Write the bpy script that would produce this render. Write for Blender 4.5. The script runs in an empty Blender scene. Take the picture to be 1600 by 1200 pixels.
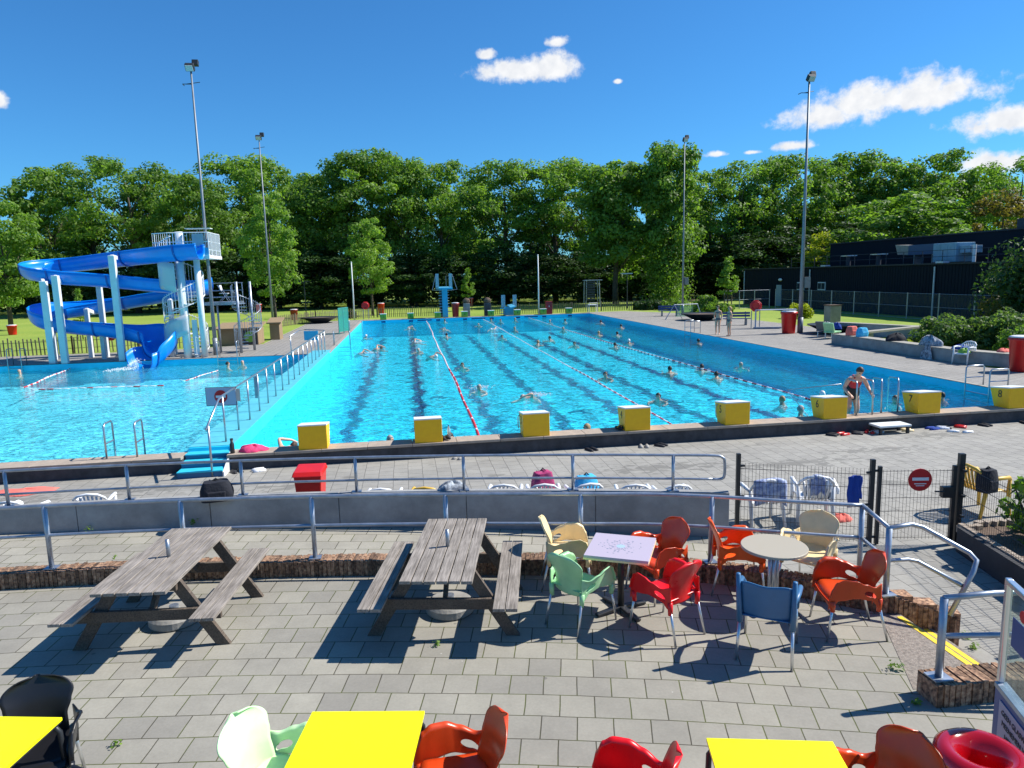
import bpy, bmesh, math, random
import numpy as np
from math import sin, cos, pi, radians, sqrt, atan2
from mathutils import Vector, Matrix
random.seed(7); rng = np.random.default_rng(7)
scene = bpy.context.scene
col = bpy.data.collections.new('Pool'); scene.collection.children.link(col)

# ------------------------------------------------------------ camera, sky, sun, exposure
CAM = Vector((3.415, -15.63, 3.677)); YAW, PITCH, ROLL = radians(8.32), radians(8.71), radians(-1.44)
FPX = 1099.13
fwd = Vector((sin(YAW)*cos(PITCH), cos(YAW)*cos(PITCH), -sin(PITCH)))
r0 = Vector((cos(YAW), -sin(YAW), 0)); u0 = r0.cross(fwd)
RT = r0*cos(ROLL)+u0*sin(ROLL); UP = u0*cos(ROLL)-r0*sin(ROLL)
cd = bpy.data.cameras.new('camera'); cam = bpy.data.objects.new('camera', cd); col.objects.link(cam)
cd.sensor_width = 36; cd.lens = FPX/1600*36; cd.clip_end = 3000; cd.clip_start = .1
m = Matrix((RT, UP, -fwd)).transposed().to_4x4(); m.translation = CAM; cam.matrix_world = m
scene.camera = cam

def at(x, y, z):
    """ground point seen at a photo pixel, at height z"""
    d = fwd+RT*((x-800)/FPX)-UP*((y-600)/FPX); t = (z-CAM.z)/d.z
    return CAM+d*t
def atD(x, D):
    """ground point (z=0) in the direction of photo column x at depth D"""
    d = fwd+RT*((x-800)/FPX)-UP*((440-600)/FPX); p = CAM+d*D; return Vector((p.x, p.y, 0))
def hgt(x, y, P):
    """height at which a vertical line over P reaches photo row y"""
    lo, hi = -2., 60.
    for _ in range(40):
        mz = (lo+hi)/2; v = Vector((P[0], P[1], mz))-CAM
        yy = 600-FPX*v.dot(UP)/v.dot(fwd)
        if yy > y: lo = mz
        else: hi = mz
    return lo

SUN_EL, SUN_AZ = radians(45.5), radians(86)
world = bpy.data.worlds.new('World'); scene.world = world; world.use_nodes = True
nt = world.node_tree; N = nt.nodes; L = nt.links
bg = N['Background']; bg.inputs['Strength'].default_value = 0.060
sky = N.new('ShaderNodeTexSky'); sky.sky_type = 'NISHITA'; sky.sun_disc = False
sky.sun_elevation = SUN_EL; sky.sun_rotation = SUN_AZ
sky.air_density = 1.0; sky.dust_density = 0.25; sky.ozone_density = 3.0; sky.altitude = 0
def _m(nt, op, a, b=None, c=None, clamp=False):
    n = nt.nodes.new('ShaderNodeMath'); n.operation = op; n.use_clamp = clamp
    for i, v in enumerate((a, b, c)):
        if v is None: continue
        if isinstance(v, (int, float)): n.inputs[i].default_value = v
        else: nt.links.new(v, n.inputs[i])
    return n.outputs[0]
tc = N.new('ShaderNodeTexCoord'); sp = N.new('ShaderNodeSeparateXYZ'); L.new(tc.outputs['Generated'], sp.inputs[0])
az = _m(nt, 'MULTIPLY', _m(nt, 'ARCTAN2', sp.outputs[0], sp.outputs[1]), 57.2958)
el = _m(nt, 'MULTIPLY', _m(nt, 'ARCSINE', sp.outputs[2]), 57.2958)
cx = N.new('ShaderNodeCombineXYZ'); L.new(az, cx.inputs[0]); L.new(el, cx.inputs[1])
nz = N.new('ShaderNodeTexNoise'); nz.inputs['Scale'].default_value = .62; nz.inputs['Detail'].default_value = 6; nz.inputs['Roughness'].default_value = .62
L.new(cx.outputs[0], nz.inputs['Vector'])
nv = _m(nt, 'SUBTRACT', nz.outputs['Fac'], .5)
clouds = [(9.0, 15.2, 3.5, 1.05), (12.1, 15.4, 2.4, 1.4), (12.3, 17.1, 1.1, .5), (7.0, 16.4, .9, .5), (31.6, 10.6, 3.2, 1.15), (37.4, 11.2, 5.4, 1.35), (34.2, 11.1, 3.2, 1.7), (38.0, 11.6, 2.4, 1.5),
          (43.2, 9.0, 4.2, 1.2), (29.8, 8.8, 1.8, .45), (24.4, 8.65, 1.0, .3), (27.0, 8.6, .9, .22), (42.2, 6.5, 2.8, .9), (-26.2, 11.7, .8, .7), (17.0, 14.2, .4, .22), (48.5, 10.3, 2.2, .8), (-40, 14, 6, 2), (70, 12, 7, 2.5), (120, 18, 9, 3), (200, 15, 12, 3)]
best = None
for a0, e0, w, h in clouds:
    dx = _m(nt, 'DIVIDE', _m(nt, 'SUBTRACT', az, a0), w); dy = _m(nt, 'DIVIDE', _m(nt, 'SUBTRACT', el, e0), h)
    low = _m(nt, 'MULTIPLY', _m(nt, 'MINIMUM', dy, 0.0), 1.25)
    dy2 = _m(nt, 'ADD', _m(nt, 'MAXIMUM', dy, 0.0), low)
    d2 = _m(nt, 'SQRT', _m(nt, 'ADD', _m(nt, 'MULTIPLY', dx, dx), _m(nt, 'MULTIPLY', dy2, dy2)))
    v = _m(nt, 'SUBTRACT', 1.0, d2)
    best = v if best is None else _m(nt, 'MAXIMUM', best, v)
dens = _m(nt, 'ADD', best, _m(nt, 'MULTIPLY', nv, 2.0))
mask = _m(nt, 'MULTIPLY', _m(nt, 'MULTIPLY', _m(nt, 'ADD', dens, .06), 1.5, clamp=True), _m(nt, 'MULTIPLY', _m(nt, 'ADD', best, .55), 3.0, clamp=True))
nz2 = N.new('ShaderNodeTexNoise'); nz2.inputs['Scale'].default_value = .9; nz2.inputs['Detail'].default_value = 6
mp = N.new('ShaderNodeVectorMath'); mp.operation = 'ADD'; mp.inputs[1].default_value = (0.35, .5, 0); L.new(cx.outputs[0], mp.inputs[0]); L.new(mp.outputs[0], nz2.inputs['Vector'])
shade = _m(nt, 'ADD', _m(nt, 'MULTIPLY', nz2.outputs['Fac'], 1.2), .25, clamp=True)
cc = N.new('ShaderNodeMix'); cc.data_type = 'RGBA'; L.new(shade, cc.inputs[0]); cc.inputs[6].default_value = (6.2, 7.0, 8.4, 1); cc.inputs[7].default_value = (11.5, 11.6, 11.8, 1)
gm = N.new('ShaderNodeMix'); gm.data_type = 'RGBA'; gm.blend_type = 'MULTIPLY'; gm.inputs[0].default_value = 1
L.new(sky.outputs[0], gm.inputs[6]); gm.inputs[7].default_value = (.47, 1.20, 1.80, 1)
sm = N.new('ShaderNodeMapRange'); sm.interpolation_type = 'SMOOTHSTEP'; L.new(mask, sm.inputs[0])
mx = N.new('ShaderNodeMix'); mx.data_type = 'RGBA'; L.new(sm.outputs[0], mx.inputs[0]); L.new(gm.outputs[2], mx.inputs[6]); L.new(cc.outputs[2], mx.inputs[7])
L.new(mx.outputs[2], bg.inputs['Color'])
sd = bpy.data.lights.new('sun', 'SUN'); sd.energy = 5.0; sd.angle = radians(.53); sd.color = (1, .955, .88)
so = bpy.data.objects.new('sun', sd); col.objects.link(so)
sv = Vector((sin(SUN_AZ)*cos(SUN_EL), cos(SUN_AZ)*cos(SUN_EL), sin(SUN_EL)))
so.rotation_euler = sv.to_track_quat('Z', 'Y').to_euler(); so.location = (30, 0, 40)
scene.view_settings.view_transform = 'Standard'; scene.view_settings.look = 'None'
scene.view_settings.exposure = 0.5; scene.view_settings.gamma = 1
scene.render.engine = 'CYCLES'; scene.cycles.use_denoising = True; scene.cycles.max_bounces = 8; scene.cycles.transparent_max_bounces = 16
scene.cycles.caustics_refractive = False; scene.cycles.caustics_reflective = False; scene.cycles.sample_clamp_indirect = 4

# ------------------------------------------------------------ materials
M = {}
def rgb(h):
    """#hex display colour -> linear"""
    h = h.lstrip('#'); v = [int(h[i:i+2], 16)/255 for i in (0, 2, 4)]
    return tuple((c/12.92 if c <= .04045 else ((c+.055)/1.055)**2.4) for c in v)+(1,)
def mat(name, c, rough=.6, metal=0, spec=.5, var=0, vscale=3, bump=0, bscale=20, coat=0, trans=0, c2=None, alpha=None):
    m = bpy.data.materials.new(name); m.use_nodes = True; t = m.node_tree; b = t.nodes['Principled BSDF']
    if len(c) == 3: c = tuple(c)+(1,)
    b.inputs['Base Color'].default_value = c; b.inputs['Roughness'].default_value = rough; b.inputs['Metallic'].default_value = metal
    b.inputs['Specular IOR Level'].default_value = spec; b.inputs['Coat Weight'].default_value = coat
    co = t.nodes.new('ShaderNodeTexCoord')
    if var or c2:
        n = t.nodes.new('ShaderNodeTexNoise'); n.inputs['Scale'].default_value = vscale; n.inputs['Detail'].default_value = 6; n.inputs['Roughness'].default_value = .65
        t.links.new(co.outputs['Object'], n.inputs['Vector'])
        r = t.nodes.new('ShaderNodeMapRange'); r.inputs[1].default_value = .35; r.inputs[2].default_value = .65; t.links.new(n.outputs['Fac'], r.inputs[0])
        x = t.nodes.new('ShaderNodeMix'); x.data_type = 'RGBA'; t.links.new(r.outputs[0], x.inputs[0])
        if c2: x.inputs[6].default_value = c; x.inputs[7].default_value = tuple(c2)[:3]+(1,)
        else:
            x.inputs[6].default_value = tuple(k*(1-var) for k in c[:3])+(1,); x.inputs[7].default_value = tuple(min(1, k*(1+var)) for k in c[:3])+(1,)
        t.links.new(x.outputs[2], b.inputs['Base Color'])
        rr = t.nodes.new('ShaderNodeMapRange'); rr.inputs[3].default_value = max(.03, rough-.1); rr.inputs[4].default_value = min(1, rough+.12)
        t.links.new(n.outputs['Fac'], rr.inputs[0]); t.links.new(rr.outputs[0], b.inputs['Roughness'])
    if bump:
        n = t.nodes.new('ShaderNodeTexNoise'); n.inputs['Scale'].default_value = bscale; n.inputs['Detail'].default_value = 5
        t.links.new(co.outputs['Object'], n.inputs['Vector'])
        bp = t.nodes.new('ShaderNodeBump'); bp.inputs['Strength'].default_value = bump; bp.inputs['Distance'].default_value = .02
        t.links.new(n.outputs['Fac'], bp.inputs['Height']); t.links.new(bp.outputs[0], b.inputs['Normal'])
    M[name] = m; return m

def tiles(name, c1, c2, joint, size=.3, polar=False, moss=None, rough=.85, stain=0, jw=.006):
    m = bpy.data.materials.new(name); m.use_nodes = True; t = m.node_tree; b = t.nodes['Principled BSDF']; Ln = t.links
    g = t.nodes.new('ShaderNodeNewGeometry'); s = t.nodes.new('ShaderNodeSeparateXYZ'); Ln.new(g.outputs['Position'], s.inputs[0])
    if polar:
        X = _m(t, 'ADD', s.outputs[0], 3.8); Y = _m(t, 'ADD', s.outputs[1], 45.0)
        rr = _m(t, 'SQRT', _m(t, 'ADD', _m(t, 'MULTIPLY', X, X), _m(t, 'MULTIPLY', Y, Y)))
        U = _m(t, 'MULTIPLY', _m(t, 'ARCTAN2', X, Y), 35.6); V = rr
    else: U, V = s.outputs[1], s.outputs[0]
    c = t.nodes.new('ShaderNodeCombineXYZ'); Ln.new(U, c.inputs[0]); Ln.new(V, c.inputs[1])
    nd = t.nodes.new('ShaderNodeTexNoise'); nd.inputs['Scale'].default_value = 1.3; Ln.new(g.outputs['Position'], nd.inputs['Vector'])
    wob = t.nodes.new('ShaderNodeVectorMath'); wob.operation = 'MULTIPLY_ADD'; Ln.new(nd.outputs['Color'], wob.inputs[0]); wob.inputs[1].default_value = (.03, .03, 0); Ln.new(c.outputs[0], wob.inputs[2])
    k = t.nodes.new('ShaderNodeTexBrick'); Ln.new(wob.outputs[0], k.inputs['Vector'])
    k.inputs['Scale'].default_value = 1; k.inputs['Brick Width'].default_value = size; k.inputs['Row Height'].default_value = size
    k.inputs['Mortar Size'].default_value = jw; k.inputs['Mortar Smooth'].default_value = .3; k.offset = .5
    k.inputs['Color1'].default_value = c1; k.inputs['Color2'].default_value = c2; k.inputs['Mortar'].default_value = joint
    col_ = k.outputs['Color']
    if moss:   # moss growing in some joints
        n = t.nodes.new('ShaderNodeTexNoise'); n.inputs['Scale'].default_value = 2.2; n.inputs['Detail'].default_value = 5; Ln.new(g.outputs['Position'], n.inputs['Vector'])
        f = _m(t, 'MULTIPLY', _m(t, 'MULTIPLY', _m(t, 'SUBTRACT', n.outputs['Fac'], .44), 9, clamp=True), k.outputs['Fac'])
        x = t.nodes.new('ShaderNodeMix'); x.data_type = 'RGBA'; Ln.new(f, x.inputs[0]); Ln.new(col_, x.inputs[6]); x.inputs[7].default_value = moss; col_ = x.outputs[2]
    for sc_, am in ((.45, .20), (3.1, .14), (38., .13)):
        n = t.nodes.new('ShaderNodeTexNoise'); n.inputs['Scale'].default_value = sc_; n.inputs['Detail'].default_value = 6; n.inputs['Roughness'].default_value = .7
        Ln.new(g.outputs['Position'], n.inputs['Vector'])
        f = _m(t, 'ADD', _m(t, 'MULTIPLY', _m(t, 'SUBTRACT', n.outputs['Fac'], .5), am*3.2), 1)
        x = t.nodes.new('ShaderNodeMix'); x.data_type = 'RGBA'; x.blend_type = 'MULTIPLY'; x.inputs[0].default_value = 1
        Ln.new(col_, x.inputs[6]); cb = t.nodes.new('ShaderNodeCombineColor')
        for i in range(3): Ln.new(f, cb.inputs[i])
        Ln.new(cb.outputs[0], x.inputs[7]); col_ = x.outputs[2]
    if polar:  # gum and grit
        v = t.nodes.new('ShaderNodeTexVoronoi'); v.inputs['Scale'].default_value = 1.7; Ln.new(g.outputs['Position'], v.inputs['Vector'])
        x = t.nodes.new('ShaderNodeMix'); x.data_type = 'RGBA'; Ln.new(_m(t, 'MULTIPLY', _m(t, 'LESS_THAN', v.outputs['Distance'], .035), .6), x.inputs[0]); Ln.new(col_, x.inputs[6]); x.inputs[7].default_value = (.12, .11, .10, 1); col_ = x.outputs[2]
        v = t.nodes.new('ShaderNodeTexVoronoi'); v.inputs['Scale'].default_value = 2.9; Ln.new(g.outputs['Position'], v.inputs['Vector'])
        x = t.nodes.new('ShaderNodeMix'); x.data_type = 'RGBA'; Ln.new(_m(t, 'MULTIPLY', _m(t, 'LESS_THAN', v.outputs['Distance'], .022), .7), x.inputs[0]); Ln.new(col_, x.inputs[6]); x.inputs[7].default_value = (.55, .53, .48, 1); col_ = x.outputs[2]
    if stain:  # damp patches
        n = t.nodes.new('ShaderNodeTexNoise'); n.inputs['Scale'].default_value = .9; n.inputs['Detail'].default_value = 7
        mpn = t.nodes.new('ShaderNodeMapping'); mpn.inputs['Scale'].default_value = (1.2, 2.4, 1); Ln.new(g.outputs['Position'], mpn.inputs[0]); Ln.new(mpn.outputs[0], n.inputs['Vector'])
        wet = None
        for wx, wy, wa_, wb_ in ((-4.6, -1.35, 1.5, .55), (-1.75, -1.1, .9, .35), (15.9, -.75, .9, .3), (8.6, -2.0, 1.6, .35), (11.2, -2.3, 1.9, .3), (6.4, -2.9, 1.2, .3), (13.6, -1.7, 1.2, .25), (.8, -1.6, .8, .25), (-3.2, -2.6, .9, .3)):
            ex_ = _m(t, 'DIVIDE', _m(t, 'SUBTRACT', s.outputs[0], wx), wa_); ey_ = _m(t, 'DIVIDE', _m(t, 'SUBTRACT', s.outputs[1], wy), wb_); e_ = _m(t, 'SUBTRACT', 1, _m(t, 'SQRT', _m(t, 'ADD', _m(t, 'MULTIPLY', ex_, ex_), _m(t, 'MULTIPLY', ey_, ey_)))); wet = e_ if wet is None else _m(t, 'MAXIMUM', wet, e_)
        n3 = t.nodes.new('ShaderNodeTexNoise'); n3.inputs['Scale'].default_value = 3.2; n3.inputs['Detail'].default_value = 6; Ln.new(mpn.outputs[0], n3.inputs['Vector'])
        wet = _m(t, 'MULTIPLY', _m(t, 'ADD', wet, _m(t, 'MULTIPLY', _m(t, 'SUBTRACT', n3.outputs['Fac'], .56), 5.0)), 7, clamp=True)
        wet = _m(t, 'MULTIPLY', wet, _m(t, 'LESS_THAN', s.outputs[1], .1))
        f = _m(t, 'MULTIPLY', _m(t, 'MAXIMUM', wet, _m(t, 'MULTIPLY', _m(t, 'SUBTRACT', n.outputs['Fac'], .63), 18, clamp=True)), stain)
        x = t.nodes.new('ShaderNodeMix'); x.data_type = 'RGBA'; Ln.new(f, x.inputs[0]); Ln.new(col_, x.inputs[6]); x.inputs[7].default_value = (.12, .115, .1, 1); col_ = x.outputs[2]
    Ln.new(col_, b.inputs['Base Color']); b.inputs['Roughness'].default_value = rough
    bp = t.nodes.new('ShaderNodeBump'); bp.inputs['Strength'].default_value = .5; bp.inputs['Distance'].default_value = .01
    Ln.new(_m(t, 'SUBTRACT', 1, k.outputs['Fac']), bp.inputs['Height']); Ln.new(bp.outputs[0], b.inputs['Normal'])
    M[name] = m; return m

tiles('terrace_tiles', (.315, .295, .240, 1), (.25, .234, .198, 1), (.07, .062, .04, 1), polar=True, moss=(.09, .10, .03, 1))
tiles('path_tiles', (.325, .305, .25, 1), (.28, .262, .218, 1), (.08, .072, .05, 1), polar=True, moss=(.09, .10, .03, 1))
tiles('deck_tiles', (.315, .30, .262, 1), (.275, .262, .232, 1), (.11, .105, .095, 1), stain=.55)
tiles('paving', (.30, .28, .25, 1), (.26, .245, .22, 1), (.13, .12, .105, 1), jw=.012)
mat('plank', (.235, .21, .185), .85)
def wood(name, ca, cb, sx=1, sy=14):
    m = mat(name, ca, .85); t = m.node_tree; b = t.nodes['Principled BSDF']; co = t.nodes.new('ShaderNodeTexCoord')
    mp = t.nodes.new('ShaderNodeMapping'); mp.inputs['Scale'].default_value = (60, 3, 60); t.links.new(co.outputs['Object'], mp.inputs[0])
    n = t.nodes.new('ShaderNodeTexNoise'); n.inputs['Scale'].default_value = 1; n.inputs['Detail'].default_value = 8; n.inputs['Roughness'].default_value = .7; t.links.new(mp.outputs[0], n.inputs['Vector'])
    n2 = t.nodes.new('ShaderNodeTexNoise'); n2.inputs['Scale'].default_value = 4; t.links.new(co.outputs['Object'], n2.inputs['Vector'])
    r = t.nodes.new('ShaderNodeMapRange'); r.inputs[1].default_value = .36; r.inputs[2].default_value = .66
    t.links.new(_m(t, 'ADD', n.outputs['Fac'], _m(t, 'MULTIPLY', _m(t, 'SUBTRACT', n2.outputs['Fac'], .5), .3)), r.inputs[0])
    x = t.nodes.new('ShaderNodeMix'); x.data_type = 'RGBA'; t.links.new(r.outputs[0], x.inputs[0]); x.inputs[6].default_value = tuple(cb)+(1,); x.inputs[7].default_value = tuple(ca)+(1,)
    t.links.new(x.outputs[2], b.inputs['Base Color'])
    bp = t.nodes.new('ShaderNodeBump'); bp.inputs['Strength'].default_value = .6; bp.inputs['Distance'].default_value = .004; t.links.new(n.outputs['Fac'], bp.inputs['Height']); t.links.new(bp.outputs[0], b.inputs['Normal'])
    return m
wood('weathered_wood', (.37, .325, .28), (.14, .12, .10)); wood('beam_wood', (.15, .115, .085), (.06, .045, .035)); wood('tan_wood', (.34, .24, .13), (.26, .18, .10))
wood('picket_wood', (.28, .24, .14), (.16, .13, .08))
mat('galvanised', (.36, .40, .46), .42, .75, var=.18, vscale=6); mat('steel', (.45, .48, .52), .32, .85); mat('pole_metal', (.22, .24, .27), .5, .3, var=.12, vscale=2)
mat('aluminium', (.72, .73, .74), .3, .9); mat('black_metal', (.02, .022, .025), .45); mat('dark_steel', (.05, .055, .06), .5, .5)
mat('concrete_wall', (.30, .30, .295), .85, var=.22, vscale=1.7, bump=.25, bscale=30); mat('concrete', (.42, .385, .33), .9, var=.12, vscale=4, bump=.3, bscale=40)
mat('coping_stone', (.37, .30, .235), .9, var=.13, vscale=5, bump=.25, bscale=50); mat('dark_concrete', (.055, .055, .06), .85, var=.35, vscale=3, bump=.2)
mat('dark_render', (.05, .05, .055), .9, var=.3, vscale=1.5)
mat('cast_concrete', (.27, .26, .24), .9, var=.15, vscale=4, bump=.3)
mat('asphalt', (.25, .215, .18), .95, var=.35, vscale=28, bump=.5, bscale=90); mat('sand', (.5, .42, .3), .95, var=.2)
mat('yellow_paint', (.85, .60, .03), .7, var=.15, vscale=12)
mat('pool_paint', (.03, .70, .95), .5, var=.04, vscale=2); mat('shallow_paint', (.16, .80, .97), .5, var=.04, vscale=2); mat('pool_line', (.01, .05, .22), .6)
mat('step_blue', (.03, .50, .66), .6, var=.08, vscale=6); mat('step_riser', (.02, .13, .27), .6)
mat('walk_paint', (.09, .46, .56), .7, var=.08, vscale=3); mat('white_paint', (.78, .79, .78), .5, var=.04)
mat('tower_white', (.76, .79, .80), .4, var=.05); mat('slide_blue', (.0, .25, .80), .30, coat=.12, var=.07, vscale=1.2); mat('slide_joint', (.0, .09, .42), .3)
mat('light_blue', (.05, .38, .60), .45); mat('board_blue', (.1, .45, .66), .5)
mat('block_yellow', (1.0, .52, .004), .55, var=.06, vscale=8); mat('block_top', (.72, .76, .76), .6, var=.06); mat('block_green', (.20, .42, .05), .6); mat('black_ink', (.015, .015, .02), .7)
mat('bin_red', (.62, .015, .012), .35, var=.08, vscale=5); mat('dark_red', (.28, .015, .02), .4); mat('sign_red', (.55, .012, .02), .4); mat('sign_white', (.75, .76, .78), .4); mat('sign_grey', (.45, .5, .62), .5)
mat('plastic_cream', (.86, .68, .37), .35, var=.07, vscale=7); mat('plastic_green', (.36, .66, .34), .35, var=.07, vscale=7); mat('plastic_mint', (.62, .88, .48), .35, var=.07, vscale=7); mat('plastic_red', (.75, .008, .012), .3, var=.07, vscale=7)
mat('plastic_orange', (.80, .105, .008), .3, var=.07, vscale=7); mat('plastic_rust', (.62, .06, .01), .3, var=.07, vscale=7); mat('plastic_blue', (.045, .15, .30), .4, var=.07, vscale=7); mat('plastic_black', (.012, .012, .014), .35, var=.07, vscale=7)
mat('plastic_white', (.78, .79, .80), .4, var=.07, vscale=7); mat('plastic_yellow', (.72, .45, .06), .4, var=.07, vscale=7); mat('table_yellow', (.93, .90, .0), .35); mat('donut_red', (.66, .004, .012), .16, coat=.5)
mat('navy_cladding', (.010, .014, .023), .9, spec=.2); mat('navy_light', (.022, .03, .05), .6, var=.1); mat('roof_felt', (.04, .042, .05), .9); mat('unit_blue', (.22, .36, .48), .4, var=.1, vscale=2); mat('duct_blue', (.05, .09, .18), .6)
mat('window_frame', (.55, .62, .68), .5); mat('glass_dark', (.03, .045, .06), .1); mat('door_blue', (.28, .36, .42), .5)
mat('skin', (.66, .39, .27), .5, var=.06); mat('skin_tan', (.66, .38, .25), .5, var=.06); mat('skin_pale', (.68, .45, .34), .5)
mat('hair_dark', (.02, .014, .01), .6); mat('hair_brown', (.07, .035, .02), .6); mat('hair_grey', (.36, .34, .31), .7); mat('hair_blond', (.38, .25, .12), .7)
mat('cap_white', (.8, .8, .8), .4); mat('suit_red', (.65, .02, .03), .6); mat('suit_black', (.012, .012, .016), .6); mat('suit_grey', (.12, .12, .13), .6)
mat('towel_blue', (.012, .055, .32), .9, bump=.6, bscale=60); mat('towel_stripe', (.55, .6, .72), .9, c2=(.12, .18, .42), vscale=14, bump=.5); mat('towel_pink', (.75, .06, .18), .9, bump=.5, bscale=30)
mat('towel_black', (.012, .014, .022), .9, bump=.5); mat('towel_mixed', (.5, .55, .6), .9, c2=(.05, .06, .09), vscale=9, bump=.5); mat('towel_coral', (.8, .18, .14), .9, bump=.4); mat('bag_pink', (.6, .04, .16), .7, c2=(.15, .02, .1), vscale=8); mat('bag_cyan', (.05, .45, .75), .7, var=.2, vscale=9)
mat('rope_red', (.62, .03, .04), .4); mat('rope_white', (.82, .84, .85), .4); mat('lamp_glass', (.5, .55, .6), .15); mat('bench_blue', (.03, .06, .2), .5)
mat('bark', (.09, .07, .05), .95, var=.35, vscale=3, bump=.6, bscale=8); mat('soil', (.12, .08, .055), .95, var=.3, vscale=10, bump=.5, bscale=30); mat('teal_net', (.05, .32, .27), .6)
mat('booth_blue', (.035, .075, .24), .4, var=.05); mat('notice', (.42, .38, .46), .5); mat('wood_light', (.42, .37, .28), .45); mat('mosaic_top', (.46, .40, .48), .5)
mat('kerb_light', (.33, .31, .265), .9, var=.15, vscale=8)

def mosaic_mat():
    m = mat('mosaic_top', (.46, .40, .48), .5); t = m.node_tree; b = t.nodes['Principled BSDF']; Ln = t.links; co = t.nodes.new('ShaderNodeTexCoord'); s = t.nodes.new('ShaderNodeSeparateXYZ'); Ln.new(co.outputs['Object'], s.inputs[0])
    r = _m(t, 'SQRT', _m(t, 'ADD', _m(t, 'MULTIPLY', s.outputs[0], s.outputs[0]), _m(t, 'MULTIPLY', s.outputs[1], s.outputs[1]))); a = _m(t, 'ARCTAN2', s.outputs[1], s.outputs[0])
    c = t.nodes.new('ShaderNodeCombineXYZ'); Ln.new(_m(t, 'MULTIPLY', a, 4.2), c.inputs[0]); Ln.new(_m(t, 'MULTIPLY', r, 26), c.inputs[1])
    v = t.nodes.new('ShaderNodeTexVoronoi'); v.inputs['Scale'].default_value = 1; v.inputs['Randomness'].default_value = .7; Ln.new(c.outputs[0], v.inputs['Vector'])
    th = _m(t, 'SUBTRACT', .42, _m(t, 'MULTIPLY', _m(t, 'ABSOLUTE', _m(t, 'SUBTRACT', r, .10)), 1.6)); k = _m(t, 'MULTIPLY', _m(t, 'LESS_THAN', v.outputs['Distance'], th), _m(t, 'LESS_THAN', r, .25)); k = _m(t, 'MULTIPLY', k, .8)
    x = t.nodes.new('ShaderNodeMix'); x.data_type = 'RGBA'; Ln.new(k, x.inputs[0]); x.inputs[6].default_value = (.46, .40, .48, 1); x.inputs[7].default_value = (.13, .17, .24, 1)
    y = t.nodes.new('ShaderNodeMix'); y.data_type = 'RGBA'; Ln.new(_m(t, 'LESS_THAN', r, .048), y.inputs[0]); Ln.new(x.outputs[2], y.inputs[6]); y.inputs[7].default_value = (.36, .50, .60, 1); Ln.new(y.outputs[2], b.inputs['Base Color'])
mosaic_mat()
def brick_mat():
    m = mat('kerb_brick', (.32, .16, .09), .95); t = m.node_tree; b = t.nodes['Principled BSDF']; g = t.nodes.new('ShaderNodeNewGeometry'); Ln = t.links
    n = t.nodes.new('ShaderNodeTexNoise'); n.inputs['Scale'].default_value = 26; n.inputs['Detail'].default_value = 7; Ln.new(g.outputs['Position'], n.inputs['Vector'])
    r = t.nodes.new('ShaderNodeValToRGB'); e = r.color_ramp.elements; e[0].position = .32; e[0].color = (.06, .036, .026, 1); e[1].position = .70; e[1].color = (.42, .27, .165, 1)
    k = e.new(.5); k.color = (.24, .135, .08, 1); Ln.new(n.outputs['Fac'], r.inputs[0])
    vi = t.nodes.new('ShaderNodeObjectInfo')
    at_ = t.nodes.new('ShaderNodeAttribute'); at_.attribute_name = 'tone'
    x = t.nodes.new('ShaderNodeMix'); x.data_type = 'RGBA'; x.blend_type = 'MULTIPLY'; x.inputs[0].default_value = 1
    Ln.new(r.outputs[0], x.inputs[6]); Ln.new(at_.outputs['Color'], x.inputs[7]); Ln.new(x.outputs[2], b.inputs['Base Color'])
    bp = t.nodes.new('ShaderNodeBump'); bp.inputs['Strength'].default_value = .8; bp.inputs['Distance'].default_value = .012; Ln.new(n.outputs['Fac'], bp.inputs['Height']); Ln.new(bp.outputs[0], b.inputs['Normal'])
brick_mat()

def leafmat(name, ca, cb, trans=.45):
    m = bpy.data.materials.new(name); m.use_nodes = True; t = m.node_tree; t.nodes.clear(); Ln = t.links
    o = t.nodes.new('ShaderNodeOutputMaterial'); d = t.nodes.new('ShaderNodeBsdfPrincipled'); d.inputs['Roughness'].default_value = .55; d.inputs['Specular IOR Level'].default_value = .35
    tr = t.nodes.new('ShaderNodeBsdfTranslucent'); mx = t.nodes.new('ShaderNodeMixShader'); mx.inputs[0].default_value = trans
    oi = t.nodes.new('ShaderNodeObjectInfo'); at_ = t.nodes.new('ShaderNodeAttribute'); at_.attribute_name = 'tone'
    f = _m(t, 'ADD', _m(t, 'MULTIPLY', at_.outputs['Fac'], .75), _m(t, 'MULTIPLY', oi.outputs['Random'], .25))
    x = t.nodes.new('ShaderNodeMix'); x.data_type = 'RGBA'; Ln.new(f, x.inputs[0]); x.inputs[6].default_value = tuple(ca)+(1,); x.inputs[7].default_value = tuple(cb)+(1,)
    Ln.new(x.outputs[2], d.inputs['Base Color'])
    y = t.nodes.new('ShaderNodeMix'); y.data_type = 'RGBA'; y.blend_type = 'MULTIPLY'; y.inputs[0].default_value = 1; Ln.new(x.outputs[2], y.inputs[6]); y.inputs[7].default_value = (1.7, 1.9, .7, 1); Ln.new(y.outputs[2], tr.inputs[0])
    Ln.new(d.outputs[0], mx.inputs[1]); Ln.new(tr.outputs[0], mx.inputs[2]); Ln.new(mx.outputs[0], o.inputs[0]); M[name] = m
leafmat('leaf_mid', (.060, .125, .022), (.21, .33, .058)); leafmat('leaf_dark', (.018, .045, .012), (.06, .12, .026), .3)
leafmat('leaf_light', (.10, .19, .028), (.24, .36, .06)); leafmat('leaf_gold', (.20, .26, .02), (.38, .38, .03)); leafmat('leaf_red', (.08, .075, .02), (.19, .14, .04)); leafmat('leaf_grey', (.06, .11, .03), (.16, .24, .08))

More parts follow.
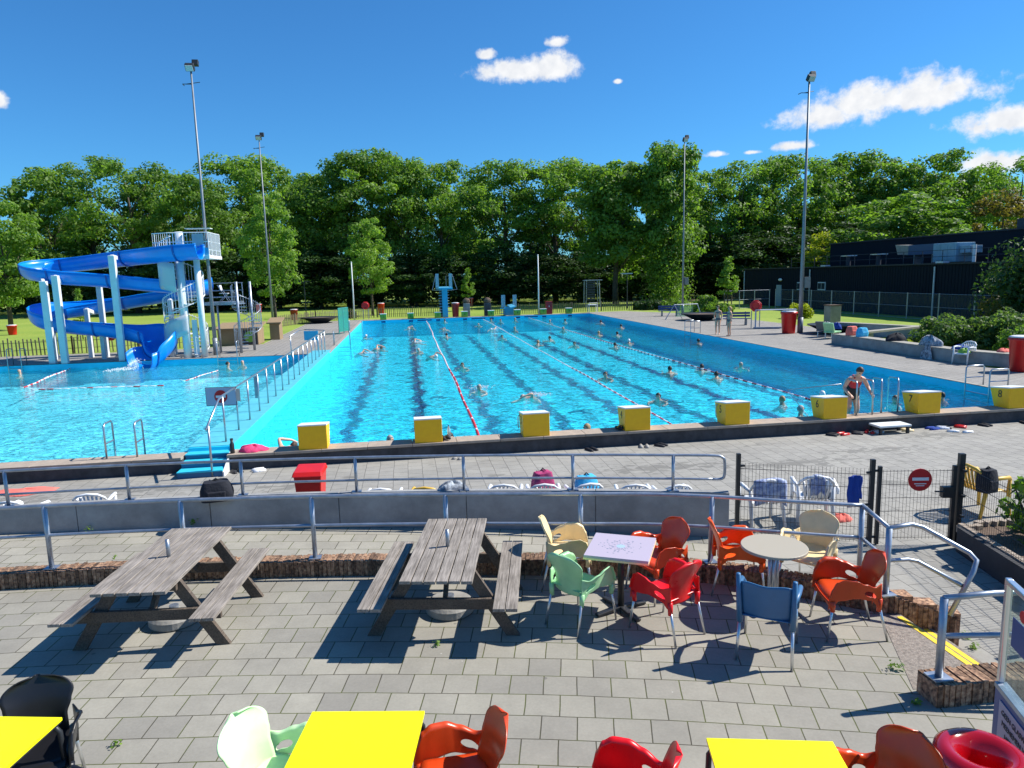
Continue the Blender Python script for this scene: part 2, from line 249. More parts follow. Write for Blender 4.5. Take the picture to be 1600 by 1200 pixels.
def grass_mat():
    m = mat('grass', (.14, .22, .03), .95); t = m.node_tree; b = t.nodes['Principled BSDF']; g = t.nodes.new('ShaderNodeNewGeometry'); Ln = t.links
    n = t.nodes.new('ShaderNodeTexNoise'); n.inputs['Scale'].default_value = .12; n.inputs['Detail'].default_value = 8; n.inputs['Roughness'].default_value = .7; Ln.new(g.outputs['Position'], n.inputs['Vector'])
    n2 = t.nodes.new('ShaderNodeTexNoise'); n2.inputs['Scale'].default_value = 5; n2.inputs['Detail'].default_value = 8; Ln.new(g.outputs['Position'], n2.inputs['Vector'])
    r = t.nodes.new('ShaderNodeValToRGB'); e = r.color_ramp.elements; e[0].position = .33; e[0].color = (.13, .24, .012, 1); e[1].position = .66; e[1].color = (.32, .38, .055, 1)
    Ln.new(_m(t, 'ADD', _m(t, 'MULTIPLY', n.outputs['Fac'], .6), _m(t, 'MULTIPLY', n2.outputs['Fac'], .4)), r.inputs[0]); Ln.new(r.outputs[0], b.inputs['Base Color'])
    bp = t.nodes.new('ShaderNodeBump'); bp.inputs['Strength'].default_value = .7; bp.inputs['Distance'].default_value = .05; Ln.new(n2.outputs['Fac'], bp.inputs['Height']); Ln.new(bp.outputs[0], b.inputs['Normal'])
grass_mat()

def water_mat():
    m = bpy.data.materials.new('water'); m.use_nodes = True; t = m.node_tree; t.nodes.clear(); Ln = t.links
    o = t.nodes.new('ShaderNodeOutputMaterial'); g = t.nodes.new('ShaderNodeNewGeometry')
    hs = None
    for sc_, st in ((1.3, .40), (3.6, .34), (8.5, .20)):
        n = t.nodes.new('ShaderNodeTexNoise'); n.inputs['Scale'].default_value = sc_; n.inputs['Detail'].default_value = 2; n.inputs['Distortion'].default_value = .6; Ln.new(g.outputs['Position'], n.inputs['Vector'])
        v = _m(t, 'MULTIPLY', n.outputs['Fac'], st); hs = v if hs is None else _m(t, 'ADD', hs, v)
    bp = t.nodes.new('ShaderNodeBump'); bp.inputs['Strength'].default_value = 1; bp.inputs['Distance'].default_value = WAVE; Ln.new(hs, bp.inputs['Height'])
    rf = t.nodes.new('ShaderNodeBsdfRefraction'); rf.inputs['IOR'].default_value = 1.33; rf.inputs['Roughness'].default_value = 0.0; Ln.new(bp.outputs[0], rf.inputs['Normal']); rf.inputs['Color'].default_value = (.85, 1, 1, 1)
    tr = t.nodes.new('ShaderNodeBsdfTransparent'); 
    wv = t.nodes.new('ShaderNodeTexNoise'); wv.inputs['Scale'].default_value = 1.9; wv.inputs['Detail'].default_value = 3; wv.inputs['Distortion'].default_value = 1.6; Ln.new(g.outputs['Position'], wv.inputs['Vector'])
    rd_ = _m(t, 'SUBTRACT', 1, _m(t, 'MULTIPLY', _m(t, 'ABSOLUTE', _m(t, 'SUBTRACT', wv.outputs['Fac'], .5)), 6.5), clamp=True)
    fc2 = _m(t, 'ADD', .86, _m(t, 'MULTIPLY', _m(t, 'POWER', rd_, 1.6), .78)); cb = t.nodes.new('ShaderNodeCombineColor'); Ln.new(_m(t, 'MULTIPLY', fc2, .88), cb.inputs[0]); Ln.new(fc2, cb.inputs[1]); Ln.new(fc2, cb.inputs[2]); Ln.new(cb.outputs[0], tr.inputs[0])  # caustic-like bright ridges painted into the transparent colour, brighter than clear water
    gl = t.nodes.new('ShaderNodeBsdfGlossy'); gl.inputs['Roughness'].default_value = .05; Ln.new(bp.outputs[0], gl.inputs['Normal'])
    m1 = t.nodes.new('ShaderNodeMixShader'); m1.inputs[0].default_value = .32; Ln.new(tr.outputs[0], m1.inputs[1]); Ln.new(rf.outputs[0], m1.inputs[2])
    fr = t.nodes.new('ShaderNodeFresnel'); fr.inputs['IOR'].default_value = 1.22; Ln.new(bp.outputs[0], fr.inputs['Normal'])
    m2 = t.nodes.new('ShaderNodeMixShader'); Ln.new(fr.outputs[0], m2.inputs[0]); Ln.new(m1.outputs[0], m2.inputs[1]); Ln.new(gl.outputs[0], m2.inputs[2])
    Ln.new(m2.outputs[0], o.inputs[0]); M['water'] = m
WAVE = .15
water_mat()
def glass_mat(name, c, a):
    m = bpy.data.materials.new(name); m.use_nodes = True; t = m.node_tree; t.nodes.clear(); o = t.nodes.new('ShaderNodeOutputMaterial')
    tr = t.nodes.new('ShaderNodeBsdfTransparent'); tr.inputs[0].default_value = c; gl = t.nodes.new('ShaderNodeBsdfGlossy'); gl.inputs['Roughness'].default_value = .05
    df = t.nodes.new('ShaderNodeBsdfDiffuse'); df.inputs[0].default_value = c; m0 = t.nodes.new('ShaderNodeMixShader'); m0.inputs[0].default_value = a; t.links.new(tr.outputs[0], m0.inputs[1]); t.links.new(df.outputs[0], m0.inputs[2])
    fr = t.nodes.new('ShaderNodeLayerWeight'); fr.inputs[0].default_value = .5; mx = t.nodes.new('ShaderNodeMixShader'); t.links.new(_m(t, 'ADD', _m(t, 'MULTIPLY', _m(t, 'POWER', fr.outputs['Facing'], 4.), .7), .05), mx.inputs[0]); t.links.new(m0.outputs[0], mx.inputs[1]); t.links.new(gl.outputs[0], mx.inputs[2]); t.links.new(mx.outputs[0], o.inputs[0]); M[name] = m
glass_mat('clear_glass', (.82, .90, .88, 1), .06); glass_mat('teal_glass', (.12, .62, .52, 1), .35); glass_mat('rail_glass', (.75, .82, .85, 1), .35); 
def net_mat():
    m = bpy.data.materials.new('wire_mesh'); m.use_nodes = True; t = m.node_tree; t.nodes.clear(); o = t.nodes.new('ShaderNodeOutputMaterial'); a = t.nodes.new('ShaderNodeBsdfTransparent'); b = t.nodes.new('ShaderNodeBsdfDiffuse'); b.inputs[0].default_value = (.3, .33, .35, 1)
    x = t.nodes.new('ShaderNodeMixShader'); x.inputs[0].default_value = .10; t.links.new(a.outputs[0], x.inputs[1]); t.links.new(b.outputs[0], x.inputs[2]); t.links.new(x.outputs[0], o.inputs[0]); M['wire_mesh'] = m
net_mat()
glass_mat('green_net', (.5, .75, .65, 1), .25); glass_mat('perf_sheet', (.75, .78, .80, 1), .72); glass_mat('splash', (.9, .95, .97, 1), .55)

# ------------------------------------------------------------ mesh building
def frame(d):
    d = Vector(d).normalized(); a = Vector((0, 0, 1)) if abs(d.z) < .95 else Vector((1, 0, 0)); x = d.cross(a).normalized(); return x, x.cross(d).normalized()
class MB:
    def __init__(s): s.v = []; s.f = []
    def add(s, vs, fs):
        o = len(s.v); s.v += [tuple(p) for p in vs]; s.f += [tuple(i+o for i in f) for f in fs]; return s
    def box(s, c, d, rz=0, R=None):
        R = R or Matrix.Rotation(rz, 3, 'Z'); c = Vector(c); h = [k/2 for k in d]
        vs = [c+R@Vector((sx*h[0], sy*h[1], sz*h[2])) for sx in (-1, 1) for sy in (-1, 1) for sz in (-1, 1)]
        return s.add(vs, [(0, 1, 3, 2), (4, 6, 7, 5), (0, 4, 5, 1), (2, 3, 7, 6), (0, 2, 6, 4), (1, 5, 7, 3)])
    def bar(s, a, b, w, t, up=(0, 0, 1)):
        a, b = Vector(a), Vector(b); d = (b-a); l = d.length; d.normalize(); x = d.cross(Vector(up))
        if x.length < 1e-4: x = d.cross(Vector((1, 0, 0)))
        x.normalize(); z = x.cross(d); R = Matrix((x, d, z)).transposed(); return s.box((a+b)/2, (w, l, t), R=R)
    def tube(s, pts, r, n=8, cap=True):
        pts = [Vector(p) for p in pts]; k = len(pts); rs = r if isinstance(r, (list, tuple)) else [r]*k; o = len(s.v); X = None
        for i, p in enumerate(pts):
            d = (pts[min(i+1, k-1)]-pts[max(i-1, 0)])
            if d.length < 1e-9: d = Vector((0, 0, 1))
            d.normalize()
            if X is None: X, Y = frame(d)
            else: X = (X-d*X.dot(d)).normalized(); Y = X.cross(d)
            for j in range(n):
                a = 2*pi*j/n; s.v.append(tuple(p+X*(cos(a)*rs[i])+Y*(sin(a)*rs[i])))
        for i in range(k-1):
            for j in range(n): s.f.append((o+i*n+j, o+i*n+(j+1) % n, o+(i+1)*n+(j+1) % n, o+(i+1)*n+j))
        if cap: s.f.append(tuple(o+j for j in range(n))[::-1]); s.f.append(tuple(o+(k-1)*n+j for j in range(n)))
        return s
    def cyl(s, a, b, r, n=12): return s.tube([a, b], r, n)
    def lathe(s, prof, c=(0, 0, 0), n=20, closed=False):
        o = len(s.v); k = len(prof)
        for r, z in prof:
            for j in range(n): a = 2*pi*j/n; s.v.append((c[0]+r*cos(a), c[1]+r*sin(a), c[2]+z))
        for i in range(k-1):
            for j in range(n): s.f.append((o+i*n+j, o+i*n+(j+1) % n, o+(i+1)*n+(j+1) % n, o+(i+1)*n+j))
        if prof[0][0] > 1e-4: s.f.append(tuple(o+j for j in range(n))[::-1])
        if prof[-1][0] > 1e-4: s.f.append(tuple(o+(k-1)*n+j for j in range(n)))
        return s
    def grid(s, fn, nu, nv, skip=None):
        o = len(s.v)
        for i in range(nu+1):
            for j in range(nv+1): s.v.append(tuple(fn(i/nu, j/nv)))
        for i in range(nu):
            for j in range(nv):
                if skip and skip((i+.5)/nu, (j+.5)/nv): continue
                a = o+i*(nv+1)+j; s.f.append((a, a+nv+1, a+nv+2, a+1))
        return s
    def poly(s, pts, z0, z1=None):
        """flat sheet (z1 None) or prism"""
        n = len(pts); o = len(s.v)
        if z1 is None: s.v += [(p[0], p[1], z0) for p in pts]; s.f.append(tuple(range(o, o+n))); return s
        s.v += [(p[0], p[1], z0) for p in pts]+[(p[0], p[1], z1) for p in pts]
        s.f.append(tuple(range(o, o+n))[::-1]); s.f.append(tuple(range(o+n, o+2*n)))
        for i in range(n): j = (i+1) % n; s.f.append((o+i, o+j, o+n+j, o+n+i))
        return s
    def ball(s, c, r, n=10, m=7):
        r = r if isinstance(r, (tuple, list)) else (r, r, r); o = len(s.v)
        for i in range(m+1):
            t = pi*i/m
            for j in range(n): a = 2*pi*j/n; s.v.append((c[0]+r[0]*sin(t)*cos(a), c[1]+r[1]*sin(t)*sin(a), c[2]+r[2]*cos(t)))
        for i in range(m):
            for j in range(n): s.f.append((o+i*n+j, o+(i+1)*n+j, o+(i+1)*n+(j+1) % n, o+i*n+(j+1) % n))
        return s
    def build(s, name, material, parent=None, smooth=False, world=False, bevel=0, solid=0, sub=0, tone=None):
        me = bpy.data.meshes.new(name); V = s.v
        if world and parent is not None:
            mi = (Matrix.Translation(parent.location) @ parent.rotation_euler.to_matrix().to_4x4()).inverted(); V = [tuple(mi @ Vector(p)) for p in V]
        me.from_pydata(V, [], s.f); me.update()
        bm = bmesh.new(); bm.from_mesh(me)
        bmesh.ops.recalc_face_normals(bm, faces=bm.faces); bm.to_mesh(me); bm.free()
        me.materials.append(M[material] if isinstance(material, str) else material)
        if smooth:
            for p in me.polygons: p.use_smooth = True
        o = bpy.data.objects.new(name, me); col.objects.link(o); o.parent = parent
        if solid: k = o.modifiers.new('s', 'SOLIDIFY'); k.thickness = solid; k.offset = 0
        if bevel: k = o.modifiers.new('b', 'BEVEL'); k.width = bevel; k.segments = 2; k.limit_method = 'ANGLE'; k.angle_limit = radians(40)
        if sub: k = o.modifiers.new('u', 'SUBSURF'); k.levels = sub; k.render_levels = sub
        return o
def tag(o, label=None, cat=None, group=None, kind=None):
    if label: o['label'] = label
    if cat: o['category'] = cat
    if group: o['group'] = group
    if kind: o['kind'] = kind
    return o
def thing(name, label, cat, loc=(0, 0, 0), rz=0, group=None):
    o = bpy.data.objects.new(name, None); o.empty_display_size = .2; col.objects.link(o); o.location = loc; o.rotation_euler = (0, 0, rz); return tag(o, label, cat, group)
def kids(o): return [c for c in col.objects if c.parent == o]
def copy_tree(o, parent=None):
    c = o.copy(); col.objects.link(c); c.parent = parent
    for ch in kids(o): copy_tree(ch, c)
    return c
def dup(o, loc, rz=0, label=None, group=None):
    c = copy_tree(o); c.location = loc; c.rotation_euler = (0, 0, rz)
    if label: c['label'] = label
    if group: c['group'] = group
    return c
def struct(name, mb, m, **k): return tag(mb.build(name, m, **k), kind='structure')
def text(s, size, name, material, parent, loc, rot, depth=.003):
    cu = bpy.data.curves.new(name, 'FONT'); cu.body = s; cu.size = size; cu.extrude = depth; cu.align_x = 'CENTER'; cu.align_y = 'CENTER'
    tmp = bpy.data.objects.new('tmp', cu); me = bpy.data.meshes.new_from_object(tmp); bpy.data.objects.remove(tmp)
    me.materials.clear(); me.materials.append(M[material]); o = bpy.data.objects.new(name, me); col.objects.link(o); o.parent = parent; o.location = loc; o.rotation_euler = rot; return o
def recolour(o, mapping):
    """give the copied parts their own material (by name of old material)"""
    for c in kids(o):
        if c.type == 'MESH' and c.data.materials and c.data.materials[0].name in mapping:
            me = c.data.copy(); me.materials[0] = M[mapping[c.data.materials[0].name]]; c.data = me
        recolour(c, mapping)
def interp(keys, x):
    for (a, va), (b, vb) in zip(keys, keys[1:]):
        if x <= b: t = (x-a)/(b-a); t = t*t*(3-2*t); return va+(vb-va)*t
    return keys[-1][1]
def smoothpath(P, k=4):
    P = [Vector(p) for p in P]; out = []
    for i in range(len(P)-1):
        a, b, c, d = P[max(i-1, 0)], P[i], P[i+1], P[min(i+2, len(P)-1)]
        for j in range(k):
            t = j/k; out.append(.5*((2*b)+(c-a)*t+(2*a-5*b+4*c-d)*t*t+(3*b-a-3*c+d)*t**3))
    out.append(P[-1]); return out
# ------------------------------------------------------------ the setting
def atX(x, y, X):
    d = fwd+RT*((x-800)/FPX)-UP*((y-600)/FPX); return CAM+d*((X-CAM.x)/d.x)
def atY(x, y, Y):
    d = fwd+RT*((x-800)/FPX)-UP*((y-600)/FPX); return CAM+d*((Y-CAM.y)/d.y)
DZ = -.35   # level of the lower deck in front of the pool
CC = Vector((-3.8, -45.0))
def arc(R, x0, x1, n):
    a0, a1 = math.asin((x0-CC.x)/R), math.asin((x1-CC.x)/R)
    return [(CC.x+R*sin(a0+(a1-a0)*i/n), CC.y+R*cos(a0+(a1-a0)*i/n)) for i in range(n+1)]

g = MB(); z = -.012
for x0, y0, x1, y1 in ((-900, 21.32, -.62, 1500), (-.62, 50.2, 20.72, 1500), (20.72, -200, 1200, 1500), (-900, -200, -34, 21.32)):
    g.add([(x0, y0, z), (x1, y0, z), (x1, y1, z), (x0, y1, z)], [(0, 1, 2, 3)])
g.add([(-34, -200, -.6), (20.72, -200, -.6), (20.72, -16, -.6), (-34, -16, -.6)], [(0, 1, 2, 3)])
struct('grass_ground', g, 'grass')
# lower deck, terrace, ramped path
struct('lower_deck', MB().poly([(-34, -20), (20.72, -20), (20.72, 0.02), (-34, 0.02)], DZ).poly([(20.72, -20), (46, -20), (46, -1.2), (20.72, -1.2)], DZ+.36).poly([(20.72, -.31), (20.72, -20), (20.74, -20), (20.74, -.31)], DZ, .01), 'deck_tiles')
kerb_in = arc(38.5, -16, 6.2, 40)+[(6.55, -8.0), (6.9, -8.16), (7.3, -8.39), (7.8, -8.78), (8.2, -9.12)]
struct('terrace_floor', MB().poly(kerb_in+[(8.48, -9.2), (8.48, -10.7), (14, -10.95), (14, -21), (-16, -21)], DZ-.3, 0.0), 'terrace_tiles')
outer = arc(38.78, -16, 6.4, 40); wallin = arc(40.8, -17, 8.15, 40)
def pz(x): return -.345+.30*min(1, max(0, (8.2-x)/11.5))
g = MB(); pb = outer+[(7.2, -7.9), (8.3, -8.35)]; pw = wallin[:]
n = 44
def samp(P, t):
    k = t*(len(P)-1); i = min(int(k), len(P)-2); f = k-i; return (P[i][0]*(1-f)+P[i+1][0]*f, P[i][1]*(1-f)+P[i+1][1]*f)
g.grid(lambda u, v: (lambda a, b: (a[0]*(1-v)+b[0]*v, a[1]*(1-v)+b[1]*v, pz(a[0]*(1-v)+b[0]*v)))(samp(pb, u), samp(pw, u)), 44, 4)
struct('ramp_path', g, 'path_tiles')

def tone_attr(o, vals):
    me = o.data; a = me.attributes.new('tone', 'FLOAT_COLOR', 'POINT')
    buf = np.ones((len(me.vertices), 4), np.float32); buf[:, :3] = np.asarray(vals, np.float32)[:, None] if np.ndim(vals) == 1 else vals
    a.data.foreach_set('color', buf.ravel())
def brick_kerb(path, depth, htop, zb, side=1, w=.052):
    """upright bricks laid side by side along a path; depth to the left of the path"""
    g = MB(); tones = []; P = [Vector((p[0], p[1])) for p in path]; rd = random.Random(3)
    cum = [0]
    for a, b in zip(P, P[1:]): cum.append(cum[-1]+(b-a).length)
    s = 0
    while s < cum[-1]-w:
        i = max(k for k in range(len(cum)-1) if cum[k] <= s); t = (s-cum[i])/(cum[i+1]-cum[i]); p = P[i].lerp(P[i+1], t); d = (P[i+1]-P[i]).normalized(); nrm = Vector((-d.y, d.x))*side
        ww = w*rd.uniform(.74, .88); h = htop(s/cum[-1])+rd.uniform(-.007, .006); dd = depth+rd.uniform(-.012, .012); c = p+d*w/2+nrm*(dd/2+rd.uniform(-.006, .006)); zz0 = zb(s/cum[-1])
        R = Matrix((Vector((d.x, d.y, 0)), Vector((nrm.x, nrm.y, 0)), Vector((0, 0, 1)))).transposed() @ Matrix.Rotation(rd.uniform(-.03, .03), 3, 'Z')
        g.box((c.x, c.y, (zz0+h)/2), (ww, dd, h-zz0), R=R); tones += [rd.uniform(.5, 1.35)]*8
        s += w
    # mortar core just inside the bricks
    o = len(g.v); 
    for a, b in zip(P, P[1:]):
        d = (b-a).normalized(); nr = Vector((-d.y, d.x))*side; q = (a+b)/2+nr*depth/2; L_ = (b-a).length
        R = Matrix((Vector((d.x, d.y, 0)), Vector((nr.x, nr.y, 0)), Vector((0, 0, 1)))).transposed()
        t = 0; hh = htop(cum[P.index(a)]/cum[-1])-.011; g.box((q.x, q.y, (hh-.5)/2), (L_, depth-.026, hh+.5), R=R); tones += [1.5]*8
    ob = g.build('brick_kerb', 'kerb_brick'); tone_attr(ob, tones); return ob
kerb_path = arc(38.5, -16, 6.2, 60)+[(6.55, -8.0), (6.9, -8.16), (7.3, -8.39), (7.8, -8.78), (8.2, -9.12), (8.35, -9.22)]
k1 = brick_kerb(kerb_path, .24, lambda t: .2, lambda t: -.36); tag(k1, 'long curved brick kerb along the far edge of the terrace under the grey railing', 'kerb')
k2 = brick_kerb([(8.36, -9.22), (8.62, -9.26), (8.85, -9.33), (9.06, -9.42)], .2, lambda t: .2-.24*t, lambda t: -.4); tag(k2, 'short sloping brick kerb stepping down beside the yellow edged steps', 'kerb')
k3 = brick_kerb([(7.66, -10.78), (8.3, -10.80), (9.4, -10.95)], .26, lambda t: .2, lambda t: -.4); tag(k3, 'stubby brick wall end at the near side of the steps carrying a rail post', 'kerb')
struct('asphalt_landing', MB().poly([(8.25, -9.25), (8.478, -9.25), (8.478, -10.52), (7.66, -10.5)], .004), 'asphalt')
g = MB().box((8.65, -9.9, -.47), (.34, 1.4, .6)); struct('lower_step', g, 'asphalt')
for i, (x, zt) in enumerate(((8.43, .008), (8.545, -.166), (8.64, -.166), (8.745, -.166))):
    g = MB().poly([(x-.03, -9.3), (x+.03, -9.3), (x+.03, -10.5), (x-.03, -10.5)], zt); o = struct('step_marking', g, 'yellow_paint')
# retaining wall
g = MB()
a0, a1 = math.asin((-17-CC.x)/40.88), math.asin((8.13-CC.x)/40.88)
aj = [a1]
while aj[-1] > a0: aj.append(aj[-1]-2.02/40.88)
for b, a in zip(aj, aj[1:]):
    pts = [(CC.x+R_*sin(a+(b-a)*t+ (.00012 if t == 0 else -.00012 if t == 1 else 0)), CC.y+R_*cos(a+(b-a)*t)) for R_, ts in ((40.8, (0, .5, 1)), (40.96, (1, .5, 0))) for t in ts]
    g.poly(pts, -.5, .36)
bk_ = [(CC.x+R_*sin(a0+(a1-.002-a0)*t), CC.y+R_*cos(a0+(a1-.002-a0)*t)) for R_, rg in ((40.83, range(61)), (40.93, range(60, -1, -1))) for t in [k/60 for k in rg]]
g.poly(bk_, -.5, .345)
wl = g.build('retaining_wall', 'concrete_wall', bevel=.008); tag(wl, 'low curved grey concrete panel wall between the ramp path and the pool deck', 'wall')

# pools
PX0, PX1, PY0, PY1 = -.60, 20.7, .50, 50.0
struct('main_pool_floor', MB().poly([(PX0-.1, PY0-.1), (PX1+.1, PY0-.1), (PX1+.1, PY1+.1), (PX0-.1, PY1+.1)], -1.55), 'pool_paint')
g = MB()
for i in range(8):
    x = 1.25+2.5*i; rl = random.Random(i+5); y = 2.0
    while y < 48:
        w_ = .16*sin(y*1.9+i)+.10*sin(y*4.7+2*i)
        for _k in range(6):  # lane lines scattered into wavy pieces: refraction wobble built into their shape
            cx_, cy_, a_, b_ = x+w_*.7+rl.gauss(0, .10), y+rl.uniform(-.1, .1), rl.uniform(.07, .17), rl.uniform(.035, .09); g.poly([(cx_-a_, cy_-.02), (cx_, cy_-b_), (cx_+a_, cy_+.02), (cx_, cy_+b_)], -1.544+.0012*_k+rl.uniform(0, .001))
        y += .125
    g.poly([(x-.45, 48.0), (x+.45, 48.0), (x+.45, 48.25), (x-.45, 48.25)], -1.544).poly([(x-.45, 1.95), (x+.45, 1.95), (x+.45, 2.2), (x-.45, 2.2)], -1.544)
struct('pool_lane_lines', g, 'pool_line')
g = MB().box((10, .45, -1.05), (60, .1, 2.0)).box((PX1+.1, 25.2, -.90), (.2, 51, 1.77)).box((10, 50.1, -.90), (22, .2, 1.77)).box((PX0-.1, 35.6, -.90), (.2, 28.7, 1.77))
struct('main_pool_walls', g, 'pool_paint')
g = MB()
for i in range(8):
    x = 1.25+2.5*i; g.box((x, 49.995, -.17), (.38, .02, .14))
    if i < 7 and i % 2: g.box((x+1.25, 49.995, -.14), (1.3, .02, .10))
struct('turning_marks', g, 'pool_line')
struct('pool_walkway', MB().box((-1.06, 10.9, -.83), (.90, 20.9, 1.84)), 'pool_paint')
g = MB(); y = .5
while y < 21.3: g.box((-1.06, y+.49, .096), (.92, .97, .02)); y += .98
struct('walkway_top', g, 'walk_paint')
struct('left_pool_floor', MB().poly([(-34, .4), (-1.4, .4), (-1.4, 21.5), (-34, 21.5)], -1.0), 'shallow_paint')
struct('left_pool_walls', MB().box((-17.8, 21.42, -.75), (32.6, .2, 1.47)), 'pool_paint')
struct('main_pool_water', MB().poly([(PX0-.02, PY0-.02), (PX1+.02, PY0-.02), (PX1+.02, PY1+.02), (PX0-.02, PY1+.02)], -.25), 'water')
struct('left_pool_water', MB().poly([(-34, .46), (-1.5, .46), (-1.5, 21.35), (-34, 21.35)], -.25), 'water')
# near coping
g = MB(); gd = MB()
for x0, x1 in ((-34.0, -1.53), (-.60, 27.4)):
    x = x1
    while x > x0: xa = max(x0, x-1.0); g.box(((xa+x)/2+.002, .235, -.03), (x-xa-.008, .53, .06)); x -= 1.0
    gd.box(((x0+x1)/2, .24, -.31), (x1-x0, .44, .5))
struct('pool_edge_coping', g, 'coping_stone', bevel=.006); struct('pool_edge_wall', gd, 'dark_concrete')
# side and far decks
struct('right_deck', MB().poly([(20.69, -.3), (40, -.3), (36, 6.4), (24.1, 6.4), (24.1, 16), (28.9, 18.5), (28.9, 36), (28.0, 44.4), (24.5, 51.6), (20.69, 51.6)], .002), 'paving')
struct('far_deck', MB().poly([(-.6, 49.99), (20.69, 49.99), (20.69, 51.2), (-.6, 51.6)], .003), 'paving')
struct('left_deck', MB().poly([(-34, 21.31), (-.6, 21.31), (-.6, 51.6), (-5.15, 50.5), (-5.1, 28.6), (-10.5, 26.6), (-34, 26.2)], .004), 'paving')
g = MB().poly([(-.78, 21.4), (-.58, 21.4), (-.58, 50.1), (-.78, 50.1)], .008).poly([(PX1-.02, -.3), (PX1+.16, -.3), (PX1+.16, 50.1), (PX1-.02, 50.1)], .008).poly([(-34, 21.3), (-1.5, 21.3), (-1.5, 21.5), (-34, 21.5)], .008).poly([(-.6, 49.98), (20.72, 49.98), (20.72, 50.2), (-.6, 50.2)], .008)
struct('pool_rim', g, 'kerb_light')
struct('deck_kerb', MB().poly([(-5.25, 28.6), (-5.12, 28.6), (-5.17, 50.5), (-5.3, 50.5)], .012).poly([(28.9, 18.5), (29.0, 18.5), (29.0, 36), (28.1, 44.5), (24.6, 51.7), (24.5, 51.6), (28.0, 44.4), (28.9, 36)], .012), 'kerb_light')

# blue steps up to the walkway
st = thing('blue_steps', 'turquoise painted concrete steps leading up to the walkway between the pools', 'steps', (-1.05, .5, DZ))
for i in range(3):
    zt = .45-.1125*(i+1); MB().box((0, -.16-.32*i, zt/2), (.90, .32, zt)).build('riser', 'step_riser', st); MB().box((0, -.17-.32*i, zt+.012), (.92, .33, .03)).build('tread', 'step_blue', st, bevel=.006)
MB().box((0, .02, .40), (.92, .04, .09)).build('landing_edge', 'step_blue', st)
MB().add([(.47, 0, 0), (.47, -1.0, 0), (.47, -1.0, .1), (.47, 0, .47), (.50, 0, 0), (.50, -1.0, 0), (.50, -1.0, .1), (.50, 0, .47)], [(0, 1, 2, 3), (4, 7, 6, 5), (0, 4, 5, 1), (1, 5, 6, 2), (2, 6, 7, 3), (3, 7, 4, 0)]).build('side_wall', 'white_paint', st)

# ------------------------------------------------------------ sports hall
h = thing('sports_hall', 'long low navy clad building with flat roof behind the wire fence', 'building', (40.5, 30, 0))
g = MB().box((50.5, 34.2, 1.875), (20, 48.4, 3.75)); w_ = g.build('wall', 'navy_cladding', h, world=True)
g = MB()
for k in range(160): g.box((40.485, 10.2+k*.3, 1.86), (.03, .05, 3.7))
g.build('cladding_ribs', 'navy_cladding', h, world=True)
MB().box((50.5, 34.2, 3.80), (20.3, 48.7, .1)).build('roof', 'roof_felt', h, world=True)
up = MB().box((53, 29.5, 4.92), (16, 40, 2.12)).build('upper_wall', 'navy_cladding', h, world=True)
MB().box((53, 29.5, 6.02), (16.2, 40.2, .1)).build('upper_roof', 'roof_felt', h, world=True)
MB().box((49, 20, 5.4), (7.9, 16, 2.6)).build('plant_screen', 'navy_light', h, world=True)
d0 = atX(1217, 480, 40.45); 
dr = MB().box((40.44, atX(1217, 460, 40.45).y, 1.1), (.08, .95, 2.1)).build('door', 'door_blue', h, world=True, bevel=.01)
yy = atX(1217, 460, 40.45).y; MB().cyl((-.12, yy-.35-30, 1.05), (-.12, yy-.35-30, 1.2), .02, 6).build('handle', 'steel', dr)
for px, wd in ((1284, 1.15), (1251, 1.15)):
    yy = atX(px, 447, 40.45).y; zz = atX(px, 447, 40.45).z
    f = MB().box((40.45, yy, zz), (.10, wd, .72)).build('window', 'window_frame', h, world=True)
    for s in (-1, 1): MB().box((-.11, yy-30+s*wd*.24, zz), (.02, wd*.42, .54)).build('pane', 'glass_dark', f)
for px, py in ((1163, 450), (1265, 450), (1459, 450)):
    yy = atX(px, py, 40.4).y; MB().cyl((40.38, yy, 0), (40.38, yy, 3.6), .07, 8).build('downpipe', 'galvanised', h, world=True)
for px, py in ((1219, 437), (1555, 437)):
    q = atX(px, py, 40.35); MB().ball((40.36, q.y, q.z), (.12, .36, .14), 10, 6).build('wall_lamp', 'sign_white', h, world=True, smooth=True)
for px in (1288, 1470): q = atX(px, 415, 40.4); MB().box((40.5, q.y, 3.9), (.5, .7, .12)).build('roof_vent', 'sign_grey', h, world=True)
# roof guard rail + roof plant
g = MB(); 
for k in range(14): g.cyl((41.2, 24+k*2.0, 3.85), (41.2, 24+k*2.0, 4.75), .025, 6)
for zz in (4.3, 4.75): g.cyl((41.2, 24, zz), (41.2, 50, zz), .02, 6)
g.build('roof_railing', 'navy_light', h, world=True)
q0, q1 = atX(1464, 400, 42.2), atX(1500, 400, 42.2)
ru = thing('air_handler', 'pale blue ventilation unit on the roof of the navy building', 'ventilation unit', (42.6, (q0.y+q1.y)/2, 3.86))
wy = abs(q0.y-q1.y)
MB().box((0, 0, .72), (1.5, wy, 1.35)).build('casing', 'unit_blue', ru, bevel=.03)
for k in (-.3, .0, .3): MB().box((-.76, k*wy, .72), (.03, wy*.27, 1.1)).build('access_panel', 'unit_blue', ru, bevel=.01)
MB().box((0, -wy*.5-.5, .9), (1.0, .9, .5)).build('fan_box', 'unit_blue', ru, bevel=.02)
MB().cyl((-.3, -wy*.5-1.15, 0), (-.3, -wy*.5-1.15, 1.2), .12, 10).build('flue', 'sign_white', ru)
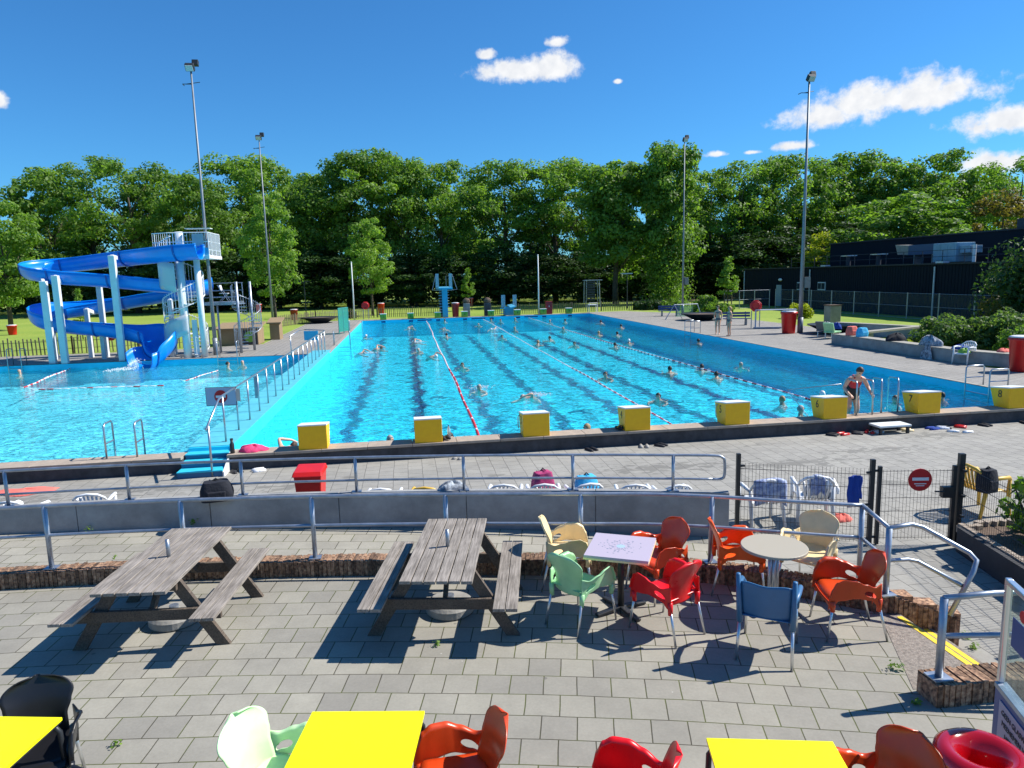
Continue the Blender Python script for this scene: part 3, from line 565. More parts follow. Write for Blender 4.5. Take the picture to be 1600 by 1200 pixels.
MB().box((0, wy*.5+1.5, 1.05), (.9, 3.0, .75)).build('duct', 'duct_blue', ru); MB().add([(-.45, wy*.5+3.0, .68), (.45, wy*.5+3.0, .68), (.45, wy*.5+3.0, 1.42), (-.45, wy*.5+3.0, 1.42), (-.6, wy*.5+4.0, .75), (.6, wy*.5+4.0, .75), (.6, wy*.5+4.3, 1.5), (-.6, wy*.5+4.3, 1.5)], [(0, 1, 2, 3), (4, 7, 6, 5), (0, 4, 5, 1), (1, 5, 6, 2), (2, 6, 7, 3), (3, 7, 4, 0)]).build('intake_hood', 'cast_concrete', ru)
for k in (.5, 2.4): MB().box((0, wy*.5+k, .34), (.8, .06, .68)).build('duct_leg', 'galvanised', ru)
for i, px in enumerate((1326, 1373)):
    q = atX(px, 402, 41.8); v = thing('roof_vent', ['flat topped roof vent at the left end of the navy roof', 'flat topped roof vent nearer the ventilation duct on the navy roof'][i], 'vent', (41.8, q.y, 3.86), group='vents on the navy roof')
    MB().cyl((0, 0, 0), (0, 0, .8), .2, 8).build('stack', 'navy_light', v); MB().box((0, 0, .85), (1.0, .9, .08)).build('cowl', 'sign_white', v)

# ------------------------------------------------------------ fences
def chain_fence(name, label, pts, hgt_, n, group=None):
    t = thing(name, label, 'fence', (*pts[0], 0), group=group)
    a, b = Vector((*pts[0], 0)), Vector((*pts[1], 0))
    for i in range(n+1): p = a.lerp(b, i/n); MB().cyl(p, p+Vector((0, 0, hgt_)), .04, 6).build('post', 'galvanised', t, world=True)
    g = MB(); 
    for zz in (.08, hgt_*.5, hgt_-.04): g.cyl(a+Vector((0, 0, zz)), b+Vector((0, 0, zz)), .012, 5)
    g.build('line_wire', 'galvanised', t, world=True)
    g = MB(); g.add([a+Vector((0, 0, .03)), b+Vector((0, 0, .03)), b+Vector((0, 0, hgt_-.03)), a+Vector((0, 0, hgt_-.03))], [(0, 1, 2, 3)]); g.build('wire_netting', 'wire_mesh', t, world=True); return t
chain_fence('wire_fence', 'tall grey wire netting fence in front of the navy building', [(38.3, 47.55), (38.3, 8.55)], 1.85, 13)
chain_fence('wire_fence', 'short wire netting fence closing the lawn beside the navy building', [(33.6, 48.6), (38.25, 48.6)], 1.8, 3)
def picket_fence(label, P, hh=.95, group='picket fences round the lawn'):
    P = [Vector((p[0], p[1], 0)) for p in P]; t = thing('picket_fence', label, 'fence', P[0], group=group); g = MB(); gr = MB(); rd = random.Random(len(P)+int(P[0].x))
    for a, b in zip(P, P[1:]):
        L_ = (b-a).length; n = int(L_/.19); d = (b-a)/L_
        for i in range(n):
            p = a+d*(i*.19+.08)+Vector((rd.uniform(-.02, .02), rd.uniform(-.02, .02), 0)); hq = hh*rd.uniform(.88, 1.08); g.bar(p, p+Vector((rd.uniform(-.03, .03), rd.uniform(-.03, .03), hq)), .062, .03, up=(d.y, -d.x, 0))
        for zz in (.3, .72): gr.cyl(a+Vector((0, 0, zz)), b+Vector((0, 0, zz)), .012, 5)
        m_ = max(1, int(L_/2.6))
        for i in range(m_+1): q = a.lerp(b, i/m_); MB().cyl(q, q+Vector((0, 0, hh*1.05)), .05, 7).build('post', 'beam_wood', t, world=True)
    g.build('pickets', 'picket_wood', t, world=True); gr.build('wire', 'dark_steel', t, world=True)
picket_fence('chestnut picket fence on the lawn edge left of the water slide', [(-19.5, 26.3), (-15.2, 26.9), (-12, 27.6), (-8.3, 28.4)])
picket_fence('low picket fence curving behind the left poolside deck', [(-7.2, 44.6), (-6.2, 47.5), (-4.9, 51.2), (-2, 53.9), (.2, 55.0)])
picket_fence('long low picket fence across the far end of the main pool', [(.5, 55.2), (7.4, 54.4)])
picket_fence('low picket fence behind the far diving blocks right of the diving tower', [(11.6, 53.6), (17, 53.0), (22.3, 53.0)])
picket_fence('picket fence running to the shrubs at the far right lawn', [(22.7, 53.2), (26.5, 53.6), (33, 54.3)])

# ------------------------------------------------------------ railings
def railing(name, label, pts, top, mid, posts, r=.024, group=None, base=None, pr_=.03, plate=True, extra=None):
    """pts: list of world points along the top rail; mid: list along mid rail; posts: (foot, head)"""
    f0 = posts[0][0]; t = thing(name, label, 'railing', f0, group=group)
    MB().tube(smoothpath(top, 4) if len(top) > 3 else top, r, 8).build('top_rail', 'galvanised', t, world=True, smooth=True)
    if mid: MB().tube(smoothpath(mid, 4) if len(mid) > 3 else mid, r*.9, 8).build('mid_rail', 'galvanised', t, world=True, smooth=True)
    for a, b in posts:
        p = MB().cyl(a, b, pr_, 10).build('post', 'galvanised', t, world=True, smooth=True)
        if plate:
            q = Vector(a); MB().box((q.x, q.y, q.z+.008), (.15, .13, .012)).build('foot_plate', 'galvanised', t, world=True)
    return t
# rail on the brick kerb
K0 = .2; KT = K0+.81; KM = K0+.43
def ra(x, z, R=38.62): return Vector((x, CC.y+sqrt(R*R-(x-CC.x)**2), z))
xs = [-9, -6, -3.5, -1.16, .5, 2.15, 3.8, 5.45]
top = [ra(x, KT) for x in xs]+[Vector((6.2, -7.68, KT)), Vector((6.95, -7.95, KT)), Vector((7.8, -8.35, KT)), Vector((8.42, -8.62, KT))]
mid = [p-Vector((0, 0, .38)) for p in top]
posts = [(ra(x, K0), ra(x, KT)) for x in (-7.8, -4.5, -1.14, .50, 2.12, 3.78, 5.42)]+[(Vector((6.9, -7.98, K0)), Vector((6.93, -7.94, KT)))]
railing('kerb_railing', 'long grey two bar railing standing on the curved brick kerb', None, top, mid, posts)
e = Vector((8.42, -8.62, K0-.1)); c = Vector((8.36, -9.16, .2))
cz = .2+.74
top2 = [Vector((8.42, -8.62, KT)), Vector((8.38, -9.1, cz+.02)), Vector((8.44, -9.16, cz)), Vector((8.62, -9.22, cz+.01)), Vector((8.72, -9.28, cz-.01)), Vector((8.78, -9.8, .52)), Vector((8.80, -9.95, .44)), Vector((8.79, -9.93, .40)), Vector((8.76, -9.72, .03))]
t = thing('stair_railing', 'grey tubular handrail kinking down the steps with a slanted end leg', 'railing', c)
MB().tube([Vector((8.42, -8.62, -.2)), Vector((8.42, -8.62, KT))], .03, 10).build('post', 'galvanised', t, world=True, smooth=True)
MB().tube([c, Vector((8.36, -9.16, cz))], .032, 10).build('post', 'galvanised', t, world=True, smooth=True); MB().box((c.x, c.y, .208), (.17, .15, .012)).build('foot_plate', 'galvanised', t, world=True)
A_ = hgt; 
P1 = Vector((8.42, -8.62, KT)); P2 = Vector((8.36, -9.16, cz)); 
q = [at(1424, 819, .93), at(1442, 824, .90), at(1515, 864, .72), at(1526, 876, .66), at(1521, 893, .58), at(1484, 961, .10)]
MB().tube([P1, P2], .024, 8).build('top_rail', 'galvanised', t, world=True, smooth=True)
MB().tube([P2]+q, .026, 10).build('handrail', 'galvanised', t, world=True, smooth=True)
MB().tube([P1-Vector((0, 0, .38)), P2-Vector((0, 0, .36))], .022, 8).build('mid_rail', 'galvanised', t, world=True, smooth=True)
MB().tube([P2-Vector((0, 0, .36)), at(1418, 874, .55), at(1434, 877, .52), at(1503, 915, .42)], .022, 8).build('mid_rail', 'galvanised', t, world=True, smooth=True)
c = Vector((7.76, -10.66, .2)); e = at(1585, 911, .92)
e = Vector((8.45, -10.72, .93))
t = thing('end_railing', 'short grey railing on the brick wall stub beside the blue wind screen', 'railing', c)
MB().cyl(c, c+Vector((0, 0, .72)), .032, 12).build('post', 'galvanised', t, world=True, smooth=True); MB().box((c.x, c.y, .208), (.17, .15, .012)).build('foot_plate', 'galvanised', t, world=True)
MB().tube([c+Vector((0, 0, .72)), Vector((8.2, -10.68, .93)), Vector((8.42, -10.70, .925)), Vector((8.5, -10.74, .89)), Vector((9.0, -10.86, .89))], .026, 10).build('top_rail', 'galvanised', t, world=True, smooth=True)
MB().tube([c+Vector((0, 0, .38)), Vector((9.0, -10.86, .58))], .024, 8).build('mid_rail', 'galvanised', t, world=True, smooth=True)
MB().cyl((9.0, -10.86, .2), (9.0, -10.86, .9), .03, 8).build('post', 'galvanised', t, world=True, smooth=True)
# rail on top of the concrete wall
W0, WT, WM = .36, .36+.56, .36+.19
wa = lambda x, z: ra(x, z, 40.88)
xs = [-9, -6, -3, -1.0, .75, 2.5, 4.2, 5.85, 7.3, 7.9]
t = railing('wall_railing', 'lower grey two bar railing mounted along the top of the concrete wall', None, [wa(x, WT) for x in xs]+[wa(8.03, WT-.03), wa(8.06, WT-.1), wa(8.06, WM+.07), wa(8.02, WM+.01), wa(7.9, WM)], [wa(x, WM) for x in xs], [(wa(x, W0), wa(x, WT)) for x in (-8.1, -4.5, -2.8, -1.02, .72, 2.5, 4.18, 5.85, 7.33)], r=.022, pr_=.026)

# black mesh fence and gate
FZ = DZ
def mesh_panel(t, a, b, z0, z1, name='mesh_panel', sp=.05):
    a, b = Vector(a), Vector(b); L_ = (b-a).length; d = (b-a)/L_; g = MB(); n = int(L_/sp)
    for i in range(n+1): p = a+d*(L_*i/n); g.cyl((p.x, p.y, z0), (p.x, p.y, z1), .0028, 4)
    k = 0; zz = z0+.03
    while zz < z1: g.cyl((a.x, a.y, zz), (b.x, b.y, zz), .0042, 4); zz += .2
    g.build(name, 'black_metal', t, world=True)
fa, fb, fc = at(1151, 836, FZ), at(1357, 851, FZ), at(1493, 850, FZ)
FH = 1.23
t = thing('mesh_fence', 'black welded mesh fence panel between the concrete wall and the gate', 'fence', fa, group='black mesh fence panels')
for p in (fa, fb): MB().box((p.x, p.y, p.z+FH/2+.03), (.06, .06, FH+.06), rz=-.2).build('post', 'black_metal', t, world=True)
mesh_panel(t, fa, fb, FZ+.03, FZ+FH-.08)
for zz in (.1, .62, 1.1): 
    for p, s in ((fa, .06), (fb, -.06)): MB().box((p.x+s, p.y-.01, FZ+zz), (.07, .03, .03)).build('clamp', 'black_metal', t, world=True)
gt = thing('mesh_gate', 'black mesh gate with a round red no entry sign and a lock', 'gate', fb)
g0, g1 = fb+(fc-fb)*.085, fb+(fc-fb)*.93
for p in (g0, g1): MB().box((p.x, p.y, FZ+.6), (.05, .05, FH-.06), rz=-.2).build('frame_post', 'black_metal', gt, world=True)
mesh_panel(gt, g0, g1, FZ+.08, FZ+FH-.1)
MB().box((g1.x-.10, g1.y, FZ+.80), (.16, .09, .16), rz=-.2).build('lock_box', 'black_metal', gt, world=True); MB().cyl((g1.x-.18, g1.y-.05, FZ+.82), (g1.x-.32, g1.y-.03, FZ+.83), .012, 6).build('latch', 'black_metal', gt, world=True)
for zz in (.12, 1.12): MB().box(((fb.x+g0.x)/2, (fb.y+g0.y)/2, FZ+zz), (.10, .025, .03), rz=-.1).build('hinge', 'black_metal', gt, world=True)
sc_ = thing('no_entry_sign', 'round red no entry sign fixed to the black mesh gate', 'sign', at(1430, 740, FZ+1.0))
gd_ = (g1-g0).normalized(); sp_ = g0.lerp(g1, .53); ny = Vector((gd_.y, -gd_.x, 0)); rzs = atan2(gd_.y, gd_.x)
sc_.location = Vector((sp_.x, sp_.y, FZ+.985))+ny*.03; sc_.rotation_euler = (0, 0, rzs)
MB().cyl((0, .008, 0), (0, -.008, 0), .165, 36).build('disc', 'sign_red', sc_); MB().box((0, -.011, .015), (.23, .006, .045)).build('bar', 'sign_white', sc_)
MB().box((0, -.011, -.055), (.17, .005, .012)).box((0, -.011, -.085), (.12, .005, .010)).build('small_print', 'sign_white', sc_)
t = thing('mesh_fence', 'black welded mesh fence running toward the camera along the planting bed', 'fence', fc, group='black mesh fence panels')
MB().box((fc.x, fc.y, FZ+FH/2+.06), (.075, .075, FH+.14), rz=-.2).build('post', 'black_metal', t, world=True)
fd = Vector((10.72, -9.4, FZ)); fd = fc+(Vector((10.83, -8.25, FZ))-fc)*2.0
mesh_panel(t, fc, fd, FZ+.36, FZ+FH+.02); MB().box((fd.x, fd.y, FZ+FH/2), (.06, .06, FH)).build('post', 'black_metal', t, world=True)
for zz in (.45, .75, 1.12): MB().box((fc.x+.0, fc.y-.06, FZ+zz), (.04, .08, .03)).build('clamp', 'black_metal', t, world=True)
# planting bed behind it
bed = thing('planting_bed', 'dark walled planting bed with bare soil beside the gate', 'planter', (11.2, -7.2, FZ))
MB().poly([(10.98, -7.12), (10.72, -8.3), (10.4, -9.9), (10.55, -9.9), (10.86, -8.3), (11.12, -7.12)], FZ-.1, FZ+.36).build('bed_wall', 'dark_render', bed, world=True)
MB().poly([(11.14, -7.0), (10.86, -8.3), (10.55, -9.9), (14.5, -10.2), (14.2, -7.6), (12.2, -6.9)], FZ-.05, FZ+.28).build('soil', 'soil', bed, world=True)
g = MB()
for i in range(26):
    t_ = i/26; p = Vector((11.1+3.2*t_, -6.95-.5*t_*t_-.12*(t_ < .1), FZ+.3)); g.box((p.x, p.y, p.z), (.11, .09, .1), rz=.1*i)
for i in range(18): g.box((11.10-.34*i/18*1.0, -7.08-1.7*i/18, FZ+.33), (.09, .085, .1), rz=-.2)
ob = g.build('edging_stones', 'coping_stone', bed, world=True)
# ------------------------------------------------------------ flood light poles
def light_pole(label, x, y, H, r=.11, planter=False, box=True, tilt=0):
    t = thing('light_pole', label, 'light pole', (x, y, 0), tilt, group='flood light poles')
    MB().tube([(0, 0, 0), (0, 0, H*.45), (0, 0, H)], [r*.95, r*.62, r*.36], 10).build('pole', 'pole_metal', t, smooth=True)
    MB().cyl((0, 0, 0), (0, 0, .9), r*1.15, 10).build('pole_base', 'pole_metal', t, smooth=True)
    hd = MB().box((0, -.15, H-.15), (.42, .22, .34), R=Matrix.Rotation(.7, 3, 'X')).build('floodlight', 'dark_steel', t, bevel=.02)
    MB().box((0, -.29, H-.24), (.34, .02, .28), R=Matrix.Rotation(.7, 3, 'X')).build('lens', 'lamp_glass', hd)
    MB().box((.22, .05, H+.10), (.30, .2, .28), R=Matrix.Rotation(-.3, 3, 'X')).build('floodlight', 'dark_steel', t, bevel=.02)
    MB().tube([(0, 0, H-.9), (-.45, 0, H-.9), (-.45, .3, H-.9)], .02, 6).tube([(-.3, 0, H-.9), (.35, .1, H-.78)], .018, 6).build('bracket', 'dark_steel', t)
    if box: MB().box((.28, -.05, 2.9), (.34, .22, .62)).build('switch_box', 'cast_concrete', t)
    return t
light_pole('tall grey flood light pole rising behind the white slide tower', -6.5, 22.7, 14.3, box=False)
light_pole('tall thin flood light pole on the lawn edge before the bushy light tree', -7.0, 41.8, 14.6, .1, box=False)
light_pole('thick tall flood light pole beside the red bin and the navy building', 26.0, 22.4, 14.2, .14)
light_pole('slender tall flood light pole standing by the round planter at the far right deck', 27.0, 42.6, 14.7, .1)
def thin_pole(label, x, y, H, top=False):
    t = thing('flag_pole', label, 'pole', (x, y, 0), group='thin poles at the far pool end'); MB().tube([(0, 0, 0), (0, 0, H)], [.075, .045], 8).build('pole', 'white_paint', t, smooth=True); MB().ball((0, 0, H), .07, 8, 5).build('finial', 'white_paint', t); return t
thin_pole('thin white pole above the teal glass screen', -1.45, 51.8, 5.3); thin_pole('thin white pole among the far green blocks', 16.0, 51.3, 5.6)
for lb, px, dpt in (('dark park lamp with flat top near the far left lawn bin', 475, 72), ('dark lamp post with two small heads right of the big lone trunk', 980, 74)):
    p = atD(px, dpt); t = thing('park_lamp', lb, 'lamp post', p); MB().cyl((0, 0, 0), (0, 0, 3.6), .05, 8).build('pole', 'dark_steel', t)
    MB().box((0, 0, 3.65), (1.1, .25, .1)).build('lamp_head', 'sign_grey' if px > 600 else 'dark_steel', t); 
# planters (round bowls)
for lb, p in (('wide shallow black bowl planter at the foot of the far right light pole', Vector((25.75, 35.6, 0))), ('black bowl planter next to the thick light pole', Vector((27.6, 21.3, 0))), ('dark shallow bowl planter at the far left corner of the deck', at(500, 501, .2))):
    t = thing('bowl_planter', lb, 'planter', (p.x, p.y, 0), group='black bowl planters'); MB().lathe([(.55, 0), (.7, .05), (1.55, .48), (1.6, .52), (1.5, .52), (.9, .3), (0, .3)], n=28).build('bowl', 'black_metal', t, smooth=True); MB().lathe([(1.4, .42), (.7, .47), (0, .48)], n=16).build('soil', 'soil', t)

# ------------------------------------------------------------ water slide
sl = [(-6.4, 21.15, 5.4), (-7.27, 21.3, 5.36), (-8.29, 21.7, 5.3), (-10.39, 23.0, 5.2), (-12.75, 24.3, 5.06), (-14.39, 24.5, 4.94), (-15.13, 23.8, 4.78), (-14.9, 23.0, 4.54), (-14.08, 22.5, 4.36), (-13.23, 22.4, 4.26), (-11.48, 22.4, 4.09), (-9.71, 22.4, 3.87), (-8.12, 22.6, 3.67), (-7.29, 23.3, 3.61), (-7.22, 24.2, 3.52), (-7.88, 25.0, 3.4), (-8.97, 25.3, 3.26), (-10.8, 25.3, 3.0), (-12.77, 25.3, 2.71), (-14.25, 25.0, 2.53), (-15.1, 24.4, 2.39), (-15.19, 23.6, 2.26), (-14.71, 22.9, 2.09), (-13.83, 22.5, 1.92), (-12.88, 22.35, 1.78), (-11.41, 22.35, 1.6), (-10.12, 22.35, 1.39), (-9.28, 22.2, 1.2), (-8.85, 21.75, .95), (-8.92, 21.3, .66), (-9.25, 20.9, .38), (-9.5, 20.5, .22)]
ws = thing('water_slide', 'bright blue spiral water slide on white posts ending in the left pool', 'water slide', (-11, 23.5, 0))
P = smoothpath(sl, 5); nP = len(P)
def slide_frame(i):
    d = (P[min(i+1, nP-1)]-P[max(i-1, 0)]); d.z *= 1; d.normalize(); s_ = Vector((d.y, -d.x, 0)).normalized(); return d, s_, s_.cross(d)
# curvature for banking
def section(i, j, off=0.):
    d, s_, u_ = slide_frame(i); t = i/(nP-1)
    a_, b_ = slide_frame(max(0, i-3))[0], slide_frame(min(nP-1, i+3))[0]; turn = (a_.x*b_.y-a_.y*b_.x)   # + = left turn
    bank = max(-.35, min(.35, turn*(.12 if t < .45 else .4))); R_ = (.52 if t < .22 else .44 if t < .8 else .44+.36*min(1, (t-.8)/.12))+off
    hi = max(0, t-.86)*3; aL, aR = -1.62, 1.62
    if turn < 0 and t > .8: aL = -1.62-.0
    ang = aL+(aR-aL)*j/14
    c = P[i]; wx = R_*sin(ang)*(1.0 if t < .8 else 1.1); wz = -R_*cos(ang)
    outer_ = (-1 if turn < 0 else 1)
    ex = max(0, (abs(ang)-1.1))*.5*(1+ (1.4*min(1, abs(turn)) if (ang > 0) == (outer_ > 0) and t > .45 else 0)+(.5 if ang*(1 if t < .2 else -1) < 0 and t < .2 else 0)*0)
    wz += ex*.6
    ca, sa = cos(bank), sin(bank); x2, z2 = wx*ca-wz*sa*0, wz+wx*sa*.9
    return c+s_*x2+Vector((0, 0, 1))*z2
g = MB(); g.grid(lambda u, v: section(round(u*(nP-1)), round(v*14)), nP-1, 14)
g.build('trough', 'slide_blue', ws, world=True, smooth=True, solid=.035)
for i in range(6, nP-4, 9):
    g = MB(); dd = slide_frame(i)[0]*.04; g.grid(lambda u, v: section(i, round(u*14), .045)+dd*(2*v-1), 14, 1); g.build('joint_flange', 'slide_joint', ws, world=True, solid=.03)
for jj in (0, 14):
    MB().tube([section(i, jj) for i in range(nP)], .032, 6).build('rim', 'light_blue' if 0 else 'slide_blue', ws, world=True, smooth=True)
def leg(x, y, z0, z1, w=.28, arm=None, mname='tower_white'):
    o = MB().box((x, y, (z0+z1)/2), (w, w*.8, z1-z0)).build('leg', mname, ws, world=True, bevel=.02)
    if arm: a = MB().bar((x, y, z1-.05), arm, .14, .2).build('arm', mname, ws, world=True, bevel=.02)
leg(-13.85, 21.62, -.1, 4.0, .30, (-14.5, 22.9, 4.25)); leg(-13.22, 21.45, -.1, 4.25, .30, (-13.3, 22.1, 3.9)); leg(-14.9, 22.9, 4.2, 4.3, .14, None)
leg(-10.62, 21.55, -.1, 5.15, .30, (-10.62, 22.1, 5.05)); leg(-12.3, 23.95, -.1, 4.3, .26, (-12.3, 22.75, 3.95)); leg(-13.1, 24.1, -.1, 2.55, .22, (-13.1, 25.0, 2.3)); leg(-8.95, 24.1, -.1, 2.9, .24, (-9.2, 25.0, 2.85)); leg(-14.7, 23.7, -.1, 1.9, .3); leg(-8.6, 22.6, -.1, .6, .22)
leg(-12.0, 22.9, -.1, 1.5, .2, (-11.95, 22.3, 1.4))
# splash of running water at the end
g = MB(); rd = random.Random(5)
for i in range(420): 
    a = rd.random(); g.ball((-9.55-.75*a+rd.gauss(0, .10+.28*a), 20.45-.8*a+rd.gauss(0, .1+.2*a), -.24+rd.random()*.10*(1-a)+max(0, .35*(1-4*a))), rd.uniform(.012, .035), 5, 4)
tag(g.build('splash', 'splash', smooth=True), 'white splash of water where the blue slide ends', 'splash', kind='stuff')

# slide tower
tw = thing('slide_tower', 'white slide tower with spiral stairs and railed platform', 'tower', (-7.6, 22.0, 0))
MB().tube([(-7.6, 21.75, 0), (-7.6, 21.75, 5.0)], .19, 18).build('column', 'tower_white', tw, world=True, smooth=True)
MB().tube([(-6.82, 21.86, 0), (-6.82, 21.86, 5.0)], .15, 16).build('column', 'tower_white', tw, world=True, smooth=True)
MB().tube([(-7.35, 23.9, 0), (-7.35, 23.9, 5.0)], .12, 12).build('column', 'pole_metal', tw, world=True, smooth=True)
MB().box((-7.15, 22.8, 5.0), (2.1, 2.3, .16)).build('platform', 'white_paint', tw, world=True, bevel=.01)
MB().box((-6.5, 21.72, 5.26), (.66, .1, .38)).build('front_panel', 'light_blue', tw, world=True)
MB().box((-6.5, 21.66, 5.0), (.75, .14, .2)).build('fascia', 'white_paint', tw, world=True)
# platform rails
g = MB(); gg = MB(); 
rp = [(-6.15, 23.9), (-6.15, 21.7), (-7.0, 21.7), (-8.05, 21.7), (-8.9, 22.2)]
for (x0, y0), (x1, y1) in zip(rp, rp[1:]):
    for zz in (5.35, 5.75, 6.2): g.cyl((x0, y0, zz), (x1, y1, zz), .022, 6)
    n = max(2, int(math.hypot(x1-x0, y1-y0)/.13))
    for i in range(n+1): t = i/n; g.cyl((x0+(x1-x0)*t, y0+(y1-y0)*t, 5.08), (x0+(x1-x0)*t, y0+(y1-y0)*t, 6.2), .010 if i % 6 else .022, 5)
g.build('platform_railing', 'white_paint', tw, world=True)
MB().box((-6.62, 21.68, 5.83), (.55, .02, .62)).box((-6.14, 22.8, 5.75), (.02, 1.8, .8)).build('rail_glass', 'rail_glass', tw, world=True)
MB().tube([(-7.75, 22.6, 5.1), (-7.75, 22.6, 6.3)], .2, 16).build('start_tube', 'tower_white', tw, world=True, smooth=True)
MB().box((-6.7, 22.3, 6.42), (1.2, .5, .03)).build('roof_plate', 'white_paint', tw, world=True)
# spiral stair round the column
def spiral(t, c, R_, z0, z1, turns, a0, ms, nst, mrail, rr=.02, balus=3, rin=.1, dirn=1):
    g = MB(); gr = MB(); gh = []
    for i in range(nst):
        f = i/nst; a = a0+dirn*turns*2*pi*f; a1_ = a0+dirn*turns*2*pi*(i+1)/nst; z = z0+(z1-z0)*(i+1)/nst
        pts = [(c[0]+rin*cos(a), c[1]+rin*sin(a)), (c[0]+R_*cos(a), c[1]+R_*sin(a)), (c[0]+R_*cos(a1_), c[1]+R_*sin(a1_)), (c[0]+rin*cos(a1_), c[1]+rin*sin(a1_))]
        g.poly(pts, z-.04, z)
        for k in range(balus):
            b = a+(a1_-a)*(k+.5)/balus; zz = z0+(z1-z0)*(i+(k+.5)/balus+.5)/nst; gr.cyl((c[0]+R_*cos(b), c[1]+R_*sin(b), zz), (c[0]+R_*cos(b), c[1]+R_*sin(b), zz+.95), .011, 4)
    g.build('stair_treads', ms, t, world=True); gr.build('balusters', mrail, t, world=True)
    N_ = nst*2
    for off in (0.02, .97): MB().tube([(c[0]+R_*cos(a0+dirn*turns*2*pi*i/N_), c[1]+R_*sin(a0+dirn*turns*2*pi*i/N_), z0+(z1-z0)*i/N_+off) for i in range(N_+1)], rr, 6).build('handrail', mrail, t, world=True, smooth=True)
spiral(tw, (-7.75, 22.45), 1.0, 0, 5.05, 1.9, -1.0, 'white_paint', 26, 'white_paint')
def curved_sheet(c, R_, a0, a1, z0, z1, name, m_, t, slope=0):
    g = MB(); g.grid(lambda u, v: (c[0]+R_*cos(a0+(a1-a0)*u), c[1]+R_*sin(a0+(a1-a0)*u), z0+(z1-z0)*v+slope*u), 18, 4); return g.build(name, m_, t, world=True, smooth=True, solid=.01)
curved_sheet((-7.75, 22.45), 1.06, pi*1.05, pi*1.5, 3.6, 5.0, 'perforated_screen', 'perf_sheet', tw, -.3)
curved_sheet((-7.75, 22.45), 1.06, pi*1.02, pi*1.62, .5, 1.5, 'perforated_screen', 'perf_sheet', tw, .75)
MB().box((-7.2, 21.9, .95), (.24, .12, 1.9)).build('stair_post', 'tower_white', tw, world=True)

# lifeguard stand with grey spiral stair
lg = thing('lifeguard_stand', 'grey steel lookout platform with narrow spiral stairs', 'lookout', (-5.4, 24.3, 0))
MB().box((-6.35, 24.6, 2.62), (1.75, 1.5, .16)).build('platform', 'galvanised', lg, world=True)
for x, y, hh in ((-5.35, 23.25, 3.75), (-4.95, 24.6, 3.75), (-6.55, 23.95, 2.6), (-7.1, 25.2, 2.6)): MB().cyl((x, y, 0), (x, y, hh), .07 if hh > 3 else .05, 10).build('post', 'galvanised', lg, world=True, smooth=True)
g = MB()
for zz in (2.95, 3.3, 3.7): g.cyl((-7.2, 23.9, zz), (-5.45, 23.9, zz), .018, 6); g.cyl((-7.2, 25.3, zz), (-5.45, 25.3, zz), .018, 6)
for x in (-7.2, -5.5): g.cyl((x, 23.9, 2.7), (x, 23.9, 3.7), .02, 6); g.cyl((x, 25.3, 2.7), (x, 25.3, 3.7), .02, 6)
g.build('platform_railing', 'galvanised', lg, world=True)
spiral(lg, (-5.1, 24.1), .72, 0, 2.62, 1.25, pi*.75, 'galvanised', 14, 'galvanised', .016, 3, .05)
fc_ = thing('folding_chair', 'white folding chair on the grey lookout platform', 'chair', (-6.25, 24.4, 2.70))
MB().box((0, 0, .45), (.42, .4, .03)).build('seat', 'plastic_white', fc_); MB().box((-.18, .05, .75), (.05, .42, .28), R=Matrix.Rotation(-.2, 3, 'Y')).build('backrest', 'plastic_white', fc_)
for sy in (-.2, .22): 
    MB().tube([(-.28, sy, .9), (.25, sy, 0)], .014, 6).build('leg', 'steel', fc_); MB().tube([(.18, sy, .45), (-.25, sy, 0)], .014, 6).build('leg', 'steel', fc_)

# sheds
for lb, x0, x1, y, hh, dpt, sg in (('larger tan wooden shed with a round green sign', -7.75, -5.45, 28.2, .95, 1.8, True), ('smaller tan wooden shed half behind the other', -5.35, -4.75, 31.4, 1.05, 1.2, False)):
    t = thing('pump_shed', lb, 'shed', ((x0+x1)/2, y+dpt/2, 0), group='tan wooden sheds'); w = x1-x0
    MB().box((0, 0, hh/2), (w, dpt, hh)).build('wall', 'tan_wood', t, bevel=.01)
    MB().add([(-w/2-.15, -dpt/2-.15, hh), (w/2+.15, -dpt/2-.15, hh), (w/2+.15, dpt/2+.15, hh+.25), (-w/2-.15, dpt/2+.15, hh+.25), (-w/2-.15, -dpt/2-.15, hh+.08), (w/2+.15, -dpt/2-.15, hh+.08), (w/2+.15, dpt/2+.15, hh+.33), (-w/2-.15, dpt/2+.15, hh+.33)], [(0, 3, 2, 1), (4, 5, 6, 7), (0, 1, 5, 4), (1, 2, 6, 5), (2, 3, 7, 6), (3, 0, 4, 7)]).build('roof', 'tan_wood', t)
    if sg: MB().cyl((.68, -dpt/2-.03, .5), (.68, -dpt/2, .5), .33, 24).build('round_sign', 'block_green', t); MB().box((.7, -dpt/2-.01, .45), (.8, .03, .85)).build('door', 'dark_render', t)

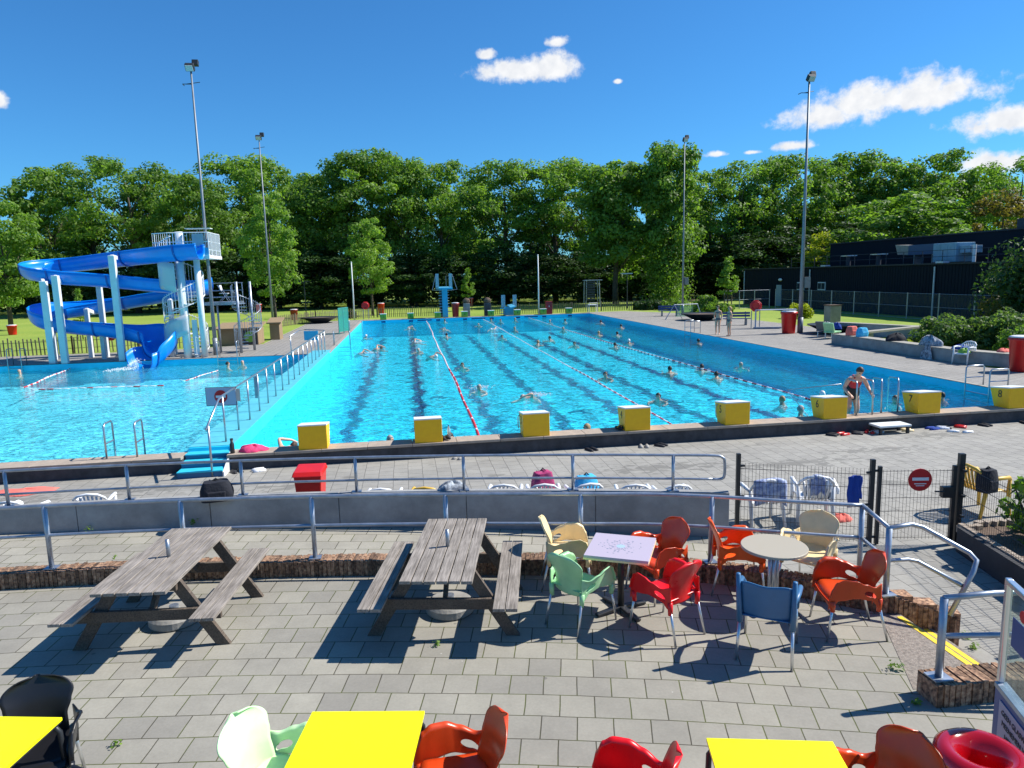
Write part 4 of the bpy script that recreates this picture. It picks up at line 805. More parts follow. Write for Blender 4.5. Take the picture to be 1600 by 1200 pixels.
# ------------------------------------------------------------ red bins
def drum_bin(label, p, hh=.95, r=.34, m_='bin_red', lid='sign_white'):
    t = thing('litter_bin', label, 'bin', (p[0], p[1], p[2] if len(p) > 2 else 0), random.random()*3, group='red litter bins')
    MB().lathe([(r*.78, 0), (r*.8, .02), (r*.98, hh*.9), (r*1.08, hh*.92), (r*1.08, hh*.96), (r, hh)], n=20).build('drum', m_, t, smooth=True); MB().lathe([(r*.99, hh), (r*1.03, hh+.02), (r*.8, hh+.05), (0, hh+.06)], n=20).build('lid', lid, t, smooth=True); return t
drum_bin('big red bin with white lid at the right edge by the low wall', (24.25, 5.55), 1.18, .42)
drum_bin('red bin with white lid beside the thick light pole', (25.25, 22.35), 1.25, .44)
for lb, px, py, hh in (('red bin standing alone on the grass at the far left', 20, 523, .75), ('red bin on the lawn behind the grey lookout stairs', 405, 488, 1.0), ('dark red bin in front of the left picket fence', 460, 500, 1.0), ('red bin on the distant lawn right of the young tree', 735, 478, 1.0), ('dark red bin just behind the diving tower', 712, 495, 1.3), ('red bin among the far blocks with a white lid near the lone tree', 596, 492, 1.2)):
    p = at(px, py, 0); drum_bin(lb, (p.x, p.y), hh, .36 if py > 480 else .42, 'dark_red' if 'dark' in lb else 'bin_red')
p = at(592, 474, 0); drum_bin('far red bin under the lone tree at the wood edge', (p.x, p.y), 1.1, .6)
t = thing('litter_cabinet', 'dark red cabinet among the far green starting blocks', 'cabinet', (16.9, 51.0, 0)); MB().box((0, 0, .6), (.62, .5, 1.2)).build('cabinet', 'dark_red', t, bevel=.02); MB().box((0, -.26, .75), (.06, .02, .14)).build('label', 'sign_white', t)
# wheelie bin
wb = thing('wheelie_bin', 'red wheeled bin with lid on the near pool deck behind the railing', 'bin', (1.66, -3.62, DZ), -.08); wb.scale = (.88, .88, .92)
MB().add([(-.20, -.22, .06), (.20, -.22, .06), (.20, .2, .06), (-.20, .2, .06), (-.26, -.28, .88), (.26, -.28, .88), (.26, .26, .88), (-.26, .26, .88)], [(0, 3, 2, 1), (0, 1, 5, 4), (1, 2, 6, 5), (2, 3, 7, 6), (3, 0, 4, 7), (4, 5, 6, 7)]).build('body', 'bin_red', wb, bevel=.02)
MB().add([(-.29, -.33, .87), (.29, -.33, .87), (.29, .30, .89), (-.29, .30, .89), (-.27, -.25, .95), (.27, -.25, .95), (.27, .22, 1.0), (-.27, .22, 1.0)], [(0, 3, 2, 1), (0, 1, 5, 4), (1, 2, 6, 5), (2, 3, 7, 6), (3, 0, 4, 7), (4, 5, 6, 7)]).build('lid', 'bin_red', wb, bevel=.025)
MB().tube([(-.22, .33, .9), (.22, .33, .9)], .02, 8).build('handle', 'bin_red', wb)
for s in (-.24, .24): MB().cyl((s-.03, .22, .09), (s+.03, .22, .09), .09, 14).build('wheel', 'black_metal', wb)
# life buoys
def buoy(label, p, zc, rz, leg=True):
    t = thing('lifebuoy_box', label, 'lifebuoy', (p[0], p[1], 0), rz, group='red lifebuoy boxes'); pts = [(.38*cos(a+pi/8), 0, zc+.38*sin(a+pi/8)) for a in [i*pi/4 for i in range(8)]]
    g = MB(); g.add([(x, -.09, z) for x, _, z in pts]+[(x, .09, z) for x, _, z in pts], [tuple(range(8)), tuple(range(8, 16))[::-1]]+[(i, (i+1) % 8, 8+(i+1) % 8, 8+i) for i in range(8)]); g.build('housing', 'bin_red', t, bevel=.03)
    ring = MB(); ring.tube([(.25*cos(a), -.10, zc+.25*sin(a)) for a in [i*2*pi/24 for i in range(25)]], .045, 8, cap=False); ring.build('ring', 'sign_red', t, smooth=True)
    if leg: MB().cyl((-.25, .1, 0), (-.25, .1, zc-.3), .03, 8).build('leg', 'galvanised', t); MB().cyl((.25, .1, 0), (.25, .1, zc-.3), .03, 8).build('leg', 'galvanised', t)
buoy('red lifebuoy box on legs at the right deck beside the white table frame', (25.4, 26.6), 1.42, -.5); buoy('red lifebuoy box at the far left corner of the main pool', (-.4, 52.0), 1.3, 0); buoy('red lifebuoy hanging under the blue slide', (-12.4, 24.9), 1.15, 0)

# ------------------------------------------------------------ starting blocks
ybs = [(492.5, '1'), (670, '2'), (839, '3'), (998.7, '4'), (1154.7, '5'), (1305.7, '6'), (1451.5, '7'), (1591, '8')]
ords = ['bearing 1, first from the left', 'bearing 2, beside the dark haired swimmer', 'bearing 3, right of the red rope end', 'bearing 4, with black slippers beside it', 'bearing 5, left of the wide water gap', 'bearing 6, just left of the woman on the ladder', 'bearing 7, right of the steel ladder rails', 'bearing 8, at the right picture edge']
for i, (px, n_) in enumerate(ybs):
    x = at(px, 600+ (0), 0).x; x = 1.25+2.5*i+(-.02, .02, .0, -.07, -.07, -.02, .04, .1)[i]
    t = thing('starting_block', 'yellow starting block '+ords[i], 'starting block', (x, .02, 0), group='yellow starting blocks')
    g = MB(); w, hh = .31, .56
    g.add([(-w, 0, 0), (w, 0, 0), (w, .46, 0), (-w, .46, 0), (-w, 0, hh-.03), (w, 0, hh-.03), (w, .62, hh-.10), (-w, .62, hh-.10)], [(0, 3, 2, 1), (0, 1, 5, 4), (1, 2, 6, 5), (2, 3, 7, 6), (3, 0, 4, 7), (4, 5, 6, 7)]); g.build('body', 'block_yellow', t, bevel=.008)
    MB().add([(-w-.005, -.005, hh-.032), (w+.005, -.005, hh-.032), (w+.005, .63, hh-.102), (-w-.005, .63, hh-.102), (-w-.005, -.005, hh), (w+.005, -.005, hh), (w+.005, .63, hh-.07), (-w-.005, .63, hh-.07)], [(0, 3, 2, 1), (0, 1, 5, 4), (1, 2, 6, 5), (2, 3, 7, 6), (3, 0, 4, 7), (4, 5, 6, 7)]).build('top', 'block_top', t, bevel=.006)
    text(n_, .27, 'number', 'black_ink', t, (-w-.004, .29, .34), (pi/2, 0, -pi/2), .002)
    if n_ in '35': MB().tube([(-w-.03, .45, .12), (-w-.05, .45, .2), (-w-.05, .45, .4), (-w-.0, .45, .44)], .012, 6).build('grip', 'steel', t)
for i in range(8):
    x = 1.25+2.5*i
    t = thing('starting_block', 'far green starting block, '+['number 1 by the lone tree', 'number 2 right of the lone tree', 'number 3 left of the diving tower', 'number 4 right of the grey column', 'number 5 right of the second grey column', 'number 6 right of the low diving board', 'number 7 left of the dark red cabinet', 'number 8 rightmost near the corner'][i], 'starting block', (x, 50.25, 0), group='green starting blocks')
    MB().box((0, .25, .26), (.56, .5, .50)).build('body', 'block_green', t, bevel=.01); MB().box((0, .24, .53), (.62, .56, .05)).build('top', 'block_top', t); text('12345678'[i], .28, 'number', 'black_ink', t, (.0, -.004, .28), (pi/2, 0, 0), .002)

# ------------------------------------------------------------ lane ropes
def rope(label, a, b, sag=0, red_from=0, z=-.235, sp=.16, r=.042, mred='rope_red', far=3):
    a, b = Vector((*a, z)), Vector((*b, z)); L_ = (b-a).length; n = int(L_/sp); d = (b-a)/L_; s = Vector((d.y, -d.x, 0)); t = thing('lane_rope', label, 'lane rope', a, group='floating lane ropes'); pts, rs, reds = [], [], []
    for i in range(n):
        f = (i+.5)/n; p = a.lerp(b, f)+s*(sag*sin(f*pi)+.05*sin(f*9)+.02*sin(f*37)); red = (f < red_from and i % 9 < 8) or (f >= red_from and ((i % far == 0) if f > .25 else (i//2) % 2 == 0))
        for k, rr in ((0, .35), (.14, 1), (.80, 1), (.94, .35)): pts.append(p+d*sp*k); rs.append(r*rr); reds.append(red)
    o = MB().tube(pts, rs, 6).build('floats', 'rope_white', t, world=True, smooth=True); o.data.materials.append(M[mred])
    for i, pl in enumerate(o.data.polygons):
        j = min(pl.vertices[k] for k in range(len(pl.vertices)))//6
        if j < len(reds) and reds[j]: pl.material_index = 1
    MB().tube([a-d*.3+Vector((0, 0, .1)), a, a.lerp(b, .5)+s*sag, b], .01, 4).build('line', 'rope_white', t, world=True)
rope('red and white lane rope second lane from the left, solid red at the near end', (5.02, .75), (5.15, 49.8), .05, .28)
rope('pale lane rope ending behind yellow block 4', (10.05, .75), (10.4, 49.8), .08, .0, r=.024, far=11)
rope('dark red dotted lane rope on the right side of the pool', (15.35, 3.0), (14.7, 49.8), -.25, .0, r=.030, mred='dark_red')
rope('red and white float line left of the slide mouth', (-11.87, 14.7), (-12.95, 21.2), 0, 0, r=.032); rope('sparse dotted float line across the left pool', (-11.1, 14.0), (-6.3, 13.5), 0, 0, sp=.30, r=.026); rope('short float line on the right part of the left pool', (-5.75, 14.6), (-5.25, 17.8), 0, 0, r=.022)

# ------------------------------------------------------------ walkway railing, sign, ladders
t = thing('walkway_railing', 'long steel handrail with posts along the turquoise walkway', 'railing', (-.82, .8, .1))
ys = [.85+1.27*i for i in range(17)]; prof = 1.05
for y in ys: MB().cyl((-.80, y, .1), (-.80, y, .1+prof), .022, 8).build('post', 'steel', t, world=True, smooth=True); MB().box((-.84, y, .112), (.12, .05, .01)).build('foot_plate', 'steel', t, world=True)
MB().tube([(-.80, -.62, .70), (-.80, .55, 1.15), (-.80, .9, 1.17)]+[(-.80, y, 1.17) for y in ys[1:]]+[(-.80, 21.5, 1.17), (-.9, 21.7, 1.17), (-1.9, 22.6, 1.17), (-2.2, 22.2, 1.15), (-2.3, 20.0, 1.05)], .024, 8).build('handrail', 'steel', t, world=True, smooth=True)
MB().cyl((-.80, -.45, DZ), (-.80, -.45, .77), .024, 8).build('post', 'steel', t, world=True, smooth=True)
MB().cyl((-2.3, 20.1, .0), (-2.3, 20.1, 1.05), .024, 8).build('post', 'steel', t, world=True, smooth=True)
def board(label, p, w, h_, rz, mboard, noentry=False):
    t = thing('walkway_sign', label, 'sign', p, rz); MB().box((0, 0, 0), (w, .02, h_)).build('board', mboard, t); MB().box((0, .012, 0), (w+.03, .012, h_+.03)).build('frame', 'navy_light', t)
    if noentry: MB().cyl((0, -.012, 0), (0, -.018, 0), .155, 30).build('disc', 'sign_red', t); MB().box((0, -.021, 0), (.23, .006, .055)).build('bar', 'sign_white', t)
    else: MB().cyl((0, -.012, 0), (0, -.018, 0), .0, 8)
    return t
board('white framed no entry sign board on the walkway railing', (-1.12, 2.0, .98), .70, .42, -.10, 'sign_grey', True)
MB().box((.40, .02, .02), (.10, .03, .30)).build('bracket', 'steel', [o for o in col.objects if o.name.startswith('walkway_sign')][-1])
t = thing('walkway_board', 'small light blue board at the far end of the walkway rail', 'sign', (-1.5, 21.6, .92), -.25); MB().box((0, 0, 0), (.75, .03, .48)).build('board', 'board_blue', t); MB().cyl((.3, .05, -.95), (.3, .05, .25), .03, 8).build('post', 'steel', t)
t = thing('narrow_panel', 'narrow grey panel fixed between two walkway posts', 'sign', (-.86, 4.72, .78)); MB().box((0, 0, 0), (.10, .02, .62)).build('panel', 'galvanised', t)
# teal glass screen
t = thing('glass_screen', 'teal tinted glass screen on the left poolside deck', 'screen', (-1.4, 34.0, 0))
for i in range(2): MB().box((-1.27+.27*i+.13, 34.3+.62*i+.31, .95), (.03, .62, 1.6), rz=-.41).build('pane', 'teal_glass', t, world=True)
for i in range(3): MB().cyl((-1.27+.27*i, 34.3+.62*i, 0), (-1.27+.27*i, 34.3+.62*i, 1.8), .035, 8).build('post', 'teal_net', t, world=True)
MB().tube([(-1.27, 34.3, 1.78), (-.73, 35.54, 1.78)], .03, 6).build('top_rail', 'teal_net', t, world=True)
def ladder(label, c, w, rz, hh=.75, depth=.45, rungs=True, name='pool_ladder', mid=True, drop=.9):
    t = thing(name, label, 'ladder', (c[0], c[1], c[2] if len(c) > 2 else 0), rz, group='steel pool ladders')
    for s in (-w/2, w/2): MB().tube([(s, 0, 0), (s, 0, hh-.06), (s, .06, hh), (s, depth-.06, hh-.0), (s, depth, hh-.06), (s, depth, -drop)], .021, 8).build('rail', 'steel', t, smooth=True)
    if mid:
        for s in (-w/2, w/2): MB().cyl((s, 0, hh*.42), (s, depth, hh*.42), .016, 6).build('cross_bar', 'steel', t)
    if rungs:
        for k in range(3): MB().cyl((-w/2, depth, -.15-.25*k), (w/2, depth, -.15-.25*k), .018, 6).build('rung', 'steel', t)
    return t
ladder('steel ladder with two hooped rails at the near edge of the left pool', (-2.83, .30), .62, 0)
ladder('pair of steel ladder rails on the right side of the pool near block 8', (20.9, 3.0), .9, pi/2, .62, .62); ladder('steel ladder on the right pool side beside the standing girls', (20.95, 25.3), .9, pi/2, .72, .62)
ladder('steel ladder rails on the left deck edge nearer the walkway end', (-.35, 25.6), .9, pi/2*0-.0, .8, .4); ladder('steel ladder rails on the left deck edge beside the teal screen', (-.3, 36.5), .9, 0, .8, .4)
ladder('steel ladder at the far deck of the left pool, left one', (-15.4, 21.75), .6, pi, .8, .5)
ladder('steel ladder at the far deck of the left pool below the walkway end', (-5.6, 21.75), .95, pi, .8, .5)
# main ladder with woman
lx = 14.82
t = thing('pool_ladder', 'steel ladder with tall bent rails where the woman climbs out', 'ladder', (lx, .3, 0), group='steel pool ladders')
for s in (-.30, .14): MB().tube([(s-.05, -.02, 0), (s-.05, .0, .80), (s-.03, .06, .86), (s+.02, .55, .84), (s+.03, .62, .78), (s+.03, .64, .45)], .02, 8).build('rail', 'steel', t, smooth=True)
for s in (.52, .98): MB().tube([(s-.1, .1, 0), (s-.1, .12, .78), (s-.06, .2, .86), (s+.12, .75, .80), (s+.14, .82, .74), (s+.14, .82, -.4)], .02, 8).build('rail', 'steel', t, smooth=True)
MB().tube([(-.30, .75, -.3), (-.9, 1.0, -.35), (-1.3, 1.6, .45), (-.35, .65, .7)], .014, 6).build('stay', 'steel', t, smooth=True)
for k in range(3): MB().box((.2, .75, -.3-.25*k), (.5, .12, .03)).build('tread', 'steel', t)
t = thing('step_box', 'low grey plastic step in front of the ladder coping', 'step', (15.0, -.28, DZ)); MB().box((0, 0, .20), (.85, .42, .05)).build('top', 'block_top', t, bevel=.01)
for sx in (-.36, .36):
    for sy in (-.16, .16): MB().box((sx, sy, .09), (.06, .06, .18)).build('leg', 'black_metal', t)

# ------------------------------------------------------------ diving towers, columns, goals
dt = thing('diving_tower', 'tall narrow blue diving tower at the far pool edge', 'diving tower', (6.98, 50.9, 0))
MB().box((0, 0, 1.35), (.50, .7, 2.6)).build('column', 'light_blue', dt); MB().box((-.36, .2, 1.3), (.22, .3, 2.5)).build('back_column', 'dark_steel', dt); MB().add([(-.5, -.9, 2.62), (.72, -.9, 2.62), (.4, 1.0, 2.62), (-.75, 1.0, 2.62), (-.5, -.9, 2.80), (.72, -.9, 2.80), (.4, 1.0, 2.86), (-.75, 1.0, 2.86)], [(0, 3, 2, 1), (4, 5, 6, 7), (0, 1, 5, 4), (1, 2, 6, 5), (2, 3, 7, 6), (3, 0, 4, 7)]).build('platform', 'board_blue', dt)
for s in (-1, 1):
    MB().box((s*.62-.02, 0, 3.4), (.30, .05, 1.35)).build('side_panel', 'galvanised', dt); MB().tube([(s*.75, -.3, 4.0), (s*1.15, -.6, 2.6), (s*.2, -.6, 2.5)], .022, 6).build('brace', 'steel', dt)
MB().tube([(.2, .3, 2.8), (.2, .3, 3.85), (.5, .3, 3.85), (.5, .3, 2.8)], .02, 6).build('hoop', 'steel', dt)
g = MB()
for k in range(9): g.box((-.42, -.2, .25+k*.26), (.3, .25, .03)); g.box((.33, -.1, .25+k*.26), (.14, .2, .03))
g.build('rungs', 'sign_grey', dt)
dl = thing('diving_board', 'low blue diving board between two panelled grey rails at the far edge', 'diving board', (13.1, 51.0, 0))
for s in (-.55, .55):
    for k in range(3): MB().box((s+.16*(k-1), .25*k, 1.35), (.13, .04, 1.15)).build('rail_panel', 'galvanised', dl)
MB().box((.15, -.2, .88), (.5, 2.2, .10), R=Matrix.Rotation(.06, 3, 'X') @ Matrix.Rotation(-.15, 3, 'Y')).build('board', 'board_blue', dl); MB().box((-.05, .4, .4), (.9, .8, .8)).build('base', 'light_blue', dl)
g = MB()
for k in range(3): g.box((-.65, -.1, .2+k*.24), (.5, .5, .04))
g.build('steps', 'light_blue', dl)
for i, (x, lb) in enumerate(((9.05, 'left stone column with a rough boulder on top behind the far blocks'), (11.05, 'right stone column with a rough boulder on top behind the far blocks'))):
    t = thing('stone_column', lb, 'column', (x, 51.5, 0), group='stone columns at the far end'); MB().box((0, 0, .62), (.62, .6, 1.25)).build('shaft', 'dark_concrete' if i else 'cast_concrete', t, bevel=.02)
    o = MB().ball((0.0, 0, 1.45), (.36, .3, .3), 8, 5).build('boulder', 'soil', t)
p = atD(927, 78); t = thing('net_stand', 'grey wire backboard stand on the lawn behind the pool corner', 'goal', p)
for sx, sy in ((-.85, 0), (.85, .3), (-.85, 1.0), (.85, 1.2)): MB().cyl((sx, sy, 0), (sx*.9, sy, 3.0), .05, 6).build('leg', 'galvanised', t)
g = MB(); 
for k in range(8): g.box((-.35, -.02, .9+.27*k), (1.1, .04, .2))
g.build('slatted_panel', 'navy_light', t); MB().box((0, .3, 3.02), (2.0, 1.0, .06)).build('roof', 'sign_grey', t)
t = thing('lifeguard_chair', 'low white framed seat at the far right pool corner', 'seat', (21.2, 50.6, 0)); MB().tube([(-.4, 0, 0), (-.4, 0, .95), (.4, 0, .95), (.4, 0, 0)], .03, 6).build('frame', 'white_paint', t); MB().box((0, .2, .75), (.8, .45, .05)).build('seat', 'white_paint', t); MB().tube([(-.4, .5, 0), (-.4, .5, .8), (.4, .5, .8), (.4, .5, 0)], .03, 6).build('back_legs', 'white_paint', t)

# ------------------------------------------------------------ right hand deck
lw = thing('low_wall', 'long low grey concrete wall seat edging the planting on the right deck', 'wall', (24.2, 11, 0)); MB().poly([(24.0, 16.2), (24.0, 8.0), (24.6, 6.4), (30, 6.0), (30, 6.5), (24.9, 6.9), (24.5, 8.2), (24.5, 16.0), (25.2, 16.4), (25.2, 16.8)], 0, .46).build('wall_body', 'concrete_wall', lw, world=True, bevel=.01); MB().poly([(23.97, 16.1), (23.97, 8.0), (24.57, 6.37), (30, 5.97), (30, 6.53), (24.93, 6.93), (24.53, 8.2), (24.53, 16.0)], .462, .50).build('cap', 'kerb_light', lw, world=True)
lw = thing('low_wall', 'second low concrete wall behind the first beside the lawn', 'wall', (27.9, 20, 0)); MB().bar((27.6, 21.2, .3), (30.5, 13.8, .3), .4, .6).build('wall_body', 'concrete_wall', lw, world=True); MB().bar((27.6, 21.25, .62), (30.5, 13.8, .62), .46, .05).build('cap', 'kerb_light', lw, world=True)
lw = thing('bench_beam', 'long pale plank bench bridging the two low walls', 'bench', (27, 17, .5)); MB().bar((25.1, 15.5, .56), (30.3, 17.2, .62), .42, .09).build('plank', 'kerb_light', lw, world=True)
for k in (.1, .9): q = Vector((25.1, 15.5, .27)).lerp(Vector((30.3, 17.2, .27)), k); MB().box(q, (.3, .3, .5)).build('support', 'cast_concrete', lw, world=True)
MB().box((0, 0, .7), (.9, .9, 1.4))
t = thing('concrete_pillar', 'short square concrete pillar on the lawn by the wire fence', 'pillar', (31.1, 27.2, 0)); MB().box((0, 0, .62), (.75, .75, 1.24)).build('shaft', 'cast_concrete', t, bevel=.03); MB().box((0, 0, 1.27), (.82, .82, .06)).build('cap', 'soil', t)
def bench(label, p, rz):
    t = thing('park_bench', label, 'bench', p, rz, group='dark blue park benches')
    for s in (-.6, .6): MB().add([(s-.06, -.25, 0), (s+.06, -.25, 0), (s+.06, .3, 0), (s-.06, .3, 0), (s-.06, -.18, .42), (s+.06, -.18, .42), (s+.06, .15, .42), (s-.06, .15, .42)], [(0, 3, 2, 1), (0, 1, 5, 4), (1, 2, 6, 5), (2, 3, 7, 6), (3, 0, 4, 7), (4, 5, 6, 7)]).build('leg', 'cast_concrete', t); MB().bar((s, .2, .35), (s, .38, .9), .06, .05).build('back_support', 'cast_concrete', t)
    for y, z in ((-.15, .45), (.0, .45), (.15, .45)): MB().box((0, y, z), (1.8, .12, .045)).build('seat_slat', 'bench_blue', t, bevel=.01)
    for y, z in ((.27, .62), (.33, .80)): MB().box((0, y, z), (1.8, .04, .14)).build('back_slat', 'bench_blue', t, bevel=.01)
bench('dark blue slatted bench on the right deck behind the two girls', (25.6, 29.6, 0), -.35); bench('dark blue bench near the trees at the far end of the right deck', (25.4, 41.6, 0), -.3)
t = thing('table_frame', 'white table tennis style frame standing beside the red bin', 'frame', (26.2, 26.2, 0), -.3); MB().tube([(-.9, 0, 0), (-.9, 0, 1.15)], .05, 8).build('post', 'sign_grey', t); MB().box((.3, 0, 1.17), (2.5, .5, .05)).build('top', 'sign_grey', t); MB().cyl((1.4, 0, 0), (1.4, 0, 1.15), .05, 8).build('post', 'sign_grey', t); MB().box((.2, 0, .04), (2.4, .35, .08)).build('foot', 'galvanised', t)
t = thing('frame_rack', 'light metal frame with green net behind the two girls', 'frame', (24.6, 37.2, 0)); MB().tube([(-1.2, 0, 0), (-.4, .2, 1.15), (1.6, .4, 1.15), (1.9, .2, 0)], .035, 6).tube([(-.4, .2, 1.15), (.2, 0, 0)], .03, 6).build('frame', 'galvanised', t); MB().add([(-.3, .18, .2), (1.2, .3, .2), (1.2, .3, 1.05), (-.2, .18, 1.05)], [(0, 1, 2, 3)]).build('net', 'green_net', t)
t = thing('picnic_bench', 'small brown topped table far off among the right shrubs', 'table', at(1090, 482, 0)); MB().cyl((0, 0, .72), (0, 0, .85), .7, 12).build('top', 'tan_wood', t); MB().cyl((0, 0, 0), (0, 0, .72), .25, 8).build('base', 'bark', t)
def bagbox(name, label, cat, p, d, m_, seed=0, group=None, rz=.2):
    t = thing(name, label, cat, p, rz, group); rd = random.Random(seed); g = MB(); w, dp, h_ = d
    def f(u, v):
        a = 2*pi*u; c_, s_ = cos(a), sin(a); k = 1/(abs(c_)**4+abs(s_)**4)**.25; tp = 1-.22*v**2; bul = 1+.10*sin(pi*v)+.03*sin(5*a+seed+4*v)
        return (w*.5*c_*k*tp*bul, dp*.5*s_*k*tp*bul, h_*(v+.02*sin(3*a+seed)*v))
    g.grid(f, 24, 8); g.grid(lambda u, v: (lambda q: (q[0]*(1-v), q[1]*(1-v), q[2]+.04*h_*sin(v*pi/2)))(f(u, 1)), 24, 3); g.build('body', m_, t, smooth=True)
    MB().box((0, -dp*.5, h_*.35), (w*.6, dp*.16, h_*.42)).build('pocket', m_, t, bevel=.02)
    for s in (-1, 1): MB().tube([(s*w*.2, dp*.3, h_*1.0), (s*w*.2, dp*.62, h_*.7), (s*w*.22, dp*.5, h_*.15)], .014, 6).build('strap', 'black_ink', t, smooth=True)
    MB().tube([(-.05, 0, h_*1.02), (0, 0, h_*1.14), (.05, 0, h_*1.02)], .012, 6).build('handle', 'black_ink', t, smooth=True); return t
def blob(name, label, cat, p, d, m_, seed=0, group=None, rz=0, folds=.35):
    g = MB(); rd = random.Random(seed); n, mm = 20, 10; ph = [rd.uniform(0, 6) for _ in range(6)]; o = len(g.v)
    def f(u, v):
        a = 2*pi*u; r = sin(pi*v*.5)*(1+folds*(.35*sin(3*a+ph[0])+.25*sin(5*a+ph[1]+4*v)+.15*sin(9*a+ph[2]-5*v))); zt = cos(pi*v*.5)*(1+folds*.6*sin(4*a+ph[3]+6*v))+folds*.25*sin(7*a+ph[4]+9*v)*sin(pi*v)
        return (d[0]*.5*r*cos(a), d[1]*.5*r*sin(a), max(0.003, d[2]*zt))
    g.grid(f, 28, 9); ob = g.build(name, m_, smooth=True); ob.location = p; ob.rotation_euler = (0, 0, rz); return tag(ob, label, cat, group)
blob('towel', 'crumpled pink towel on the near coping by the blue steps', 'towel', (-.1, .24, .0), (.62, .36, .13), 'towel_pink', 1)
blob('towel', 'coral red towel lying on the wet deck at the far left', 'towel', (-4.3, -.75, DZ), (1.2, .5, .07), 'towel_coral', 2)
bagbox('swim_bag', 'orange and white swim bag on the long low wall', 'bag', (24.25, 15.0, .5), (.5, .35, .42), 'towel_coral', 3); bagbox('swim_bag', 'light blue bag next to the orange one on the long low wall', 'bag', (24.3, 14.3, .5), (.5, .35, .4), 'bag_cyan', 4)
blob('clothes', 'black heap of clothes lying behind the pale plank bench', 'clothes', (24.3, 12.0, .5), (.95, .4, .3), 'towel_black', 5)
blob('clothes', 'pile of dark and grey clothes draped over the long low wall', 'clothes', (24.25, 9.9, .5), (.5, 1.1, .35), 'towel_mixed', 6); blob('towel', 'grey towel hanging down the front of the low wall', 'towel', (23.9, 9.6, .0), (.18, .6, .48), 'towel_mixed', 7)
blob('towel', 'blue towel on the low wall left of the white chair', 'towel', (24.3, 8.3, .5), (.5, .7, .16), 'towel_blue', 8); blob('towel', 'coral towel on the low wall right of the white chair', 'towel', (24.9, 7.0, .5), (.5, .4, .12), 'towel_coral', 9); blob('swim_bag', 'round white bundle at the near end of the long low wall', 'bag', (25.3, 6.65, .5), (.3, .3, .22), 'cap_white', 10)
bagbox('backpack', 'black backpack leaning on the concrete wall railing', 'backpack', (.35, -4.45, .34), (.46, .3, .3), 'towel_black', 11); blob('backpack', 'grey black bag behind the wall left of block 3', 'backpack', (4.0, -4.75, .3), (.5, .3, .16), 'towel_mixed', 12)
for i, (x, y, m_, s_, lb) in enumerate(((25.9, 19.7, 'suit_grey', 1.0, 'dark grey lounge chair piled with towels by the bowl planter'), (25.6, 18.6, 'plastic_green', .8, 'green and white chair beside the dark lounge chair'))):
    t = thing('lounge_chair', lb, 'chair', (x, y, 0), .5, group='lounge chairs by the bowl planter')
    MB().box((0, 0, .36), (1.0*s_, .55, .08)).build('seat', m_, t, bevel=.02); MB().box((-.5*s_, 0, .62), (.1, .55, .5), R=Matrix.Rotation(-.4, 3, 'Y')).build('backrest', m_, t, bevel=.02)
    for sx in (-.4, .4):
        for sy in (-.22, .22): MB().cyl((sx*s_, sy, 0), (sx*s_, sy, .34), .025, 6).build('leg', 'plastic_white', t)
blob('towel', 'heap of white and grey towels on the dark lounge chair', 'towel', (25.9, 19.7, .41), (.9, .5, .35), 'towel_mixed', 22); blob('towel', 'blue towel trailing over the dark lounge chair', 'towel', (26.5, 19.6, .41), (.5, .5, .3), 'towel_blue', 23)
# flip flops
ff = [(714, 706, 'hair_grey', 'pale slippers near the long deck rail'), (914, 694, 'black_ink', 'dark slippers left of block 4'), (993, 689, 'hair_grey', 'grey sandals in front of block 4'), (1021, 689, 'black_ink', 'dark sandals right of block 4'), (1270, 669, 'black_ink', 'black slippers at the left end of the shoe row'), (1288, 669, 'bin_red', 'red slippers at the left end of the shoe row'), (1333, 668, 'bin_red', 'red and white shoes left of the grey step'), (1337, 677, 'black_ink', 'black shoes pushed forward from the row'), (1356, 671, 'sign_white', 'white towel like shoes just left of the grey step'), (1400, 668, 'plastic_cream', 'cream slippers right of the grey step'), (1430, 663, 'towel_blue', 'blue sandals right of the cream slippers'), (1452, 664, 'sign_grey', 'pale grey sandals by the dark pairs'), (1463, 666, 'black_ink', 'black flip flops beneath block 7'), (1475, 661, 'bin_red', 'bright red slippers under block 7'), (1518, 660, 'black_ink', 'black slippers right of block 7'), (1580, 656, 'black_ink', 'dark slippers below block 8'), (1489, 675, 'sign_white', 'white flip flop lying apart, left one'), (1512, 676, 'sign_white', 'white flip flop lying apart, right one'), (378, 729, 'black_ink', 'black sandals on the deck beside the blue steps'), (408, 731, 'sign_white', 'small white slippers right of the blue steps')]
for i, (px, py, m_, lb) in enumerate(ff):
    p = at(px, py, DZ); rd = random.Random(i); t = thing('slippers', lb, 'shoes', (p.x, min(p.y, -.2), DZ), rd.uniform(0, 3), group='shoes left along the pool edge')
    for s in ((-.07, .07) if 'apart' not in lb else (0,)): 
        g = MB(); g.tube([(s, -.13, .012), (s, -.06, .012), (s, .05, .012), (s, .13, .012)], [.035, .042, .05, .035], 10); o = g.build('shoe', m_, t, smooth=True)
        MB().tube([(s-.045, .0, .02), (s, .05, .06), (s+.045, .0, .02)], .009, 5).build('strap', 'black_ink', o)
for x, lb in ((9.72-1.35-.05, 'pair of black and yellow slippers on the coping left of block 4'), (4.75-.6, 'black fins stood on the coping left of the red rope end')):
    t = thing('slippers', lb, 'shoes', (x, .2, 0), .4, group='things left on the near coping')
    for s in (-.06, .06): o = MB().tube([(s, -.12, .05), (s, 0, .06), (s, .12, .05)], [.03, .05, .035], 8).build('shoe', 'black_ink', t, smooth=True); MB().tube([(s-.05, 0, .07), (s, 0, .12), (s+.05, 0, .07)], .012, 5).build('strap', 'block_yellow' if 'yellow' in lb else 'black_ink', o)
